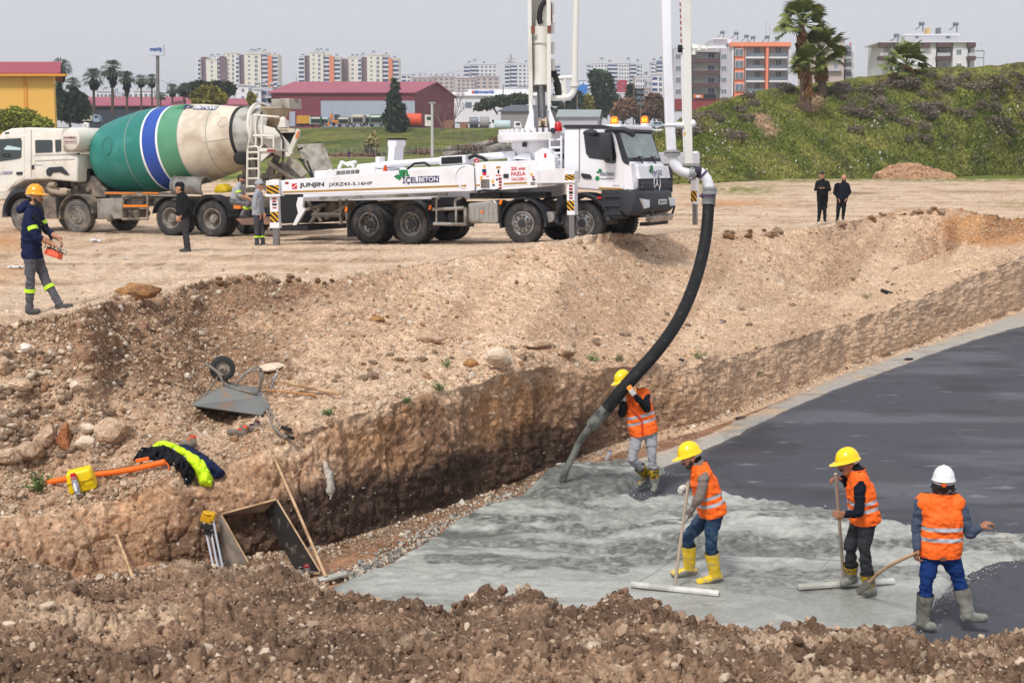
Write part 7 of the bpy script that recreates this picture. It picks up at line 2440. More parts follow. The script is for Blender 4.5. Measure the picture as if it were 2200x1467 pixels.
# shovel trailed by the man in the white helmet
sb=gz(1858,1256,zc_)
shv=tool('shovel','shovel with bent wooden handle trailed by the white helmeted worker','shovel',sb)
mb=MB();mb.tube(catmull([at(1972,1186,14.55)-sb,at(1930,1205,14.8)-sb,at(1895,1225,15.1)-sb,at(1868,1250,15.45)-sb],5),.019,10);build('handle',mb,WOOD,shv,smooth=True)
mb=MB()
for i in range(6):
 pass
bl_=[at(x,y,d)-sb for x,y,d in[(1872,1245,15.4),(1880,1252,15.35),(1862,1268,15.5),(1843,1276,15.6),(1838,1270,15.65),(1858,1248,15.5)]]
mb.add(bl_+[p+Vector((0,0,.012))for p in bl_],[tuple(range(6)),tuple(range(11,5,-1))]+[(i,i+6,(i+1)%6+6,(i+1)%6)for i in range(6)]);build('blade',mb,mat('muddy_steel',lin(120,118,110),.6,metal=.3),shv)
# formwork frame leaning on the wall
Yf=16.75
ff=tool('formwork_box','open four-board wooden formwork frame leaning on the dark pit wall','formwork',gz(640,1240,PIT))
fo=ff.location
def fp(x,y,d):
 return at(x,y,Yf+d)-fo
FC=dict(TL=fp(477,1105,.42),TR=fp(593,1074,.42),BR=fp(686,1228,.05),BL=fp(556,1245,.05),tl=fp(464,1114,.72),tr=fp(567,1100,.72),br=fp(633,1222,.40),bl=fp(490,1240,.40))
PLYD=mat('black_shutter_ply',lin(46,46,46),.6,c2=lin(128,122,112),c2scale=9,c2lo=.56,c2hi=.72,var=.2)
PLYB=mat('shutter_ply_worn',lin(116,108,100),.75,c2=lin(150,140,128),c2scale=4,var=.12)
PLYT=mat('shutter_ply_brown',lin(136,118,108),.75,c2=lin(160,148,138),c2scale=3)
cen=sum((FC[k_]for k_ in FC),Vector())/8
for a,b,c,d,m in(('TL','TR','tr','tl',PLYT),('TR','BR','br','tr',PLYD),('BR','BL','bl','br',PLYT),('BL','TL','tl','bl',PLYB)):
 q=[FC[x]for x in(a,b,c,d)]
 n_=(q[1]-q[0]).cross(q[3]-q[0]).normalized()
 if n_.dot(cen-q[0])>0:
  n_=-n_
 mb=MB();mb.add(q+[p+n_*.022 for p in q],[(0,1,2,3),(7,6,5,4),(0,4,5,1),(1,5,6,2),(2,6,7,3),(3,7,4,0)]);build('board',mb,m,ff)
 mb=MB();e0_,e1_=q[0],q[1];f_=(q[0]-q[3]).normalized()*.004
 mb.add([e0_+f_,e1_+f_,e1_+n_*.022+f_,e0_+n_*.022+f_],[(0,1,2,3)]);build('board_edge',mb,WOOD,ff)
 # surveyor tripod
tp_=gz(470,1235,PIT)
tpd=tool('surveying_tripod','folded silver surveying tripod with yellow head beside the formwork','tripod',tp_)
hd=at(444,1112,17.0)-tp_
mb=MB();mb.box(hd,(.13,.10,.09),(R(10),R(18),0));mb.box(at(456,1109,17.0)-tp_,(.06,.09,.10),(0,R(18),0));mb.lathe([(.07,0),(.07,.02),(.001,.022)],hd+Vector((.02,0,.05)),(.3,0,1),14)
build('tripod_head',mb,mat('tripod_yellow',lin(216,166,26),.45),tpd,bevel=.008)
for(a,b,dd)in(((438,1122),(462,1238),-.03),((448,1119),(471,1238),.0),((457,1116),(482,1238),.02),((444,1124),(476,1240),.06)):
 mb=MB();mb.cyl(at(*a,17.0+dd)-tp_,at(*b,16.7+dd)-tp_,.017,8);build('leg',mb,CHROME,tpd,smooth=True)
mb=MB();mb.box(at(443,1131,16.93)-tp_,(.13,.10,.05),(0,R(12),0));mb.box(at(447,1143,16.92)-tp_,(.10,.09,.04),(0,R(12),0));build('leg_clamp',mb,BLACK,tpd)
# survey case, staff bag, spray can, weed at the lip
c0=ter(178,1052)
case=tool('instrument_case','bright yellow plastic instrument case standing at the pit edge','case',c0)
case.rotation_euler=(R(6),R(-12),R(10))
CY=mat('case_yellow',lin(240,208,10),.4)
mb=MB();mb.box((0,0,.14),(.34,.24,.27),taper=.88);build('shell',mb,CY,case,bevel=.035,seg=3,smooth=True)
mb=MB();mb.box((0,0,.15),(.335,.245,.014));mb.box((-.02,-.12,.14),(.05,.02,.07));build('seam',mb,mat('case_seam',lin(206,172,10),.5),case,bevel=.004)
mb=MB();mb.tube([(.02,-.125,.12),(.05,-.155,.135),(.13,-.155,.165),(.165,-.12,.18)],.008,6);build('handle',mb,mat('case_handle',lin(160,130,20),.5),case)
sp_=at(168,1062,c0 .y-.2)
can=tool('spray_can','grey marking spray can with red cap in front of the yellow case','spray can',sp_)
can.rotation_euler=(R(-4),R(-14),0)
mb=MB();mb.lathe([(.001,0),(.036,.003),(.038,.012),(.038,.205),(.03,.225)],(0,0,0),(0,0,1),18);build('canister',mb,mat('can_grey',lin(128,134,150),.35,metal=.3,c2=lin(196,196,200),c2scale=20),can,smooth=True,angle=40)
mb=MB();mb.lathe([(.034,.222),(.034,.262),(.028,.268),(.001,.27)],(0,0,0),(0,0,1),18);mb.lathe([(.0385,.19),(.0385,.204)],(0,0,0),(0,0,1),18);build('cap',mb,RED,can,smooth=True,angle=40)
mb=MB();mb.box((.0,-.0375,.10),(.03,.003,.10));build('printed_label',mb,WPRINT,can)
a,b=ter(92,1046,.05),ter(360,1000,.05)
bag=tool('staff_bag','long orange staff bag with black zip lying along the pit edge','bag',a)
OR=mat('bag_orange',lin(244,112,24),.7,var=.12,vscale=8,bump=.3,bscale=20)
n0=16
pts=[]
for i in range(n0+1):
 t=i/n0
 p=ter(92+268*t,1046-46*t-3*math.sin(t*3.1))
 l=a.lerp(b,t)
 pts.append(Vector((l.x,l.y-.05,max(l.z,p.z+.02)+.012*math.sin(t*7)))-a)
mb=MB();mb.tube(catmull(pts,2),.038,10);build('cover',mb,OR,bag,smooth=True)
mb=MB();mb.tube([p+Vector((0,.02,.036))for p in catmull(pts[5:],2)],.008,5);build('zip',mb,BLACK,bag)
mb=MB();e=pts[-3];mb.box(e+Vector((-.09,.0,.07)),(.17,.03,.05),(0,R(-10),R(5)));build('flap',mb,OR,bag,bevel=.01)
mb=MB();e=pts[-1];mb.tube([e,e+Vector((.04,-.02,-.03)),e+Vector((.05,-.03,-.10))],.008,5);build('strap',mb,OR,bag)
def leafy(name,label,cat,base_,n,h,spread,m,lw=.02,ll=.07,seed=1):
 r=random.Random(seed)
 mb=MB()
 for k in range(n):
  az=r.uniform(0,6.28);L=h*r.uniform(.5,1);tilt=r.uniform(.1,1.3)
  d=Vector((math.cos(az)*math.sin(tilt),math.sin(az)*math.sin(tilt),math.cos(tilt)))
  mb.tube([Vector(),d*L],.003,4)
  for j in range(7):
   c=d*L*(.25+.75*j/6)+Vector((r.uniform(-1,1),r.uniform(-1,1),r.uniform(-.3,.6)))*spread
   e=Vector((r.uniform(-1,1),r.uniform(-1,1),r.uniform(-.2,.7))).normalized();s_=e.cross(Vector((r.uniform(-1,1),r.uniform(-1,1),1))).normalized()
   mb.quad(c-s_*.2*lw,c+e*ll*.5+s_*lw,c+e*ll,c+e*ll*.5-s_*lw)
 o=build(name,mb,m);o.location=base_
 return tag(o,label,cat)
WEED=mat('weed_green',lin(108,126,72),.7,c2=lin(60,96,44),c2scale=12)
leafy('weed_plant','low green leafy weed beside the end of the orange bag','weed',ter(82,1058),22,.28,.03,WEED,.018,.06,3)
for k_,(x,y,s_)in enumerate([(1862,640,.22),(1275,778,.2),(960,790,.18),(1500,770,.22),(945,840,.12),(705,893,.1),(870,865,.1),(1330,775,.14),(1640,805,.12)]):
 leafy('grass_tuft','tiny green weed tuft growing on the bare edge of the cut','weed',ter(x,y),9,s_,.04,WEED,.012,.05,20+k_)['group']='weed tufts along the edge of the cut'
 # clothing left on the bank
def drape(name,label,cat,poly,m,th=.05,seed=1,step=3.5,fold=.03,parent=None):
 pl=np.array(poly,dtype=float);x0,y0=pl.min(0);x1,y1=pl.max(0)
 xs=np.arange(x0-step,x1+step*2,step);ys=np.arange(y0-step,y1+step*2,step)
 X,Y=np.meshgrid(xs,ys);sd=sd_poly(X,Y,poly)
 V_=np.array([ter(a,b)for a,b in zip(X.ravel(),Y.ravel())])
 Yg=V_[:,1].reshape(X.shape)
 for _ in range(6):
  pd=np.pad(Yg,1,mode='edge');Yg=(pd[:-2,1:-1]+pd[2:,1:-1]+pd[1:-1,:-2]+pd[1:-1,2:]+4*Yg)/8
 q=np.stack([X.ravel()*.035,Y.ravel()*.035,np.full(X.size,seed)],1)
 f=1-2.4*np.abs(fbm(q*np.array([2.6,1.5,1])+.8*fbm(q,2,seed)[:,None],3,seed))
 up_=np.clip(sd.ravel()/6,0,1)**.5*th+np.clip(sd.ravel()/4,0,1)*fold*f-.01
 V_=np.array([at(a,b,c)for a,b,c in zip(X.ravel(),Y.ravel(),Yg.ravel()-.06-up_*1.6)])
 V_[:,2]+=up_*.5
 Fq=grid_faces(len(ys),len(xs));kp=(sd.ravel()[Fq]>-step*.6).all(1);Fq=Fq[kp]
 us=np.unique(Fq);rm=np.full(len(V_),-1);rm[us]=np.arange(len(us))
 o=np_mesh(name,V_[us],rm[Fq],[m],parent=parent)
 s_=o.modifiers.new('s','SOLIDIFY');s_.thickness=.015
 return tag(o,label,cat)if label else o
drape('navy_jacket','deep navy jacket sleeve spread over the pit edge beside the lime vest','jacket',[(385,957),(400,956),(418,965),(440,978),(462,996),(481,1014),(480,1021),(470,1028),(455,1024),(440,1008),(425,990),(400,975)],C_NAVY,.012,3,2.2,.05)
drape('lime_vest','bright lime yellow safety vest hanging over the pit edge on the jackets','vest',[(326,961),(338,951),(352,948),(372,954),(390,962),(412,974),(436,987),(448,1008),(455,1026),(454,1044),(430,1040),(426,1024),(421,1012),(412,998),(396,980),(372,966),(345,963)],mat('lime_cloth',lin(206,245,20),.7,var=.08,vscale=8),.02,5,2.2,.055)
bj=drape('black_jacket','black snap-button jacket thrown over the pit edge beside the orange bag','jacket',[(288,988),(296,975),(304,964),(325,962),(356,960),(376,970),(398,988),(414,1008),(416,1024),(411,1036),(400,1042),(395,1026),(386,1010),(372,1001),(350,992),(330,989),(312,992)],C_BLACK,.03,7,2.2,.075)
mb=MB()
for x,y in[(305,967),(314,986),(357,973),(375,986),(396,980),(400,1029)]:
 p=ter(x,y);mb.sphere(at(x,y,p.y-.26),.007,6,4)
build('snap_button',mb,WPRINT,bj)
def shoe(label,p,rz,tilt,m,liner,grp=None):
 o=tool('shoe',label,'shoe',p);o.rotation_euler=(0,tilt,rz)
 if grp:o['group']=grp
 cp=[(Vector((-.09,0,.05)),Vector((-.07,0,.10)),.04,.042,'s'),(Vector((-.08,0,.035)),Vector((.06,0,.035)),.038,.036,'s'),(Vector((.06,0,.035)),Vector((.12,0,.03)),.036,.030,'s'),(Vector((-.08,0,.015)),Vector((.12,0,.012)),.036,.034,'s')]
 remesh('upper',cp,.009,2,[m],lambda c,t:np.zeros(len(c)),o)
 mb=MB();mb.lathe([(.036,0),(.04,.02),(.034,.045),(.03,.02)],(-.07,0,.10),(-.2,0,1),12);mb.tube([(-.03,0,.08),(.02,0,.075)],.016,6);build('lining',mb,liner,o)
SH=mat('dusty_shoe',lin(126,116,106),.8,c2=lin(96,98,98),c2scale=8);LO=mat('lining_orange',lin(216,84,44),.7)
shoe('dusty grey shoe with orange lining below the upturned wheelbarrow',ter(518,938,.02),R(205),R(-16),SH,LO)
shoe('second grey shoe behind its pair below the wheelbarrow',ter(543,928,.02),R(200),R(-10),SH,mat('lining_dark',lin(70,30,30),.7))
shoe('grey shoe with orange tongue peeping out behind the lime vest',ter(408,962,.03),R(150),R(0),SH,LO)
shoe('dark grey shoe standing in the corner of the formwork',gz(640,1238,PIT+.02),R(120),0,GREY,BLACK)
shoe('grey shoe with red sole in the formwork corner, right one',gz(655,1234,PIT+.02),R(115),0,mat('grey_shoe2',lin(116,116,116),.8),DKRED)
# rag on the wall
drape('white_rag','torn white rag hanging on the dark pit wall','rag',[(694,988),(700,992),(706,1006),(714,1016),(713,1028),(718,1050),(714,1058),(709,1072),(706,1060),(702,1058),(704,1040),(699,1018)],mat('rag_white',lin(184,176,166),.9),.008,9,2.0,.03)
# water bottle, black scraps, litter
bt_=ter(1302,986);bt_.y-=.05
bo=tool('water_bottle','clear plastic water bottle with blue cap lying by the pit wall','bottle',bt_);bo.rotation_euler=(R(20),R(24),0)
mb=MB();mb.lathe([(.001,0),(.032,.004),(.034,.03),(.032,.06),(.034,.09),(.034,.13),(.02,.165),(.013,.172)],(0,0,0),(0,0,1),16);build('bottle_body',mb,mat('clear_plastic',lin(214,220,226),.1,alpha=.55),bo,smooth=True)
mb=MB();mb.lathe([(.016,.168),(.016,.188),(.001,.19)],(0,0,0),(0,0,1),12);mb.lathe([(.0345,.145),(.03,.15)],(0,0,0),(0,0,1),12);build('cap',mb,mat('cap_blue',lin(40,80,190),.4),bo,smooth=True)
def lump(name,label,cat,x,y,sz,m,seed,rot=0,lift=.0,group=None,rough=.28,on=None):
 v,f=rock_mesh_data(seed,3,rough)
 p=on or ter(x,y)
 v=v*np.array(sz);v=v+np.outer(.06*fbm(v/max(sz)*5,3,seed),np.ones(3))*max(sz)
 o=np_mesh(name,v,f,[m],smooth=False);o.location=p+Vector((0,0,sz[2]*.35+lift));o.rotation_euler=(0,0,rot)
 return tag(o,label,cat,group)
PALE=mat('pale_rock',lin(216,198,176),.9,c2=lin(192,170,146),c2scale=3,var=.15,vscale=12,bump=.6,bscale=14)
CLOD=grainy(mat('brown_clod',lin(170,126,82),.95,c2=lin(130,92,60),c2scale=4,var=.25,vscale=14),14,44)
BEIG=grainy(mat('beige_block',lin(196,168,142),.95,c2=lin(160,130,104),c2scale=3,var=.2,vscale=10),12,40)
RUST=grainy(mat('rust_clay',lin(150,94,58),.95,c2=lin(186,128,84),c2scale=3,var=.2,vscale=10),14,44)
lump('boulder','large pale limestone boulder on the lip of the cut','boulder',1075,800,(.22,.2,.29),PALE,11,lift=.12)
lump('clod','big golden brown clod on the crest near the operator','clod',300,641,(.33,.25,.2),CLOD,12,lift=.05,rough=.5)
for lab,x,y,sz,m,sd_ in[('large beige earth block with flat top in the rubble bank',247,946,(.27,.24,.27),BEIG,13),('broken beige block beside a rust-red hollow in the rubble',100,955,(.20,.22,.30),BEIG,14),('rust-red clay lump in the hollow of the rubble bank',140,955,(.13,.12,.26),RUST,15),('low pale flat boulder above the wheelbarrow legs',582,795,(.22,.2,.12),PALE,16),('rounded grey-beige block at the left edge of the frame',15,990,(.20,.2,.18),BEIG,17),('pale block below the rust hollow',190,925,(.13,.12,.12),PALE,18),('grey stone beside the rust hollow',178,960,(.14,.12,.12),PALE,19),('wide beige block at the bottom left of the rubble bank',60,985,(.34,.3,.22),BEIG,20),('upright tan block at the far left of the bank',8,800,(.12,.12,.22),BEIG,21),('tan block above the upright block at left',45,835,(.24,.2,.17),BEIG,22),('small white stone high on the left bank',55,752,(.10,.08,.09),mat('white_stone',lin(226,218,206),.8),23),('pale ochre stone left of the wheelbarrow',166,835,(.12,.1,.11),PALE,24),('beige lump left of the boulder on the lip',925,735,(.26,.2,.14),BEIG,25),('pale wide block right of the boulder',1150,745,(.3,.22,.13),BEIG,26),('tall tan block further along the lip',1215,765,(.24,.2,.2),BEIG,27),('rust-brown clod left of the boulder',1010,785,(.14,.12,.10),CLOD,28),('rust-brown clod in the bowl of the bank',810,690,(.16,.14,.12),CLOD,29)]:
 lump('boulder',lab,'boulder',x,y,sz,m,sd_,rot=sd_)
rr_=random.Random(5)
protos=[]
for k_ in range(5):
 protos.append(rock_mesh_data(300+k_,2))
me_l=[]
for k_,(v,f)in enumerate(protos):
 o=np_mesh('stone',v,f,[[BEIG,PALE,BEIG,CLOD,PALE][k_]],smooth=False);me_l.append(o.data);bpy.data.objects.remove(o)
def stone_copy(x,y,s_,k_,lab,grp,sink=.1):
 o=bpy.data.objects.new('stone',me_l[k_]);col.objects.link(o);o.location=ter(x,y,s_*sink);o.scale=(s_,s_*rr_.uniform(.8,1),s_*rr_.uniform(.7,1));o.rotation_euler=(rr_.uniform(-.3,.3),rr_.uniform(-.3,.3),rr_.uniform(0,6))
 sz='small' if s_<.075 else 'mid-sized' if s_<.1 else 'large';cn=['beige','pale','tan','rusty brown','whitish'][k_]
 if lab is None:lab=f'{sz} {cn} stone in the rubble '+('at the left edge of the bank' if x<120 else 'above the yellow case' if x<240 else 'above the thrown jackets' if x<380 else 'round the wheelbarrow')
 elif 'ledge' in lab:lab=f'{sz} {cn} stone on the ledge '+('left of the pale boulder' if x<1050 else 'between the boulder and the hose' if x<1400 else 'right of the hose')
 else:lab=f'{cn} clod on the crest of the bank '+('behind the wheelbarrow' if x<900 else 'beside the black hose' if x<1700 else 'below the two standing men')
 tag(o,lab,'stone',grp)
for k_ in range(150):
 x=rr_.uniform(-5,1)*0+(rr_.betavariate(1,2.6)*520);y=rr_.uniform(760,1000)-(x*.06)
 stone_copy(x,y,rr_.uniform(.05,.1)*(1.1 if x<260 else .75),rr_.choice([0,1,2,0,2,4]),None,'stones in the rubble bank')
for k_ in range(70):
 x=rr_.uniform(620,1950);y=np.interp(x,[620,900,1300,1700,1950],[855,765,735,665,590])+rr_.gauss(0,16)
 stone_copy(x,y,rr_.uniform(.06,.12),rr_.choice([0,1,2,0,4]),'stone lying on the ledge above the cut face','stones on the ledge')
for k_ in range(60):
 x=rr_.choice([rr_.uniform(1800,2060),rr_.uniform(1560,1680),rr_.uniform(420,720)]);y=float(interp(B_CREST,x))+rr_.uniform(2,16)
 stone_copy(x,y,rr_.uniform(.08,.2)*(1.1 if x>1000 else .5),rr_.choice([3,3,0,3,2]),'brown clod on the crest of the bank','clods along the crest',.3)
for lab,x,y,sz in[('black torn glove at the foot of the right wall',1592,898,(.14,.06,.03)),('black scrap on the lip right of the hose',1463,775,(.06,.05,.05)),('dark scrap at the foot of the far wall',1955,772,(.16,.06,.04))]:
 lump('black_scrap',lab,'scrap',x,y,sz,BLACK,40+x%7,rot=.4,on=(ter(x,y)if x<1500 else gz(x,y,PIT+.03)))
q=ter(1908,632,.05);mb=MB();mb.cyl(Vector((-.17,0,.06)),Vector((.17,0,-.05)),.05,10);o=build('pipe_offcut',mb,BLACK);o.location=q;tag(o,'short black pipe offcut lying on the ledge far right','pipe')
for lab,x,y,w_ in[('crumpled white paper on the ground in front of the mixer',212,521,.55),('flat white paper scrap behind the operator',40,577,.3),('small white wrapper on the track left of the pump truck',275,557,.16),('white wrapper on the ledge right of the hose',1552,693,.12),('white wrapper at the foot of the right wall',1737,838,.12)]:
 mb=MB();n_=6
 P_=[[Vector((w_*(i/n_-.5),w_*.5*(j/n_-.5),rr_.uniform(0,.10)*min(1,w_*2)))for j in range(n_+1)]for i in range(n_+1)]
 for i in range(n_):
  for j in range(n_):
   mb.quad(P_[i][j],P_[i+1][j],P_[i+1][j+1],P_[i][j+1])
 o=build('paper_scrap',mb,mat('litter_white',lin(214,212,220),.8));o.location=ter(x,y,.01)if x!=1737 else gz(x,y,PIT+.02);o.rotation_euler=(0,0,rr_.uniform(0,3));tag(o,lab,'paper')
mt=[thing('ground_mat',l_,'mat',at(x,y,36.3))for l_,x,y in(('grey board tilted under the front outrigger foot, left one',1215,522),('grey board under the front outrigger foot, right one',1248,522))]
for k_,t in enumerate(mt):
 t.rotation_euler=(R(8),R(-9 if k_==0 else 6),R(12));mb=MB();mb.box((0,0,.0),(.50,.5,.06));build('board',mb,mat('mat_grey',lin(132,138,140),.7,c2=lin(100,104,106),c2scale=4),t,bevel=.01)
 # grey crushed stone along the slab edge
r_=np.random.default_rng(9);n_=900
tt=r_.uniform(0,1,n_);ex=np.interp(tt,[0,.35,.6,1],[745,850,960,1190]);ey=np.interp(tt,[0,.35,.6,1],[1250,1200,1135,1020])
pp_=np.array([gz(a-abs(r_.normal(0,22)),b-abs(r_.normal(0,9))+4,PIT)for a,b in zip(ex,ey)])
gp_=np.array([lin(150,150,146),lin(176,172,164),lin(120,118,112),lin(196,178,156)])
scatter_stones('edge_gravel',pp_,np.tile([0,0,1.0],(n_,1)),r_.uniform(.012,.035,n_)*np.where(r_.uniform(0,1,n_)<.05,2,1),gp_[r_.integers(0,4,n_)],M_STONE,seed=10,sub=1)
n_=2500
xs_=r_.uniform(-50,1500,n_);ys_=interp(B_BASE,xs_)+np.abs(r_.normal(0,13,n_))+2
pp_=np.array([gz(a,b,PIT-.01)for a,b in zip(xs_,ys_)])
scatter_stones('floor_gravel',pp_,np.tile([0,0,1.0],(n_,1)),.012/r_.uniform(.12,1,n_)**.6,bank_pal[r_.integers(0,8,n_)]*.66,M_STONE,seed=11,sub=1)
# ================================================================== hill on the right
HB=[(1330,388),(1400,394),(1600,391),(1800,386),(2200,381),(2600,380)]
HS=[(1330,380),(1395,318),(1420,292),(1470,258),(1500,238),(1560,212),(1620,200),(1700,186),(1760,176),(1830,170),(1900,158),(1980,150),(2050,146),(2130,144),(2200,136),(2600,118)]
hx_=np.linspace(1330,2560,230)
HR=[]
b_=np.array([gz(x,interp(HB,x),0.93)[:]for x in hx_])
t_=np.array([at(x,interp(HS,x),132-np.interp(x,[1330,1600,2600],[30,4,0]))[:]for x in hx_])
for t in np.linspace(-.04,1,110):
 p=b_*(1-t)+t_*t;p[:,2]+=.9*math.sin(math.pi*max(t,0))-(.6 if t<0 else 0);HR.append(p)
for t in np.linspace(0,1,12)[1:]:
 p=t_.copy();p[:,1]+=40*t;p[:,2]-=4*t*t;HR.append(p)
HPm=np.array(HR);hq=HPm.reshape(-1,3);hN=grid_normals(HPm);hN*=np.sign(hN[:,:,2:3]+1e-6)
hq2=hq+hN.reshape(-1,3)*(.5*fbm(hq*.22,4,701)+.22*fbm(hq*.9,3,702)+.10*fbm(hq*3,2,703))[:,None]
HILL_P=hq2 .reshape(HPm.shape)
hpx=np.tile(hx_,len(HPm));hpv=np.repeat(np.linspace(0,1,len(HPm)),len(hx_))
hc=np.ones((len(hq),3))*np.array(lin(124,128,66))
hc=mixc(hc,np.array(lin(98,108,52)),sstep(-.15,.3,fbm(hq*.3,4,711)))
hc=mixc(hc,np.array(lin(150,144,82)),sstep(.1,.45,fbm(hq*.5+9,4,712))*.7)
hc=mixc(hc,np.array(lin(104,94,82)),sstep(.0,.4,fbm(hq*.8+3,4,713)+.4*sstep(.5,.95,hpv)*sstep(1650,2050,hpx)-.12)*.5)
hc=mixc(hc,np.array(lin(170,142,116)),sstep(.45,.8,np.exp(-((hpx-1740)/36)**2-((hpv-.62)/.12)**2)+.8*np.exp(-((hpx-1660+140*(hpv-.3))/26)**2-((hpv-.45)/.2)**2)+.35*fbm(hq*.9,3,714)))
M_HILL=grainy(mat('hill_grass',(.1,.12,.04),1.0,attr='Col',var=.4,vscale=2.5,detail=8,spec=.1),2.2,7,.12)
np_mesh('hill',hq2,grid_faces(len(HPm),len(hx_)),[M_HILL],hc,kind='structure')
rg=np.random.default_rng(21)
def hill_pt(px,v):
 i=int(np.clip((px-1330)/1230*229,0,228));j=int(4+v*94);return Vector(HILL_P[j,i])
def leaf_mesh(name,blobs,n,size,m,seed=1,droop=.3,parent=None,tag_=None,squash=1.0):
 """foliage: many small leaf faces spread through a set of ellipsoid clumps"""
 r=np.random.default_rng(seed)
 B_=np.array(blobs,dtype=float)
 w=(B_[:,3]*B_[:,4]*B_[:,5])**.66
 k=r.choice(len(B_),n,p=w/w.sum())
 d=r.normal(size=(n,3));d/=np.linalg.norm(d,axis=1,keepdims=True)
 rad=r.uniform(.25,1,n)**.45
 c=B_[k,:3]+d*B_[k,3:6]*rad[:,None]
 a=r.normal(size=(n,3))+d*.6;a[:,2]-=droop;a/=np.linalg.norm(a,axis=1,keepdims=True)
 b=np.cross(a,r.normal(size=(n,3)));b/=np.linalg.norm(b,axis=1,keepdims=True)
 s=size*r.uniform(.6,1.4,n)[:,None]
 V_=np.stack([c-b*s*.4,c+a*s,c+b*s*.4,c-a*s*.5],1).reshape(-1,3)
 cl=np.repeat(np.repeat(r.uniform(.62,1.25,len(B_))[k]*r.uniform(.7,1.3,n),4)[:,None],3,1)
 return np_mesh(name,V_,np.arange(n*4).reshape(-1,4),[m],cl,smooth=False,parent=parent)
def leafmat(name,c,c2=None):
 m=mat(name,c,.75,attr='Col',spec=.15)
 nt=m.node_tree;b=nt.nodes['Principled BSDF'];src=b.inputs['Base Color'].links[0].from_socket
 mx=nt.nodes.new('ShaderNodeMix');mx.data_type='RGBA';mx.blend_type='MULTIPLY';mx.inputs[0].default_value=1
 nt.links.new(src,mx.inputs[6]);mx.inputs[7].default_value=(*c,1);nt.links.new(mx.outputs[2],b.inputs['Base Color']);return m
LG_D=leafmat('dark_leaf',lin(52,68,46));LG_M=leafmat('mid_leaf',lin(74,90,54));LG_Y=leafmat('olive_leaf',lin(128,122,48));LG_B=leafmat('brown_leaf',lin(124,96,74));LG_S=leafmat('scrub_leaf',lin(124,112,102));LG_P=leafmat('palm_leaf',lin(72,96,50));LG_F=leafmat('far_palm_leaf',lin(62,80,60));LG_H=leafmat('yellow_bush_leaf',lin(132,136,54));SKIRT=leafmat('dead_frond',lin(142,108,76))
BARK=mat('bark',lin(88,74,62),.9,var=.3,vscale=4)
# low grey-brown scrub on the hill: one bush shape, many copies
sc_me=[leaf_mesh('bush',[(0,0,.3,.6,.6,.42),(.35,.1,.35,.4,.4,.35),(-.3,-.1,.25,.4,.4,.3)],420,.10,LG_S,30+k,-.6)for k in range(3)]
sc_d=[o.data for o in sc_me]
for o in sc_me:bpy.data.objects.remove(o)
for k in range(420):
 px=rg.uniform(1440,2230);v=rg.uniform(.10,1)**.6
 if rg.uniform()>.10+.45*sstep(1650,2050,px)*(.3+v*.7)or(1640<px<1780 and .35<v<.9):continue
 o=bpy.data.objects.new('bush',sc_d[k%3]);col.objects.link(o);o.location=hill_pt(px,min(v,.99));s_=rg.uniform(.55,1.5);o.scale=(s_*1.15,s_,s_*.85);o.rotation_euler=(0,0,rg.uniform(0,6))
 tag(o,('small' if s_<.8 else 'mid-sized' if s_<1.15 else 'large')+' grey-brown scrub bush '+('near the foot' if v<.35 else 'halfway up' if v<.7 else 'at the crest')+' of the green hill '+('left of' if px<1730 else 'right of' if px<1950 else 'far right of')+' the palms','bush','scrub bushes on the hill')
n_=420
hcl=[(rg.uniform(1430,2200),rg.uniform(.03,.7))for _ in range(46)]
hp3=np.array([hill_pt(hcl[i%46][0]+rg.normal(0,22),abs(hcl[i%46][1]+rg.normal(0,.03)))[:]for i in range(n_)])
gp_=np.array([lin(206,200,190),lin(186,176,164),lin(150,146,144),lin(224,222,220)])
scatter_stones('hill_rubble',hp3,np.tile([0,0,1.0],(n_,1)),.055/rg.uniform(.1,1,n_)**.6,gp_[rg.integers(0,4,n_)],M_STONE,seed=22,sub=1)
n_=26000
gpx=rg.uniform(1345,2250,n_);gv=rg.uniform(0,.99,n_)
gpt=np.array([hill_pt(a,b)[:]for a,b in zip(gpx,gv)])+rg.normal(0,.22,(n_,3))*np.array([1,1,.1])
gs=rg.uniform(.10,.26,n_)[:,None];ga=rg.normal(size=(n_,3))*np.array([.35,.35,.1])+np.array([0,0,1.0])
gb=np.cross(ga,rg.normal(size=(n_,3)));gb/=np.linalg.norm(gb,axis=1,keepdims=True)
gV=np.stack([gpt-gb*gs*.35,gpt+ga*gs,gpt+gb*gs*.35],1).reshape(-1,3)
np_mesh('hill_grass',gV,np.arange(n_*3).reshape(-1,3),[mat('grass_blade',(.1,.12,.04),.8,attr='Col',spec=.1)],np.repeat(hc.reshape(HPm.shape)[(4+gv*94).astype(int),np.clip((gpx-1330)/1230*229,0,228).astype(int)]*rg.uniform(.6,1.5,(n_,1)),3,0),smooth=False,kind='stuff')
# tipped earth at the hill foot
mp_=gz(1955,388,.9);v,f=rock_mesh_data(61,4,.2)
v=v*np.array([3.2,1.9,1.8])+.16*np.stack([fbm(v*5,3,5),fbm(v*5,3,6),fbm(v*5,3,7)],1)*1.6
o=np_mesh('earth_mound',v,f,[grainy(mat('mound_soil',lin(186,144,112),.95,var=.35,vscale=3),5,14,.1)],smooth=False);o.location=mp_;tag(o,'brown tipped earth mound at the foot of the green hill','mound')
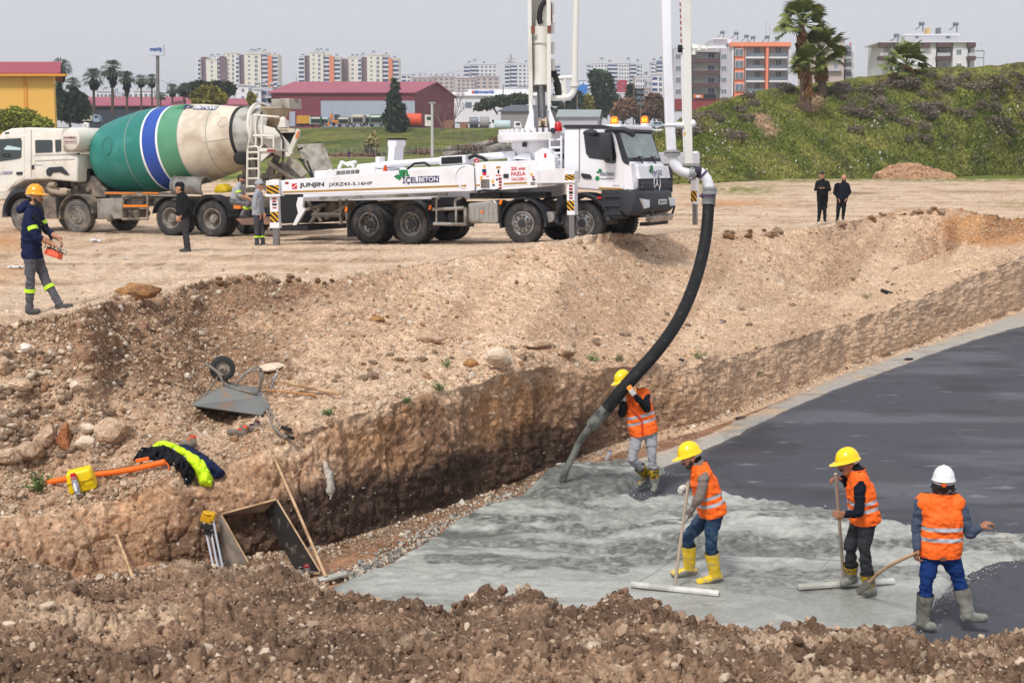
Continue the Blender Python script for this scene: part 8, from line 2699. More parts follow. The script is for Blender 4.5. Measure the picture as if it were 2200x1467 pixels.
# palms
def fan(seed,L=.8,n=15,w=.05):
 r=random.Random(seed);mb=MB();mb.tube([Vector((0,0,0)),Vector((.75,0,.06))],.018,4)
 for k in range(n):
  a=(k/(n-1)-.5)*2.5;ll=L*(1-.25*abs(a)/1.25)*r.uniform(.85,1.1);o_=Vector((.75,0,.06))
  d=Vector((math.cos(a),math.sin(a),.12));s_=Vector((-d.y,d.x,0))*w
  m_=o_+d*ll*.6;e=o_+d*ll+Vector((0,0,-.28*ll))
  mb.add([o_-s_*.4,o_+s_*.4,m_+s_+Vector((0,0,-.02)),m_-s_+Vector((0,0,.02)),e],[(0,1,2,3),(3,2,4)])
 o=build('frond',mb,mat('palm_frond',lin(76,96,44),.5,c2=lin(118,124,60),c2scale=1.2,var=.2));d=o.data;bpy.data.objects.remove(o);return d
FANS=[fan(k)for k in range(4)]
def big_palm(label,px,py_base,py_c,Y,s_,nf,skirt=1.0,lean=0,seed=1):
 r=random.Random(seed);b=at(px-lean,py_base,Y);c=at(px,py_c,Y)
 root=thing('palm_tree',label,'palm tree',b,group=None);h=c-b
 mb=MB();mb.tube([Vector((0,0,-.5)),h*.5,h],[.30*s_,.22*s_,.17*s_],10);build('trunk',mb,BARK,root,smooth=True)
 for k in range(nf):
  o=bpy.data.objects.new('frond',FANS[k%4]);col.objects.link(o);o.parent=root;o.location=h
  o.rotation_euler=(r.uniform(-.7,.7),-1.4+1.9*(k/nf)+r.uniform(-.15,.15),k*2.4+r.uniform(-.2,.2));o.scale=(s_*r.uniform(1.0,1.35),)*3
 H_=h.length
 leaf_mesh('dead_skirt',[(h.x*.86,h.y,h.z-.8*s_*skirt-.25,.26*s_,.26*s_,.8*s_*skirt),(h.x*.6,h.y,h.z-1.4*s_*skirt-.3,.32*s_,.32*s_,.6*s_*skirt)],600,.34*s_,SKIRT,seed,3.5,root)
big_palm('tallest palm on the hill with ragged brown skirt',1722,222,50,121,1.35,44,1.5,-8,1)
big_palm('second palm on the hill leaning right with dense crown',1764,196,112,123,1.3,40,.8,-4,2)
big_palm('short palm with hanging dead fronds at the front of the hill clump',1736,226,142,117,1.05,36,1.15,0,3)
big_palm('bushy low palm on the hill crest before the white flats',1948,168,140,128,1.25,30,.1,0,4)
big_palm('smaller lime-green palm left of the bushy crest palm',1915,166,146,127,.7,16,.1,0,5)
def far_palm(label,px,py0,pyc,Y,r_,skirt,seed):
 b=at(px,py0,Y);c=at(px,pyc,Y);k_=Y/F;h=c-b
 root=thing('palm_tree',label,'palm tree',b);mb=MB();mb.tube([Vector((0,0,-3)),h],[r_*k_*.13,r_*k_*.09],8);build('trunk',mb,BARK,root)
 rr=random.Random(seed);mb=MB();R_=r_*k_
 for k in range(46):
  az=rr.uniform(0,6.28);el=rr.uniform(-.7,1.3);d=Vector((math.cos(az)*math.cos(el),math.sin(az)*math.cos(el),math.sin(el)))
  s_=d.cross(Vector((0,0,1))).normalized()
  for q in range(5):
   a_=(q-2)*.28;e=(d*math.cos(a_)+s_*math.sin(a_))*R_*rr.uniform(.85,1.1);m_=h+d*R_*.45
   mb.add([m_,h+e*.75+s_*R_*.06,h+e+Vector((0,0,-R_*.22)),h+e*.75-s_*R_*.06],[(0,1,2,3)])
  mb.cyl(h,h+d*R_*.45,R_*.018,4)
 build('crown',mb,mat('far_palm_frond',lin(64,82,62),.7,var=.3,vscale=.5),root)
 if skirt:leaf_mesh('dead_skirt',[(h.x,h.y,h.z-R_*.55,R_*.34,R_*.34,R_*skirt)],160,R_*.3,leafmat('far_skirt',lin(124,104,88)),seed,3,root)
for a in[(q[:5]+(q[5]*1.3,)+q[6:])for q in[('palm with round crown behind the yellow building',130,215,145,300,20,.6,1),('slim palm left of the tall skirted palm',201,214,166,305,20,.4,2),('tallest of the left palms with brown skirted neck',241,214,150,300,21,.75,3),('palm with dead brown skirt near the pylon sign',272,212,168,310,16,1.2,4),('thin palm left of the sign pole',303,212,172,320,13,.2,5),('thin palm touching the sign pole',326,212,172,318,13,.2,6),('small palm behind the dark ficus',156,215,180,330,15,.2,7),('short palm right of the sign pole',370,215,192,330,13,.2,8),('short palm behind the olive tree',395,215,190,332,12,.2,9),('low palm at the foot of the sign pole',345,222,207,315,10,0,10)]]:
 far_palm(*a)
 # trees
def tree(label,blobs,Y,n,leaf,m,trunk=None,name='tree',cat='tree',seed=1):
 """blobs in photo pixels: (x, y, rx, ry)"""
 k_=Y/F;x0=sum(b[0]for b in blobs)/len(blobs);yb=max(b[1]+b[3]for b in blobs)
 base_=at(x0,trunk or yb,Y);root=thing(name,label,cat,base_)
 B_=[]
 for(x,y,rx,ry)in blobs:
  p=at(x,y,Y)-base_;B_.append((p.x,p.y+rg.uniform(-.3,.3)*rx*k_,p.z,rx*k_,rx*k_*.8,ry*k_))
 leaf_mesh('crown',B_,n,leaf,m,seed,.3,root)
 t_=Vector(B_[0][:3]);mb=MB();mb.tube([Vector((0,0,-1)),t_*.5,t_],[.02*B_[0][3]*6,.1*B_[0][3],.04*B_[0][3]],6)
 for b in B_[1:4]:mb.tube([t_*.5,Vector(b[:3])],[.06*B_[0][3],.02*B_[0][3]],5)
 build('trunk',mb,BARK,root)
tree('tall dark conifer in front of the red warehouse',[(848,190,9,22),(846,215,15,22),(850,240,22,24),(840,258,20,18),(862,262,16,16),(852,278,20,10)],330,2600,.75,LG_D,292,seed=2)
tree('broad dark ficus beside the yellow building',[(140,225,26,28),(165,222,26,26),(125,200,12,20),(150,245,30,18),(180,240,14,18)],290,3000,.7,LG_D,268,seed=3)
tree('olive-yellow tree behind the mixer drum',[(448,200,26,18),(425,208,16,14),(470,212,20,14),(445,218,34,10)],290,1800,.6,LG_Y,250,seed=4)
tree('dark trees behind the olive tree',[(400,195,20,14),(430,188,22,14),(485,192,22,16),(465,186,18,12)],360,1600,.8,LG_D,240,seed=5)
tree('large yellow-green bush at the left edge',[(15,262,38,26),(55,258,32,24),(90,270,26,18),(30,245,24,16),(-10,255,25,25)],170,4200,.3,LG_H,290,'bush','bush',6)
tree('small olive shrub before the shed roof',[(540,212,9,14)],330,300,.6,LG_Y,240,seed=7)
tree('tall dark pine right of the boom',[(1295,185,26,34),(1280,168,14,18),(1310,215,18,30),(1292,225,22,28),(1270,162,8,8)],420,2600,.9,LG_D,262,seed=8)
tree('yellowish tree left of the tall pine',[(1262,225,14,20),(1258,240,12,12)],410,700,.8,LG_Y,262,seed=9)
tree('brown-leaved tree right of the pine',[(1345,232,26,22),(1330,245,20,14)],400,1100,.8,LG_B,262,seed=10)
tree('brown and green tree behind the cab mirror',[(1405,225,22,26),(1425,240,18,24),(1390,245,16,14)],395,1400,.8,LG_B,268,seed=11)
tree('dark cypress between the brown trees',[(1355,205,10,26),(1380,250,18,18)],430,900,.9,LG_D,262,seed=12)
tree('green hedge before the sign building',[(1050,222,18,12),(1080,217,24,12),(1115,214,26,12),(1030,230,14,8)],400,1700,.8,LG_M,238,'hedge','hedge',13)
tree('dark trees behind the boom base',[(1215,235,18,20),(1240,215,14,20),(1195,215,12,12)],405,1300,.8,LG_D,262,seed=14)
tree('grey brush at the top of the field bank',[(1090,300,40,8),(1010,318,40,6),(905,325,30,6),(760,333,60,4)],300,1500,.45,LG_B,340,'brush','brush',15)
tree('pale dry reed clump on the green bank',[(802,305,9,18),(796,318,12,14)],300,500,.9,leafmat('reed',lin(160,150,104)),335,'reed_clump','reeds',16)
tree('brown shrub on the hill foot beside the cab',[(1420,300,22,14),(1440,290,14,12)],110,900,.18,LG_S,318,'shrub','shrub',17)
def bare_tree(label,px,py0,py1,Y,seed):
 r=random.Random(seed);b=at(px,py0,Y);root=thing('tree',label,'tree',b);mb=MB();k_=Y/F
 def grow(p,d,L,rad,lv):
  q=p+d*L;mb.tube([p,q],[rad,rad*.65],5)
  if lv:
   for _ in range(3 if lv>1 else 4):
    grow(q,(d+Vector((r.uniform(-.8,.8),r.uniform(-.8,.8),r.uniform(-.1,.6)))).normalized(),L*r.uniform(.55,.85),rad*.55,lv-1)
 grow(Vector((0,0,-1)),Vector((0,0,1)),(py0-py1)*k_*.42,.22,4);build('branches',mb,mat('grey_bark',lin(118,100,90),.9),root)
bare_tree('leafless tree left of the light pole',950,292,222,330,1);bare_tree('leafless reddish tree right of the light pole',976,280,205,350,2);bare_tree('leafless bush tree by the orange tank',918,285,235,345,3)
# ================================================================== buildings
def wallmat(name,c):return mat(name,c,.8,var=.07,vscale=.15)
CRM=wallmat('cream_wall',lin(226,222,208));WHT=wallmat('white_wall',lin(226,226,230));MAR=wallmat('maroon_wall',lin(112,74,84));ORG=wallmat('orange_wall',lin(220,128,84));BLUW=mat('blue_window',lin(62,84,122),.25);DKW=mat('dark_window',lin(112,124,136),.25);PNK=wallmat('pinkish_wall',lin(198,182,178));GRW=wallmat('grey_tile_wall',lin(188,186,194));BRB=wallmat('brown_balcony',lin(92,70,70));SAL=wallmat('salmon_frame',lin(246,150,116));RECS=wallmat('balcony_recess',lin(214,214,212));RROOF=mat('maroon_roof',lin(160,84,100),.6,var=.12,vscale=.3);RWALL=mat('maroon_sheet',lin(124,52,66),.6,var=.12,vscale=.3);BLG=mat('blue_grey_panel',lin(166,176,190),.7,var=.05);HEAT=mat('heater_steel',lin(120,128,138),.4,metal=.4)
def bbox(mb,x0,x1,y0,y1,Y,dep,mi=0):
 a=at(x0,y1,Y);b=at(x1,y0,Y);mb.box(((a.x+b.x)/2,Y+dep/2,(a.z+b.z)/2),(b.x-a.x,dep,b.z-a.z));return mb
def heaters(root,pts,Y,s_,inv):
 for(x,y)in pts:
  p=at(x,y,Y)-inv;mb=MB();mb.cyl(p+Vector((-.6*s_,0,.5*s_)),p+Vector((.6*s_,0,.5*s_)),.38*s_,8);mb.box(p+Vector((-.7*s_,-.2,-.3*s_)),(1.8*s_,1.0,.15*s_),(0,R(-40),0));mb.box(p+Vector((.3*s_,0,-.5*s_)),(.15*s_,.5,1.6*s_));build('solar_heater',mb,HEAT,root)
def tower(label,Y,segs,yb,pitch,heat=(),hs=1.6):
 """segs: x0, x1, top, wall material, window pattern"""
 x0=min(s[0]for s in segs);x1=max(s[1]for s in segs);org=at((x0+x1)/2,yb,Y+6);root=thing('apartment_block',label,'building',org)
 win={}
 for i,(a,b,t,m,pat)in enumerate(segs):
  mb=MB();st=Y+(i%2)*2.0;bbox(mb,a,b,t,yb,st,16)
  if m in(CRM,WHT,PNK):bbox(mb,a-.3,b+.3,t-1,t+.6,st-.4,16.6)
  mb.v=[tuple(Vector(v)-org)for v in mb.v];build('wall',mb,m,root)
  y=t+pitch*.5;W=b-a
  while y<yb-pitch*.3:
   cells={'band':[(a+W*.06,b-W*.06,.55)],'mix':[(a+W*.05,a+W*.5,.5),(a+W*.62,a+W*.9,.62)],'two':[(a+W*.2,a+W*.34,.35),(a+W*.62,a+W*.8,.6)],'one':[(a+W*.4,a+W*.6,.4)],'four':[(a+W*q,a+W*(q+.14),.5)for q in(.08,.32,.56,.8)],'':[]}[pat]
   for q,(c,d,hh)in enumerate(cells):
    key=BLUW if pat in('band','mix')and q==0 else DKW
    mw=win.setdefault(key.name,(MB(),key))[0];bbox(mw,c,d,y,y+pitch*hh,st-.12,.3)
    if pat=='band':bbox(win.setdefault('rail',(MB(),WHT))[0],c-.3,d+.3,y+pitch*hh,y+pitch*.92,st-.8,.9)
   y+=pitch
 for mw,m in win.values():
  mw.v=[tuple(Vector(v)-org)for v in mw.v];build('windows',mw,m,root,kind='stuff')
 heaters(root,heat,Y+6,hs,org)
tower('long stepped cream apartment block at far left with maroon stripes and one orange stripe',1000,[(425,431,124,WHT,'band'),(431,444,123,MAR,'two'),(444,466,128,CRM,'one'),(466,473,121,WHT,'band'),(473,485,122,MAR,'two'),(485,507,114,CRM,'two'),(507,513,120,WHT,'band'),(513,526,118,MAR,'two'),(526,560,116,CRM,'two'),(560,576,113,CRM,'band'),(576,584,121,ORG,''),(584,597,118,CRM,'band')],196,9.4,[(456,119),(469,119),(485,118),(541,108),(548,109),(557,107),(569,109),(590,117)])
tower('cream apartment block with orange stripe above the warehouse roof, narrower one',1000,[(641,654,121,WHT,'band'),(654,666,120,MAR,'two'),(666,694,113,CRM,'two'),(694,708,118,CRM,'band'),(708,717,122,ORG,''),(717,731,124,CRM,'band')],190,9.4,[(651,119),(682,108),(690,107),(703,108),(724,120)])
tower('cream apartment block with maroon stripes left of the dark conifer',1010,[(732,746,127,MAR,'two'),(746,769,124,CRM,'one'),(769,776,124,WHT,'band'),(776,789,123,MAR,'two'),(789,821,118,CRM,'two'),(821,835,119,CRM,'band'),(835,843,126,ORG,''),(843,857,126,CRM,'band')],190,9.4,[(758,120),(768,120),(780,118),(803,113),(830,117),(848,124)])
tower('small white apartment tower with blue balconies left of the lattice mast',1100,[(995,1010,139,WHT,'band'),(1010,1030,138,WHT,'band'),(1030,1067,138,WHT,'four')],186,8.2,[(1008,135),(1020,131),(1040,136)])
tower('white apartment tower with dark windows just left of the boom',1100,[(1084,1095,138,WHT,'band'),(1095,1112,137,WHT,'band'),(1112,1150,137,WHT,'four')],186,8.2,[(1095,134),(1130,134)])
tower('wide white apartment block with blue balconies right of the boom',1050,[(1188,1204,138,WHT,'band'),(1261,1276,137,WHT,'mix'),(1276,1304,136,WHT,'four'),(1304,1328,135,WHT,'band'),(1328,1352,136,WHT,'four'),(1352,1368,135,WHT,'band'),(1368,1381,138,WHT,'mix')],196,8.2,[(1293,128),(1310,133),(1350,128),(1370,132)])
tower('dark windowed white tower beside the white pipe',1000,[(1399,1410,133,WHT,'mix'),(1410,1428,131,DKW,'band')],200,8,[(1405,130),(1420,127)])
tower('low pinkish flats right of the cream towers',900,[(884,930,167,PNK,'four'),(930,976,165,PNK,'four'),(862,884,160,WHT,'mix')],205,8,[(x,162)for x in range(890,976,12)],1.0)
tower('second row of low pinkish flats by the sign building',850,[(980,1020,168,PNK,'four'),(1020,1073,165,PNK,'four')],208,8,[(x,164)for x in range(985,1070,13)],1.0)
tower('low white houses with blue sheets left of the pine',600,[(1240,1262,182,mat('blue_sheet',lin(40,120,200),.5),''),(1244,1262,172,WHT,'one'),(1315,1345,200,WHT,'four'),(1330,1347,172,wallmat('red_house',lin(170,60,80)),'one'),(1365,1385,165,WHT,'four'),(1385,1400,170,GRW,'two'),(1350,1395,190,PNK,'four'),(1400,1425,160,WHT,'mix')],240,12,[(1370,186),(1380,188),(1393,187),(1388,160)],1.2)
tower('white and grey town houses above the long red shed',420,[(510,533,183,WHT,'one'),(533,545,190,GRW,'band'),(545,560,192,WHT,'one'),(560,585,188,GRW,'mix')],240,16,[(555,182),(567,180),(585,184),(600,186)],.9)
tower('row of low white houses behind the left palms',450,[(205,240,196,WHT,'four'),(240,262,200,GRW,'two'),(285,330,195,WHT,'four'),(345,380,198,WHT,'four')],232,14,[(228,190),(250,194),(300,190),(320,190)],.8)
# nearer flats on the right: every balcony and window its own part
def flats(label,Y,walls,wins,bals,heat,extra=(),dep=14):
 x0=min(w[0]for w in walls);x1=max(w[1]for w in walls);org=at((x0+x1)/2,235,Y+5);root=thing('apartment_building',label,'building',org)
 def P_(name,a,b,t,u,m,off,d,par=None):
  mb=MB();bbox(mb,a,b,t,u,Y+off,d);mb.v=[tuple(Vector(v)-org)for v in mb.v];return build(name,mb,m,par or root)
 for(a,b,t,u,m,off)in walls:P_('wall',a,b,t,u,m,off,dep)
 for(a,b,t,u,m,off)in wins:
  w=P_('window',a,b,t,u,WHT,off-.12,.3);n=2 if b-a>7 else 1
  for k in range(n):P_('pane',a+.8+(b-a-1)*k/n,a+(b-a-.6)*(k+1)/n,t+.8,u-.8,m,off-.16,.1,w)
 for(a,b,t,u,m,off,d)in bals:P_('balcony',a,b,t,u,m,off,d)
 for(nm,a,b,t,u,m,off,d)in extra:P_(nm,a,b,t,u,m,off,d)
 heaters(root,heat,Y+5,.95,org);return root,org
gw=[(1451,1463,116,126,DKW,0),(1451,1463,141,152,DKW,0),(1451,1463,166,177,DKW,0),(1451,1463,191,201,DKW,0)]+[(1549,1561,y,y+10,DKW,0)for y in(116,141.5,166.5,191)]+[(1521,1535,y,y+12,BLUW,2.5)for y in(114,140,167,190)]
flats('grey tiled apartment building with brown balconies behind the white pipes',360,[(1446,1486,103,236,GRW,0),(1486,1546,105,236,RECS,2.6),(1546,1572,104,236,GRW,0),(1532,1572,84,104,WHT,3),(1528,1562,82,85,WHT,2)],gw,[(1485,1546,y,y+9.5,BRB,-1.0,1.4)for y in(126,152,179)]+[(1485,1546,104,112,GRW,-.6,3)],[(1552,74),(1582,76),(1604,82),(1618,85)],[('shop_sign',1490,1538,202,212,BLACK,-1.4,.5),('sign_plate',1490,1511,203.5,211,ORG,-1.5,.3),('sign_mark',1496,1504,205,210,WHT,-1.56,.3),('shop_front',1450,1546,213,236,wallmat('red_shop',lin(140,60,62)),-1.0,1),('vent',1560,1568,95,102,DKW,2.9,.3)])
ow=[(1579,1597,y,y+16,DKW,-.1)for y in(105,130,155,180)]+[(a,a+13,y,y+13,DKW,3)for a in(1620,1666)for y in(103,128.5,154,179.5)]
flats('orange and white apartment building left of the hill palms',357,[(1571,1577,92,236,WHT,0),(1577,1600,92,236,SAL,.2),(1600,1692,100,236,RECS,3.2),(1644,1652,92,236,SAL,-.2),(1692,1700,92,236,WHT,0)],ow,[(a,b,y,y+4,WHT,-.6,3.6)for a,b in((1603,1643),(1653,1692))for y in(122,147.5,173,198)]+[(a,b,y,y+6.5,DKW,-.5,.2)for a,b in((1606,1642),(1654,1691))for y in(115,140.5,166,191)]+[(1571,1700,91,100,SAL,-.5,4)],[(1648,84),(1670,86)],[('mast',1645.5,1646.5,46,86,GREY,5,.3),('mast',1653.5,1654.3,52,86,GREY,5,.3),('column',1600,1603,100,236,WHT,-.3,3)])
flats('pale pinkish flats half hidden behind the hill palms',330,[(1739,1815,82,236,PNK,0),(1815,1838,98,236,WHT,3)],[(1790,1800,y,y+12,DKW,0)for y in(108,136)]+[(1817,1829,y,y+11,DKW,3)for y in(110,134,154)],[(1813,1831,y,y+5,GRW,1.6,2)for y in(98,122,145)]+[(1765,1808,y,y+5,GRW,-.8,1)for y in(124,148)]+[(1736,1826,81,83.5,GRW,-.6,15)],[],[('antenna',1826,1828.5,92,99,RED,3,.3)])
ww=[(1953,1966,y,y+11,DKW,1.5)for y in(107,136)]+[(2025,2034,y,y+11,DKW,1.5)for y in(107,136)]+[(2054.5,2066,y,y+11,DKW,0)for y in(106,136)]+[(1922,1934,y,y+11,DKW,0)for y in(107,136)]
bb=[(a,b,91.5,102,BRB,-1,2)for a,b in((1891,1911),(1921,1937),(1945,1959),(1983,1999),(2014,2044),(2080,2097))]+[(a,b,121,129.5,BRB,-1,2)for a,b in((1889,1911),(2012,2043),(2079,2097))]+[(a,b,114,121,GRW,-.9,.2)for a,b in((1891,1908),(2014,2042),(2081,2095))]
flats('white apartment building with brown balcony panels on the far right skyline',312,[(1911,2012,90,236,WHT,0),(2043,2080,90,236,WHT,0),(1895,1911,92,236,RECS,2.2),(2012,2043,92,236,RECS,2.2),(2080,2095,92,236,RECS,2.2),(1945,2062,75,90,WHT,3)],ww,bb+[(1943,2063,73.5,76,WHT,2,13),(1890,2100,89.5,91.5,WHT,-.9,14)],[(1926,81),(1980,56),(2053,57)],[('vent',1967,1973,79,83,DKW,2.9,.3),('vent',2033,2042,79,83,DKW,2.9,.3),('chimney',1991,1999,61,75,wallmat('tank_yellow',lin(206,176,120)),6,2),('water_tank',2015,2022,60,75,HEAT,6,2),('rail',2096,2115,109,111,GREY,0,.2),('rail',2113,2115,109,142,GREY,0,.2),('rail',2096,2115,124,125.5,GREY,0,.2)])
def solid(root,org,name,lo,hi,m):
 """prism between two matching outlines of world points"""
 k=len(lo);mb=MB();mb.add([Vector(p)-org for p in lo+hi],[tuple(range(k)),tuple(range(2*k-1,k-1,-1))]+[(i,(i+1)%k,(i+1)%k+k,i+k)for i in range(k)]);return build(name,mb,m,root)
def shed(label,xl,xr,yb,ye,yr,Y,dep,xback,rm,wm,gable=True,name='warehouse',over=.6):
 """front wall from xl to xr (eaves row ye), ridge row yr, right end wall running back to column xback"""
 FL,FR=at(xl,yb,Y),at(xr,yb,Y);org=FL.copy();root=thing(name,label,'building',org)
 ze=at(xl,ye,Y).z;BR_=at(xback,yb,Y+dep);dv=Vector((BR_.x-FR.x,dep,0));BL_=FL+dv;zr=at((xl+xr)/2,yr,Y+dep/2).z
 up_=lambda p,z:Vector((p.x,p.y,z));b4=[up_(p,FL.z-3)for p in(FL,FR,BR_,BL_)]
 solid(root,org,'wall',b4,[up_(p,ze)for p in b4],wm)
 mL,mR=(FL+BL_)/2,(FR+BR_)/2;ov=dv.normalized()*over;ex=Vector((over,0,0))
 for a,b,sg in((FL,FR,-1),(BL_,BR_,1)):
  A,B=up_(a+ov*sg-ex,ze-.1),up_(b+ov*sg+ex,ze-.1);C_,D_=up_(mR+ex,zr),up_(mL-ex,zr);t_=Vector((0,0,.25));solid(root,org,'roof',[A,B,C_,D_],[A+t_,B+t_,C_+t_,D_+t_],rm)
 for a,b,m_ in((FR,BR_,mR),(FL,BL_,mL)):solid(root,org,'gable',[up_(a,ze),up_(b,ze),up_(m_,zr-.1)],[p+Vector((-.2,0,0))for p in(up_(a,ze),up_(b,ze),up_(m_,zr-.1))],wm)
 return root,org
r_,o_=shed('big maroon sheet-metal warehouse with blue-grey lower panels',584,891,272,200,178,352,26,976,RROOF,RWALL)
for k in range(8):
 a=690+k*25.2;mb=MB();bbox(mb,a,a+24.7,217,273,351.75,.2);mb.v=[tuple(Vector(v)-o_)for v in mb.v];build('panel',mb,BLG,r_)
mb=MB();bbox(mb,622,634,240,272,351.7,.2);mb.v=[tuple(Vector(v)-o_)for v in mb.v];build('door',mb,BLG,r_)
shed('long low open shed with maroon roof behind the mixer drum',192,392,268,228,211,330,14,396,RROOF,mat('shed_shade',lin(58,62,76),.8))  # dark wall colour stands in for the shade inside the open shed
shed('red-roofed low house behind the olive tree',388,535,268,226,214,345,14,540,RROOF,WHT,name='house')
r_,o_=shed('bright yellow building with maroon hipped roof at the left edge',-60,120,300,160,137,205,16,124,mat('crimson_roof',lin(158,58,76),.6),mat('yellow_wall',lin(236,182,92),.8,var=.04),name='building',over=1.0)
mb=MB();bbox(mb,-70,141,159,164,203.8,.8);bbox(mb,54,57,164,290,204.9,.12);mb.v=[tuple(Vector(v)-o_)for v in mb.v];build('eaves',mb,mat('eaves_orange',lin(222,150,50),.7),r_)
r_,o_=shed('grey concrete block workshop with dark roof left of the boom',1076,1150,283,240,228,372,14,1200,mat('slate_roof',lin(84,88,98),.6),mat('block_wall',lin(146,144,142),.9,var=.12,vscale=.6))
shed('low grey-roofed house right of the boom base',1200,1284,272,252,238,365,12,1290,mat('pale_roof',lin(150,158,158),.6),GRW,name='house')
r_,o_=shed('long white showroom building with a blue sign',968,1150,240,206,200,420,20,1160,WHT,WHT,name='showroom')
mb=MB();bbox(mb,1005,1145,192,206,424,12);mb.v=[tuple(Vector(v)-o_)for v in mb.v];build('upper_wall',mb,WHT,r_)
for x in(1022,1000):mb=MB();bbox(mb,x,x+13,220,231,419.8,.2);mb.v=[tuple(Vector(v)-o_)for v in mb.v];build('window',mb,DKW,r_)
SIGNB=mat('sign_blue',lin(40,90,170),.5)
text('meriş',4.2,1.15,frame_m(at(1030,203,423.8)-o_,(1,0,0),(0,0,1)),SIGNB,parent=r_,bold=.03,depth=.1)
for x,m in((1016,RED),(1021,SIGNB),(1026,SIGNB)):mb=MB();p=at(x,199,423.8)-o_;mb.box(p,(.5,.1,1.0),(0,R(20),0));build('sign_bar',mb,m,r_)
pz=at(336,214,300);r_=thing('pylon_sign','tall pylon sign with white board and blue lettering','sign',pz)
mb=MB();mb.cyl(at(338.5,216,300)-pz+Vector((0,0,-3)),at(338.5,118,300)-pz,.35,10);build('pole',mb,GREY,r_)
mb=MB();bbox(mb,321,351,97,120,299.4,.8);mb.v=[tuple(Vector(v)-pz)for v in mb.v];build('board',mb,mat('sign_white',lin(206,212,228),.6),r_)
text('meriş',2.35,.95,frame_m(at(322.5,112,299.35)-pz,(1,0,0),(0,0,1)),SIGNB,parent=r_,bold=.03,depth=.05)
# ================================================================== yard vehicles, poles, fence, wall
def small_truck(label,x0,x1,y0,y1,Y,body,cab=None,cabm=None,kind='garbage_truck',cat='truck',rear=False,tank=False):
 k_=Y/F;org=at((x0+x1)/2,y1,Y);root=thing(kind,label,cat,org);w,h=(x1-x0)*k_,(y1-y0)*k_;d=6.0 if rear else 2.5
 mb=MB()
 if tank:mb.lathe([(.01,-w*.36),(h*.3,-w*.36),(h*.36,-w*.33),(h*.36,w*.2),(h*.3,w*.23),(.01,w*.23)],(-w*.12,1.2,h*.6),(1,0,0),16)
 else:mb.prism(rounded([(-w/2,h*.28),(w/2 if rear else w*.2,h*.28),(w/2 if rear else w*.2,h),(-w/2*.94,h)],.3),(0,0,0),(1,0,0),(0,0,1),(0,1,0),d)
 build('body',mb,body,root,bevel=.05)
 if rear:
  mb=MB();mb.box((0,-.1,h*.5),(w*.72,.3,h*.34));build('loading_bay',mb,BLACK,root);mb=MB();mb.box((0,-.25,h*.30),(w*.95,.5,.35));build('tail_step',mb,GREY,root);mb=MB();mb.box((0,-.06,h*.84),(w*.8,.2,h*.16));build('tail_hood',mb,cabm or WHITE_OLD,root,bevel=.05)
 else:
  mb=MB();mb.prism(rounded([(w*.22,h*.2),(w*.5,h*.2),(w*.5,h*.5),(w*.44,h*.85),(w*.22,h*.88)],.15),(0,0,0),(1,0,0),(0,0,1),(0,1,0),2.4);c_=build('cab',mb,cabm or WHITE,root,bevel=.05);mb=MB();mb.box((w*.36,-.02,h*.66),(w*.14,.06,h*.2));build('window',mb,GLASS_D,c_);mb=MB();mb.box((0,1.2,h*.2),(w*.94,1.6,.3));build('chassis',mb,BLACK,root)
 for x in((-.32,.32)if rear else(-.36,-.2,.36)):
  mb=MB();mb.lathe([(.2,-.15),(.48,-.15),(.5,0),(.48,.15),(.2,.15)],(x*w,.2,.48),(0,1,0),14);build('wheel',mb,TYRE,root)
C_=lambda n,*c:mat(n,lin(*c),.6,var=.15,vscale=.8)
for a in[('ochre dump truck at the left end of the row of parked trucks',637,676,249,273,344,C_('ochre',206,150,40),None,None,'dump_truck'),('green garbage truck seen from behind next to the dump truck',667,690,251,273,340,C_('truck_green',50,96,66),None,WHITE_OLD,'garbage_truck','truck',True),('light blue garbage container truck',690,706,252,272,342,C_('sky_blue',110,180,214),None,None,'container_truck','truck',True),('grey garbage truck right of the orange digger',725,751,252,273,340,C_('truck_grey',128,126,124),None,None,'garbage_truck','truck',True),('largest dirty white garbage truck in the row',754,783,246,273,339,C_('dirty_white',176,170,158),None,None,'garbage_truck','truck',True),('pale blue box truck behind the large garbage truck',783,801,247,271,344,C_('pale_blue',176,200,214),None,None,'box_truck','truck',True),('white and green garbage truck beside the conifer',793,824,247,273,341,C_('green2',64,120,80),None,WHITE,'garbage_truck','truck',True),('white flatbed truck parked before the open shed at left',163,214,244,267,322,C_('flatbed',190,186,176),None,C_('cab_blue',150,170,196),'flatbed_truck'),('silver tank truck left of the water tanker, rear one',1008,1040,251,280,352,HEAT,None,WHITE,'tank_truck','truck',False,True),('grey tank truck beside the water tanker',1030,1064,250,283,348,C_('tank_grey',150,150,150),None,WHITE,'tank_truck','truck',False,True),('white water tanker with pale blue tank above the stone wall',1060,1121,258,286,342,C_('water_blue',186,206,210),None,WHITE,'water_tanker','truck',False,True),('white truck with orange mixer drum between the bare trees',868,930,243,279,344,C_('drum_orange',224,84,50),None,WHITE_OLD,'mixer_truck','truck',False,True)]:
 small_truck(*a)
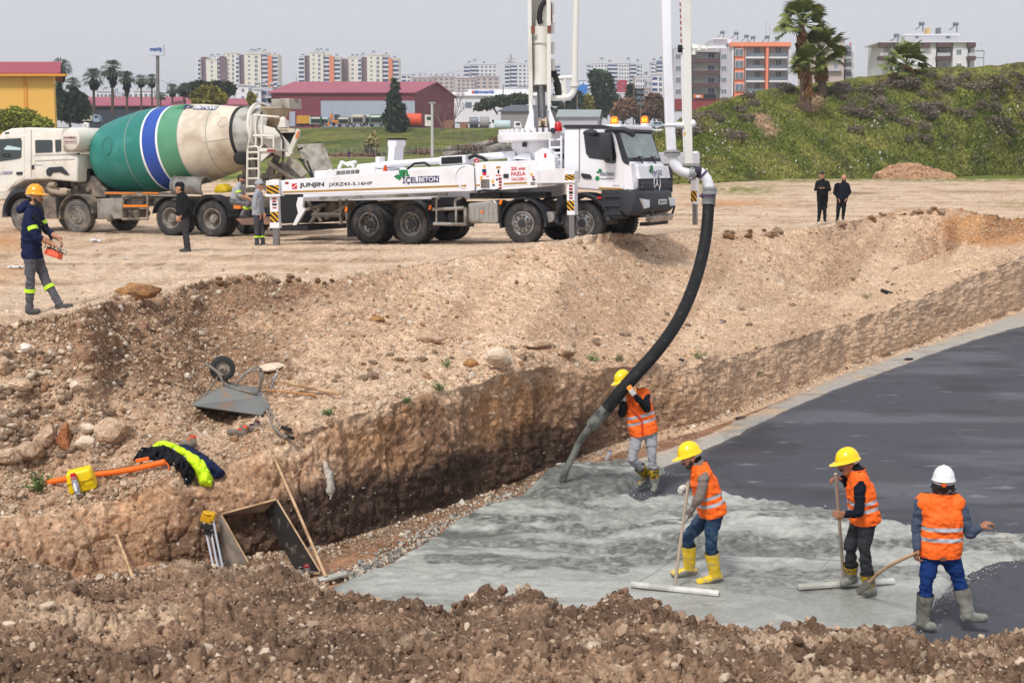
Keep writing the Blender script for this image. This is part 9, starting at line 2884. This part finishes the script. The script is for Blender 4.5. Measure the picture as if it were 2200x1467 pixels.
def car(label,x0,x1,y0,y1,Y,m,van):
 k_=Y/F;org=at((x0+x1)/2,y1,Y);root=thing('van' if van else 'car',label,'van' if van else 'car',org);w,h=(x1-x0)*k_,(y1-y0)*k_
 pr=[(-.5,.2),(.5,.2),(.5,.5),(.36,.55),(.24,1),(-.42,1),(-.5,.55)]if van else[(-.5,.25),(.5,.25),(.5,.5),(.28,.58),(.12,1),(-.22,1),(-.4,.6),(-.5,.55)]
 mb=MB();mb.prism([(a*w,b*h)for a,b in pr],(0,0,0),(1,0,0),(0,0,1),(0,1,0),1.7);build('body',mb,m,root,bevel=.06)
 for a,b in((-.36,-.1),(-.06,.2)):mb=MB();mb.box(((a+b)/2*w,-.01,h*.76),((b-a)*w,.06,h*.26));build('window',mb,GLASS_D,root)
 for x in(-.3,.32):mb=MB();mb.cyl((x*w,-.02,h*.18),(x*w,.2,h*.18),h*.18,12);build('wheel',mb,TYRE,root)
car('silver-blue van parked beyond the cab on the yard edge',1401,1429,262,276,330,C_('van_silver',170,182,196),True)
car('white car parked in front of the silver van',1400,1426,273,285,318,WHITE,False)
# orange digger and a small yellow one
for lab,x,y,s_,m in(('orange backhoe with raised arm in the row of garbage trucks',718,272,1.0,C_('digger_orange',222,130,40)),('small yellow excavator under the open shed',257,264,.8,C_('digger_yellow',220,166,40))):
 org=at(x,y,341);root=thing('excavator',lab,'excavator',org)
 mb=MB();mb.box((.6*s_,.5,1.0*s_),(1.8*s_,1.6,.9*s_));build('body',mb,m,root,bevel=.06);mb=MB();mb.box((.7*s_,.5,2.1*s_),(1.3*s_,1.4,1.3*s_));build('cab',mb,GLASS_D,root,bevel=.05)
 mb=MB();mb.tube([(-.3*s_,.2,1*s_),(-.6*s_,.1,3.0*s_)],.2*s_,6);mb.tube([(-.6*s_,.1,3.0*s_),(-1.3*s_,.1,.5*s_)],.17*s_,6);mb.box((-1.3*s_,.1,.4*s_),(.6*s_,.7,.5*s_));build('arm',mb,m,root)
 for q in(-.1,1.2):mb=MB();mb.cyl((q*s_,-.3,.5*s_),(q*s_,.1,.5*s_),.5*s_,12);build('wheel',mb,TYRE,root)
def barrel(label,x,y,Y,r,m):
 p=at(x,y,Y);mb=MB();mb.lathe([(.01,-1),(r,-1),(r,1),(.01,1)],(0,0,r),(.2,1,0),16);mb.box((0,0,.1),(r,1,.2));o=build('tank',mb,m);o.location=p;tag(o,label,'tank')
barrel('rusty round tank lying between the bare trees',965,279,338,1.1,C_('rust_tank',140,96,76));barrel('small rusty drum right of the bare tree',997,279,338,.8,C_('rust_tank2',150,100,70))
def pole(label,x,y0,y1,Y,w,m,arms=()):
 b=at(x,y0,Y);root=thing('pole',label,'pole',b);h=at(x,y1,Y).z-b.z;mb=MB();mb.tube([(0,0,-1),(0,0,h)],[w,w*.7],8);build('shaft',mb,m,root)
 for(dx,dz)in arms:mb=MB();mb.tube([(0,0,h-.3),(dx,0,h+dz)],.06,5);mb.box((dx,0,h+dz),(.5,.2,.12));build('arm',mb,m,root)
CPOLE=mat('concrete_pole',lin(196,196,194),.8)
pole('pale concrete light pole standing before the grassy bank',929,330,224,285,.32,CPOLE,[(-.5,.2),(.5,.2),(-.2,.35),(.2,.35)])
for lab,x,y0,y1,Y in(('thin street lamp beside the sign pylon',361,215,178,500),('thin street lamp before the narrow cream block',637,180,164,700),('street lamp above the low pinkish flats',905,170,158,800)):pole(lab,x,y0,y1,Y,.12,GREY,[(-2,.8),(2,.8)])
for lab,x,y0,y1,Y in(('wooden pole at the showroom corner',1081,230,182,410),('wooden pole right of the tall pine',1361,262,170,400),('thin grey pole beside the cab beacon',1376,260,212,390),('thin grey pole right of the boom pipe',1213,265,215,380),('slim pole left of the pine',1240,240,205,390)):pole(lab,x,y0,y1,Y,.16,mat('wood_pole',lin(128,112,98),.8))
b=at(1098,140,1250);r_=thing('lattice_mast','small lattice power mast on the skyline','mast',b);mb=MB()
for sx in(-1,1):mb.tube([(sx*1.8,0,-6),(sx*.3,0,9)],.22,4)
for z in(1,4):mb.tube([(-4.5,0,z+1),(4.5,0,z+1)],.2,4)
for z in range(-6,8,2):mb.tube([(-1.4+z*.08,0,z),(1.2-z*.08,0,z+2)],.12,4)
build('lattice',mb,GREY,r_)
mb=MB();mb.tube([at(600,182,900),at(760,178,1000),at(920,166,1100),at(1096,132,1250)],.10,4);tag(build('power_line',mb,GREY),'thin power line rising to the lattice mast','cable')
fb=at(800,336,296);fr_=thing('fence','wire fence on thin posts along the foot of the grassy bank','fence',fb);pmb=MB();pmb.box((0,0,.7),(.10,.10,1.6));pm=build('post',pmb,GALV,fr_).data
bpy.data.objects.remove(bpy.data.objects[fr_.children[0].name])
for k in range(34):o=bpy.data.objects.new('post',pm);col.objects.link(o);o.parent=fr_;o.location=at(625+k*13,335-k*.2,297)-fb
mb=MB()
for z in(.4,.8,1.2,1.4):mb.tube([at(620,335,297)-fb+Vector((0,0,z)),at(1070,328,297)-fb+Vector((0,0,z))],.014,4)
build('wire',mb,GALV,fr_)
ub=at(990,312,322);r_=thing('yard_fence','bent-topped wire fence posts above the stone wall','fence',ub)
for k in range(5):mb=MB();p=at(967+k*17,312-k*2,322)-ub;mb.tube([p,p+Vector((0,0,2.6)),p+Vector((.5,0,3.0))],.06,5);build('post',mb,GALV,r_)
A,B,C2,D=at(948,335,300),at(1135,330,296),at(1135,287,312),at(960,316,310);n1_,n2_=90,26
G=np.array([[(A*(1-u)+B*u)*(1-v)+(D*(1-u)+C2*u)*v for u in np.linspace(0,1,n1_)]for v in np.linspace(0,1,n2_)]).reshape(-1,3)
f1,f2,cid=worley(G*np.array([1.1,.6,1.4]),9);G[:,1]-=sstep(0,.25,f2-f1)*.5;top_=np.array(G.reshape(n2_,n1_,3)[-1]);bk=top_+np.array([0,25,-.2])
gc=np.array([lin(126,120,112),lin(150,142,130),lin(104,98,92)])[(cid*2.99).astype(int)];G2=np.concatenate([G,bk]);gc=np.concatenate([gc,gc[-n1_:]])
o=np_mesh('stone_wall',G2,grid_faces(n2_+1,n1_),[mat('wall_stone',(.2,.2,.2),.9,attr='Col',var=.2,vscale=2)],gc);tag(o,'sloping rubble stone retaining wall below the tank trucks','wall')
# air between here and the city
mb=MB();mb.box((0,740,38),(1700,1560,84));hz=build('haze',mb,[],None);hz['kind']='stuff'
hm_=bpy.data.materials.new('haze');hm_.use_nodes=True;nt=hm_.node_tree;nt.nodes.clear();pv=nt.nodes.new('ShaderNodeVolumePrincipled');pv.inputs['Color'].default_value=(.86,.89,.95,1);pv.inputs['Density'].default_value=.00028;pv.inputs['Anisotropy'].default_value=.2;ou=nt.nodes.new('ShaderNodeOutputMaterial');nt.links.new(pv.outputs[0],ou.inputs['Volume']);hz.data.materials.append(hm_)
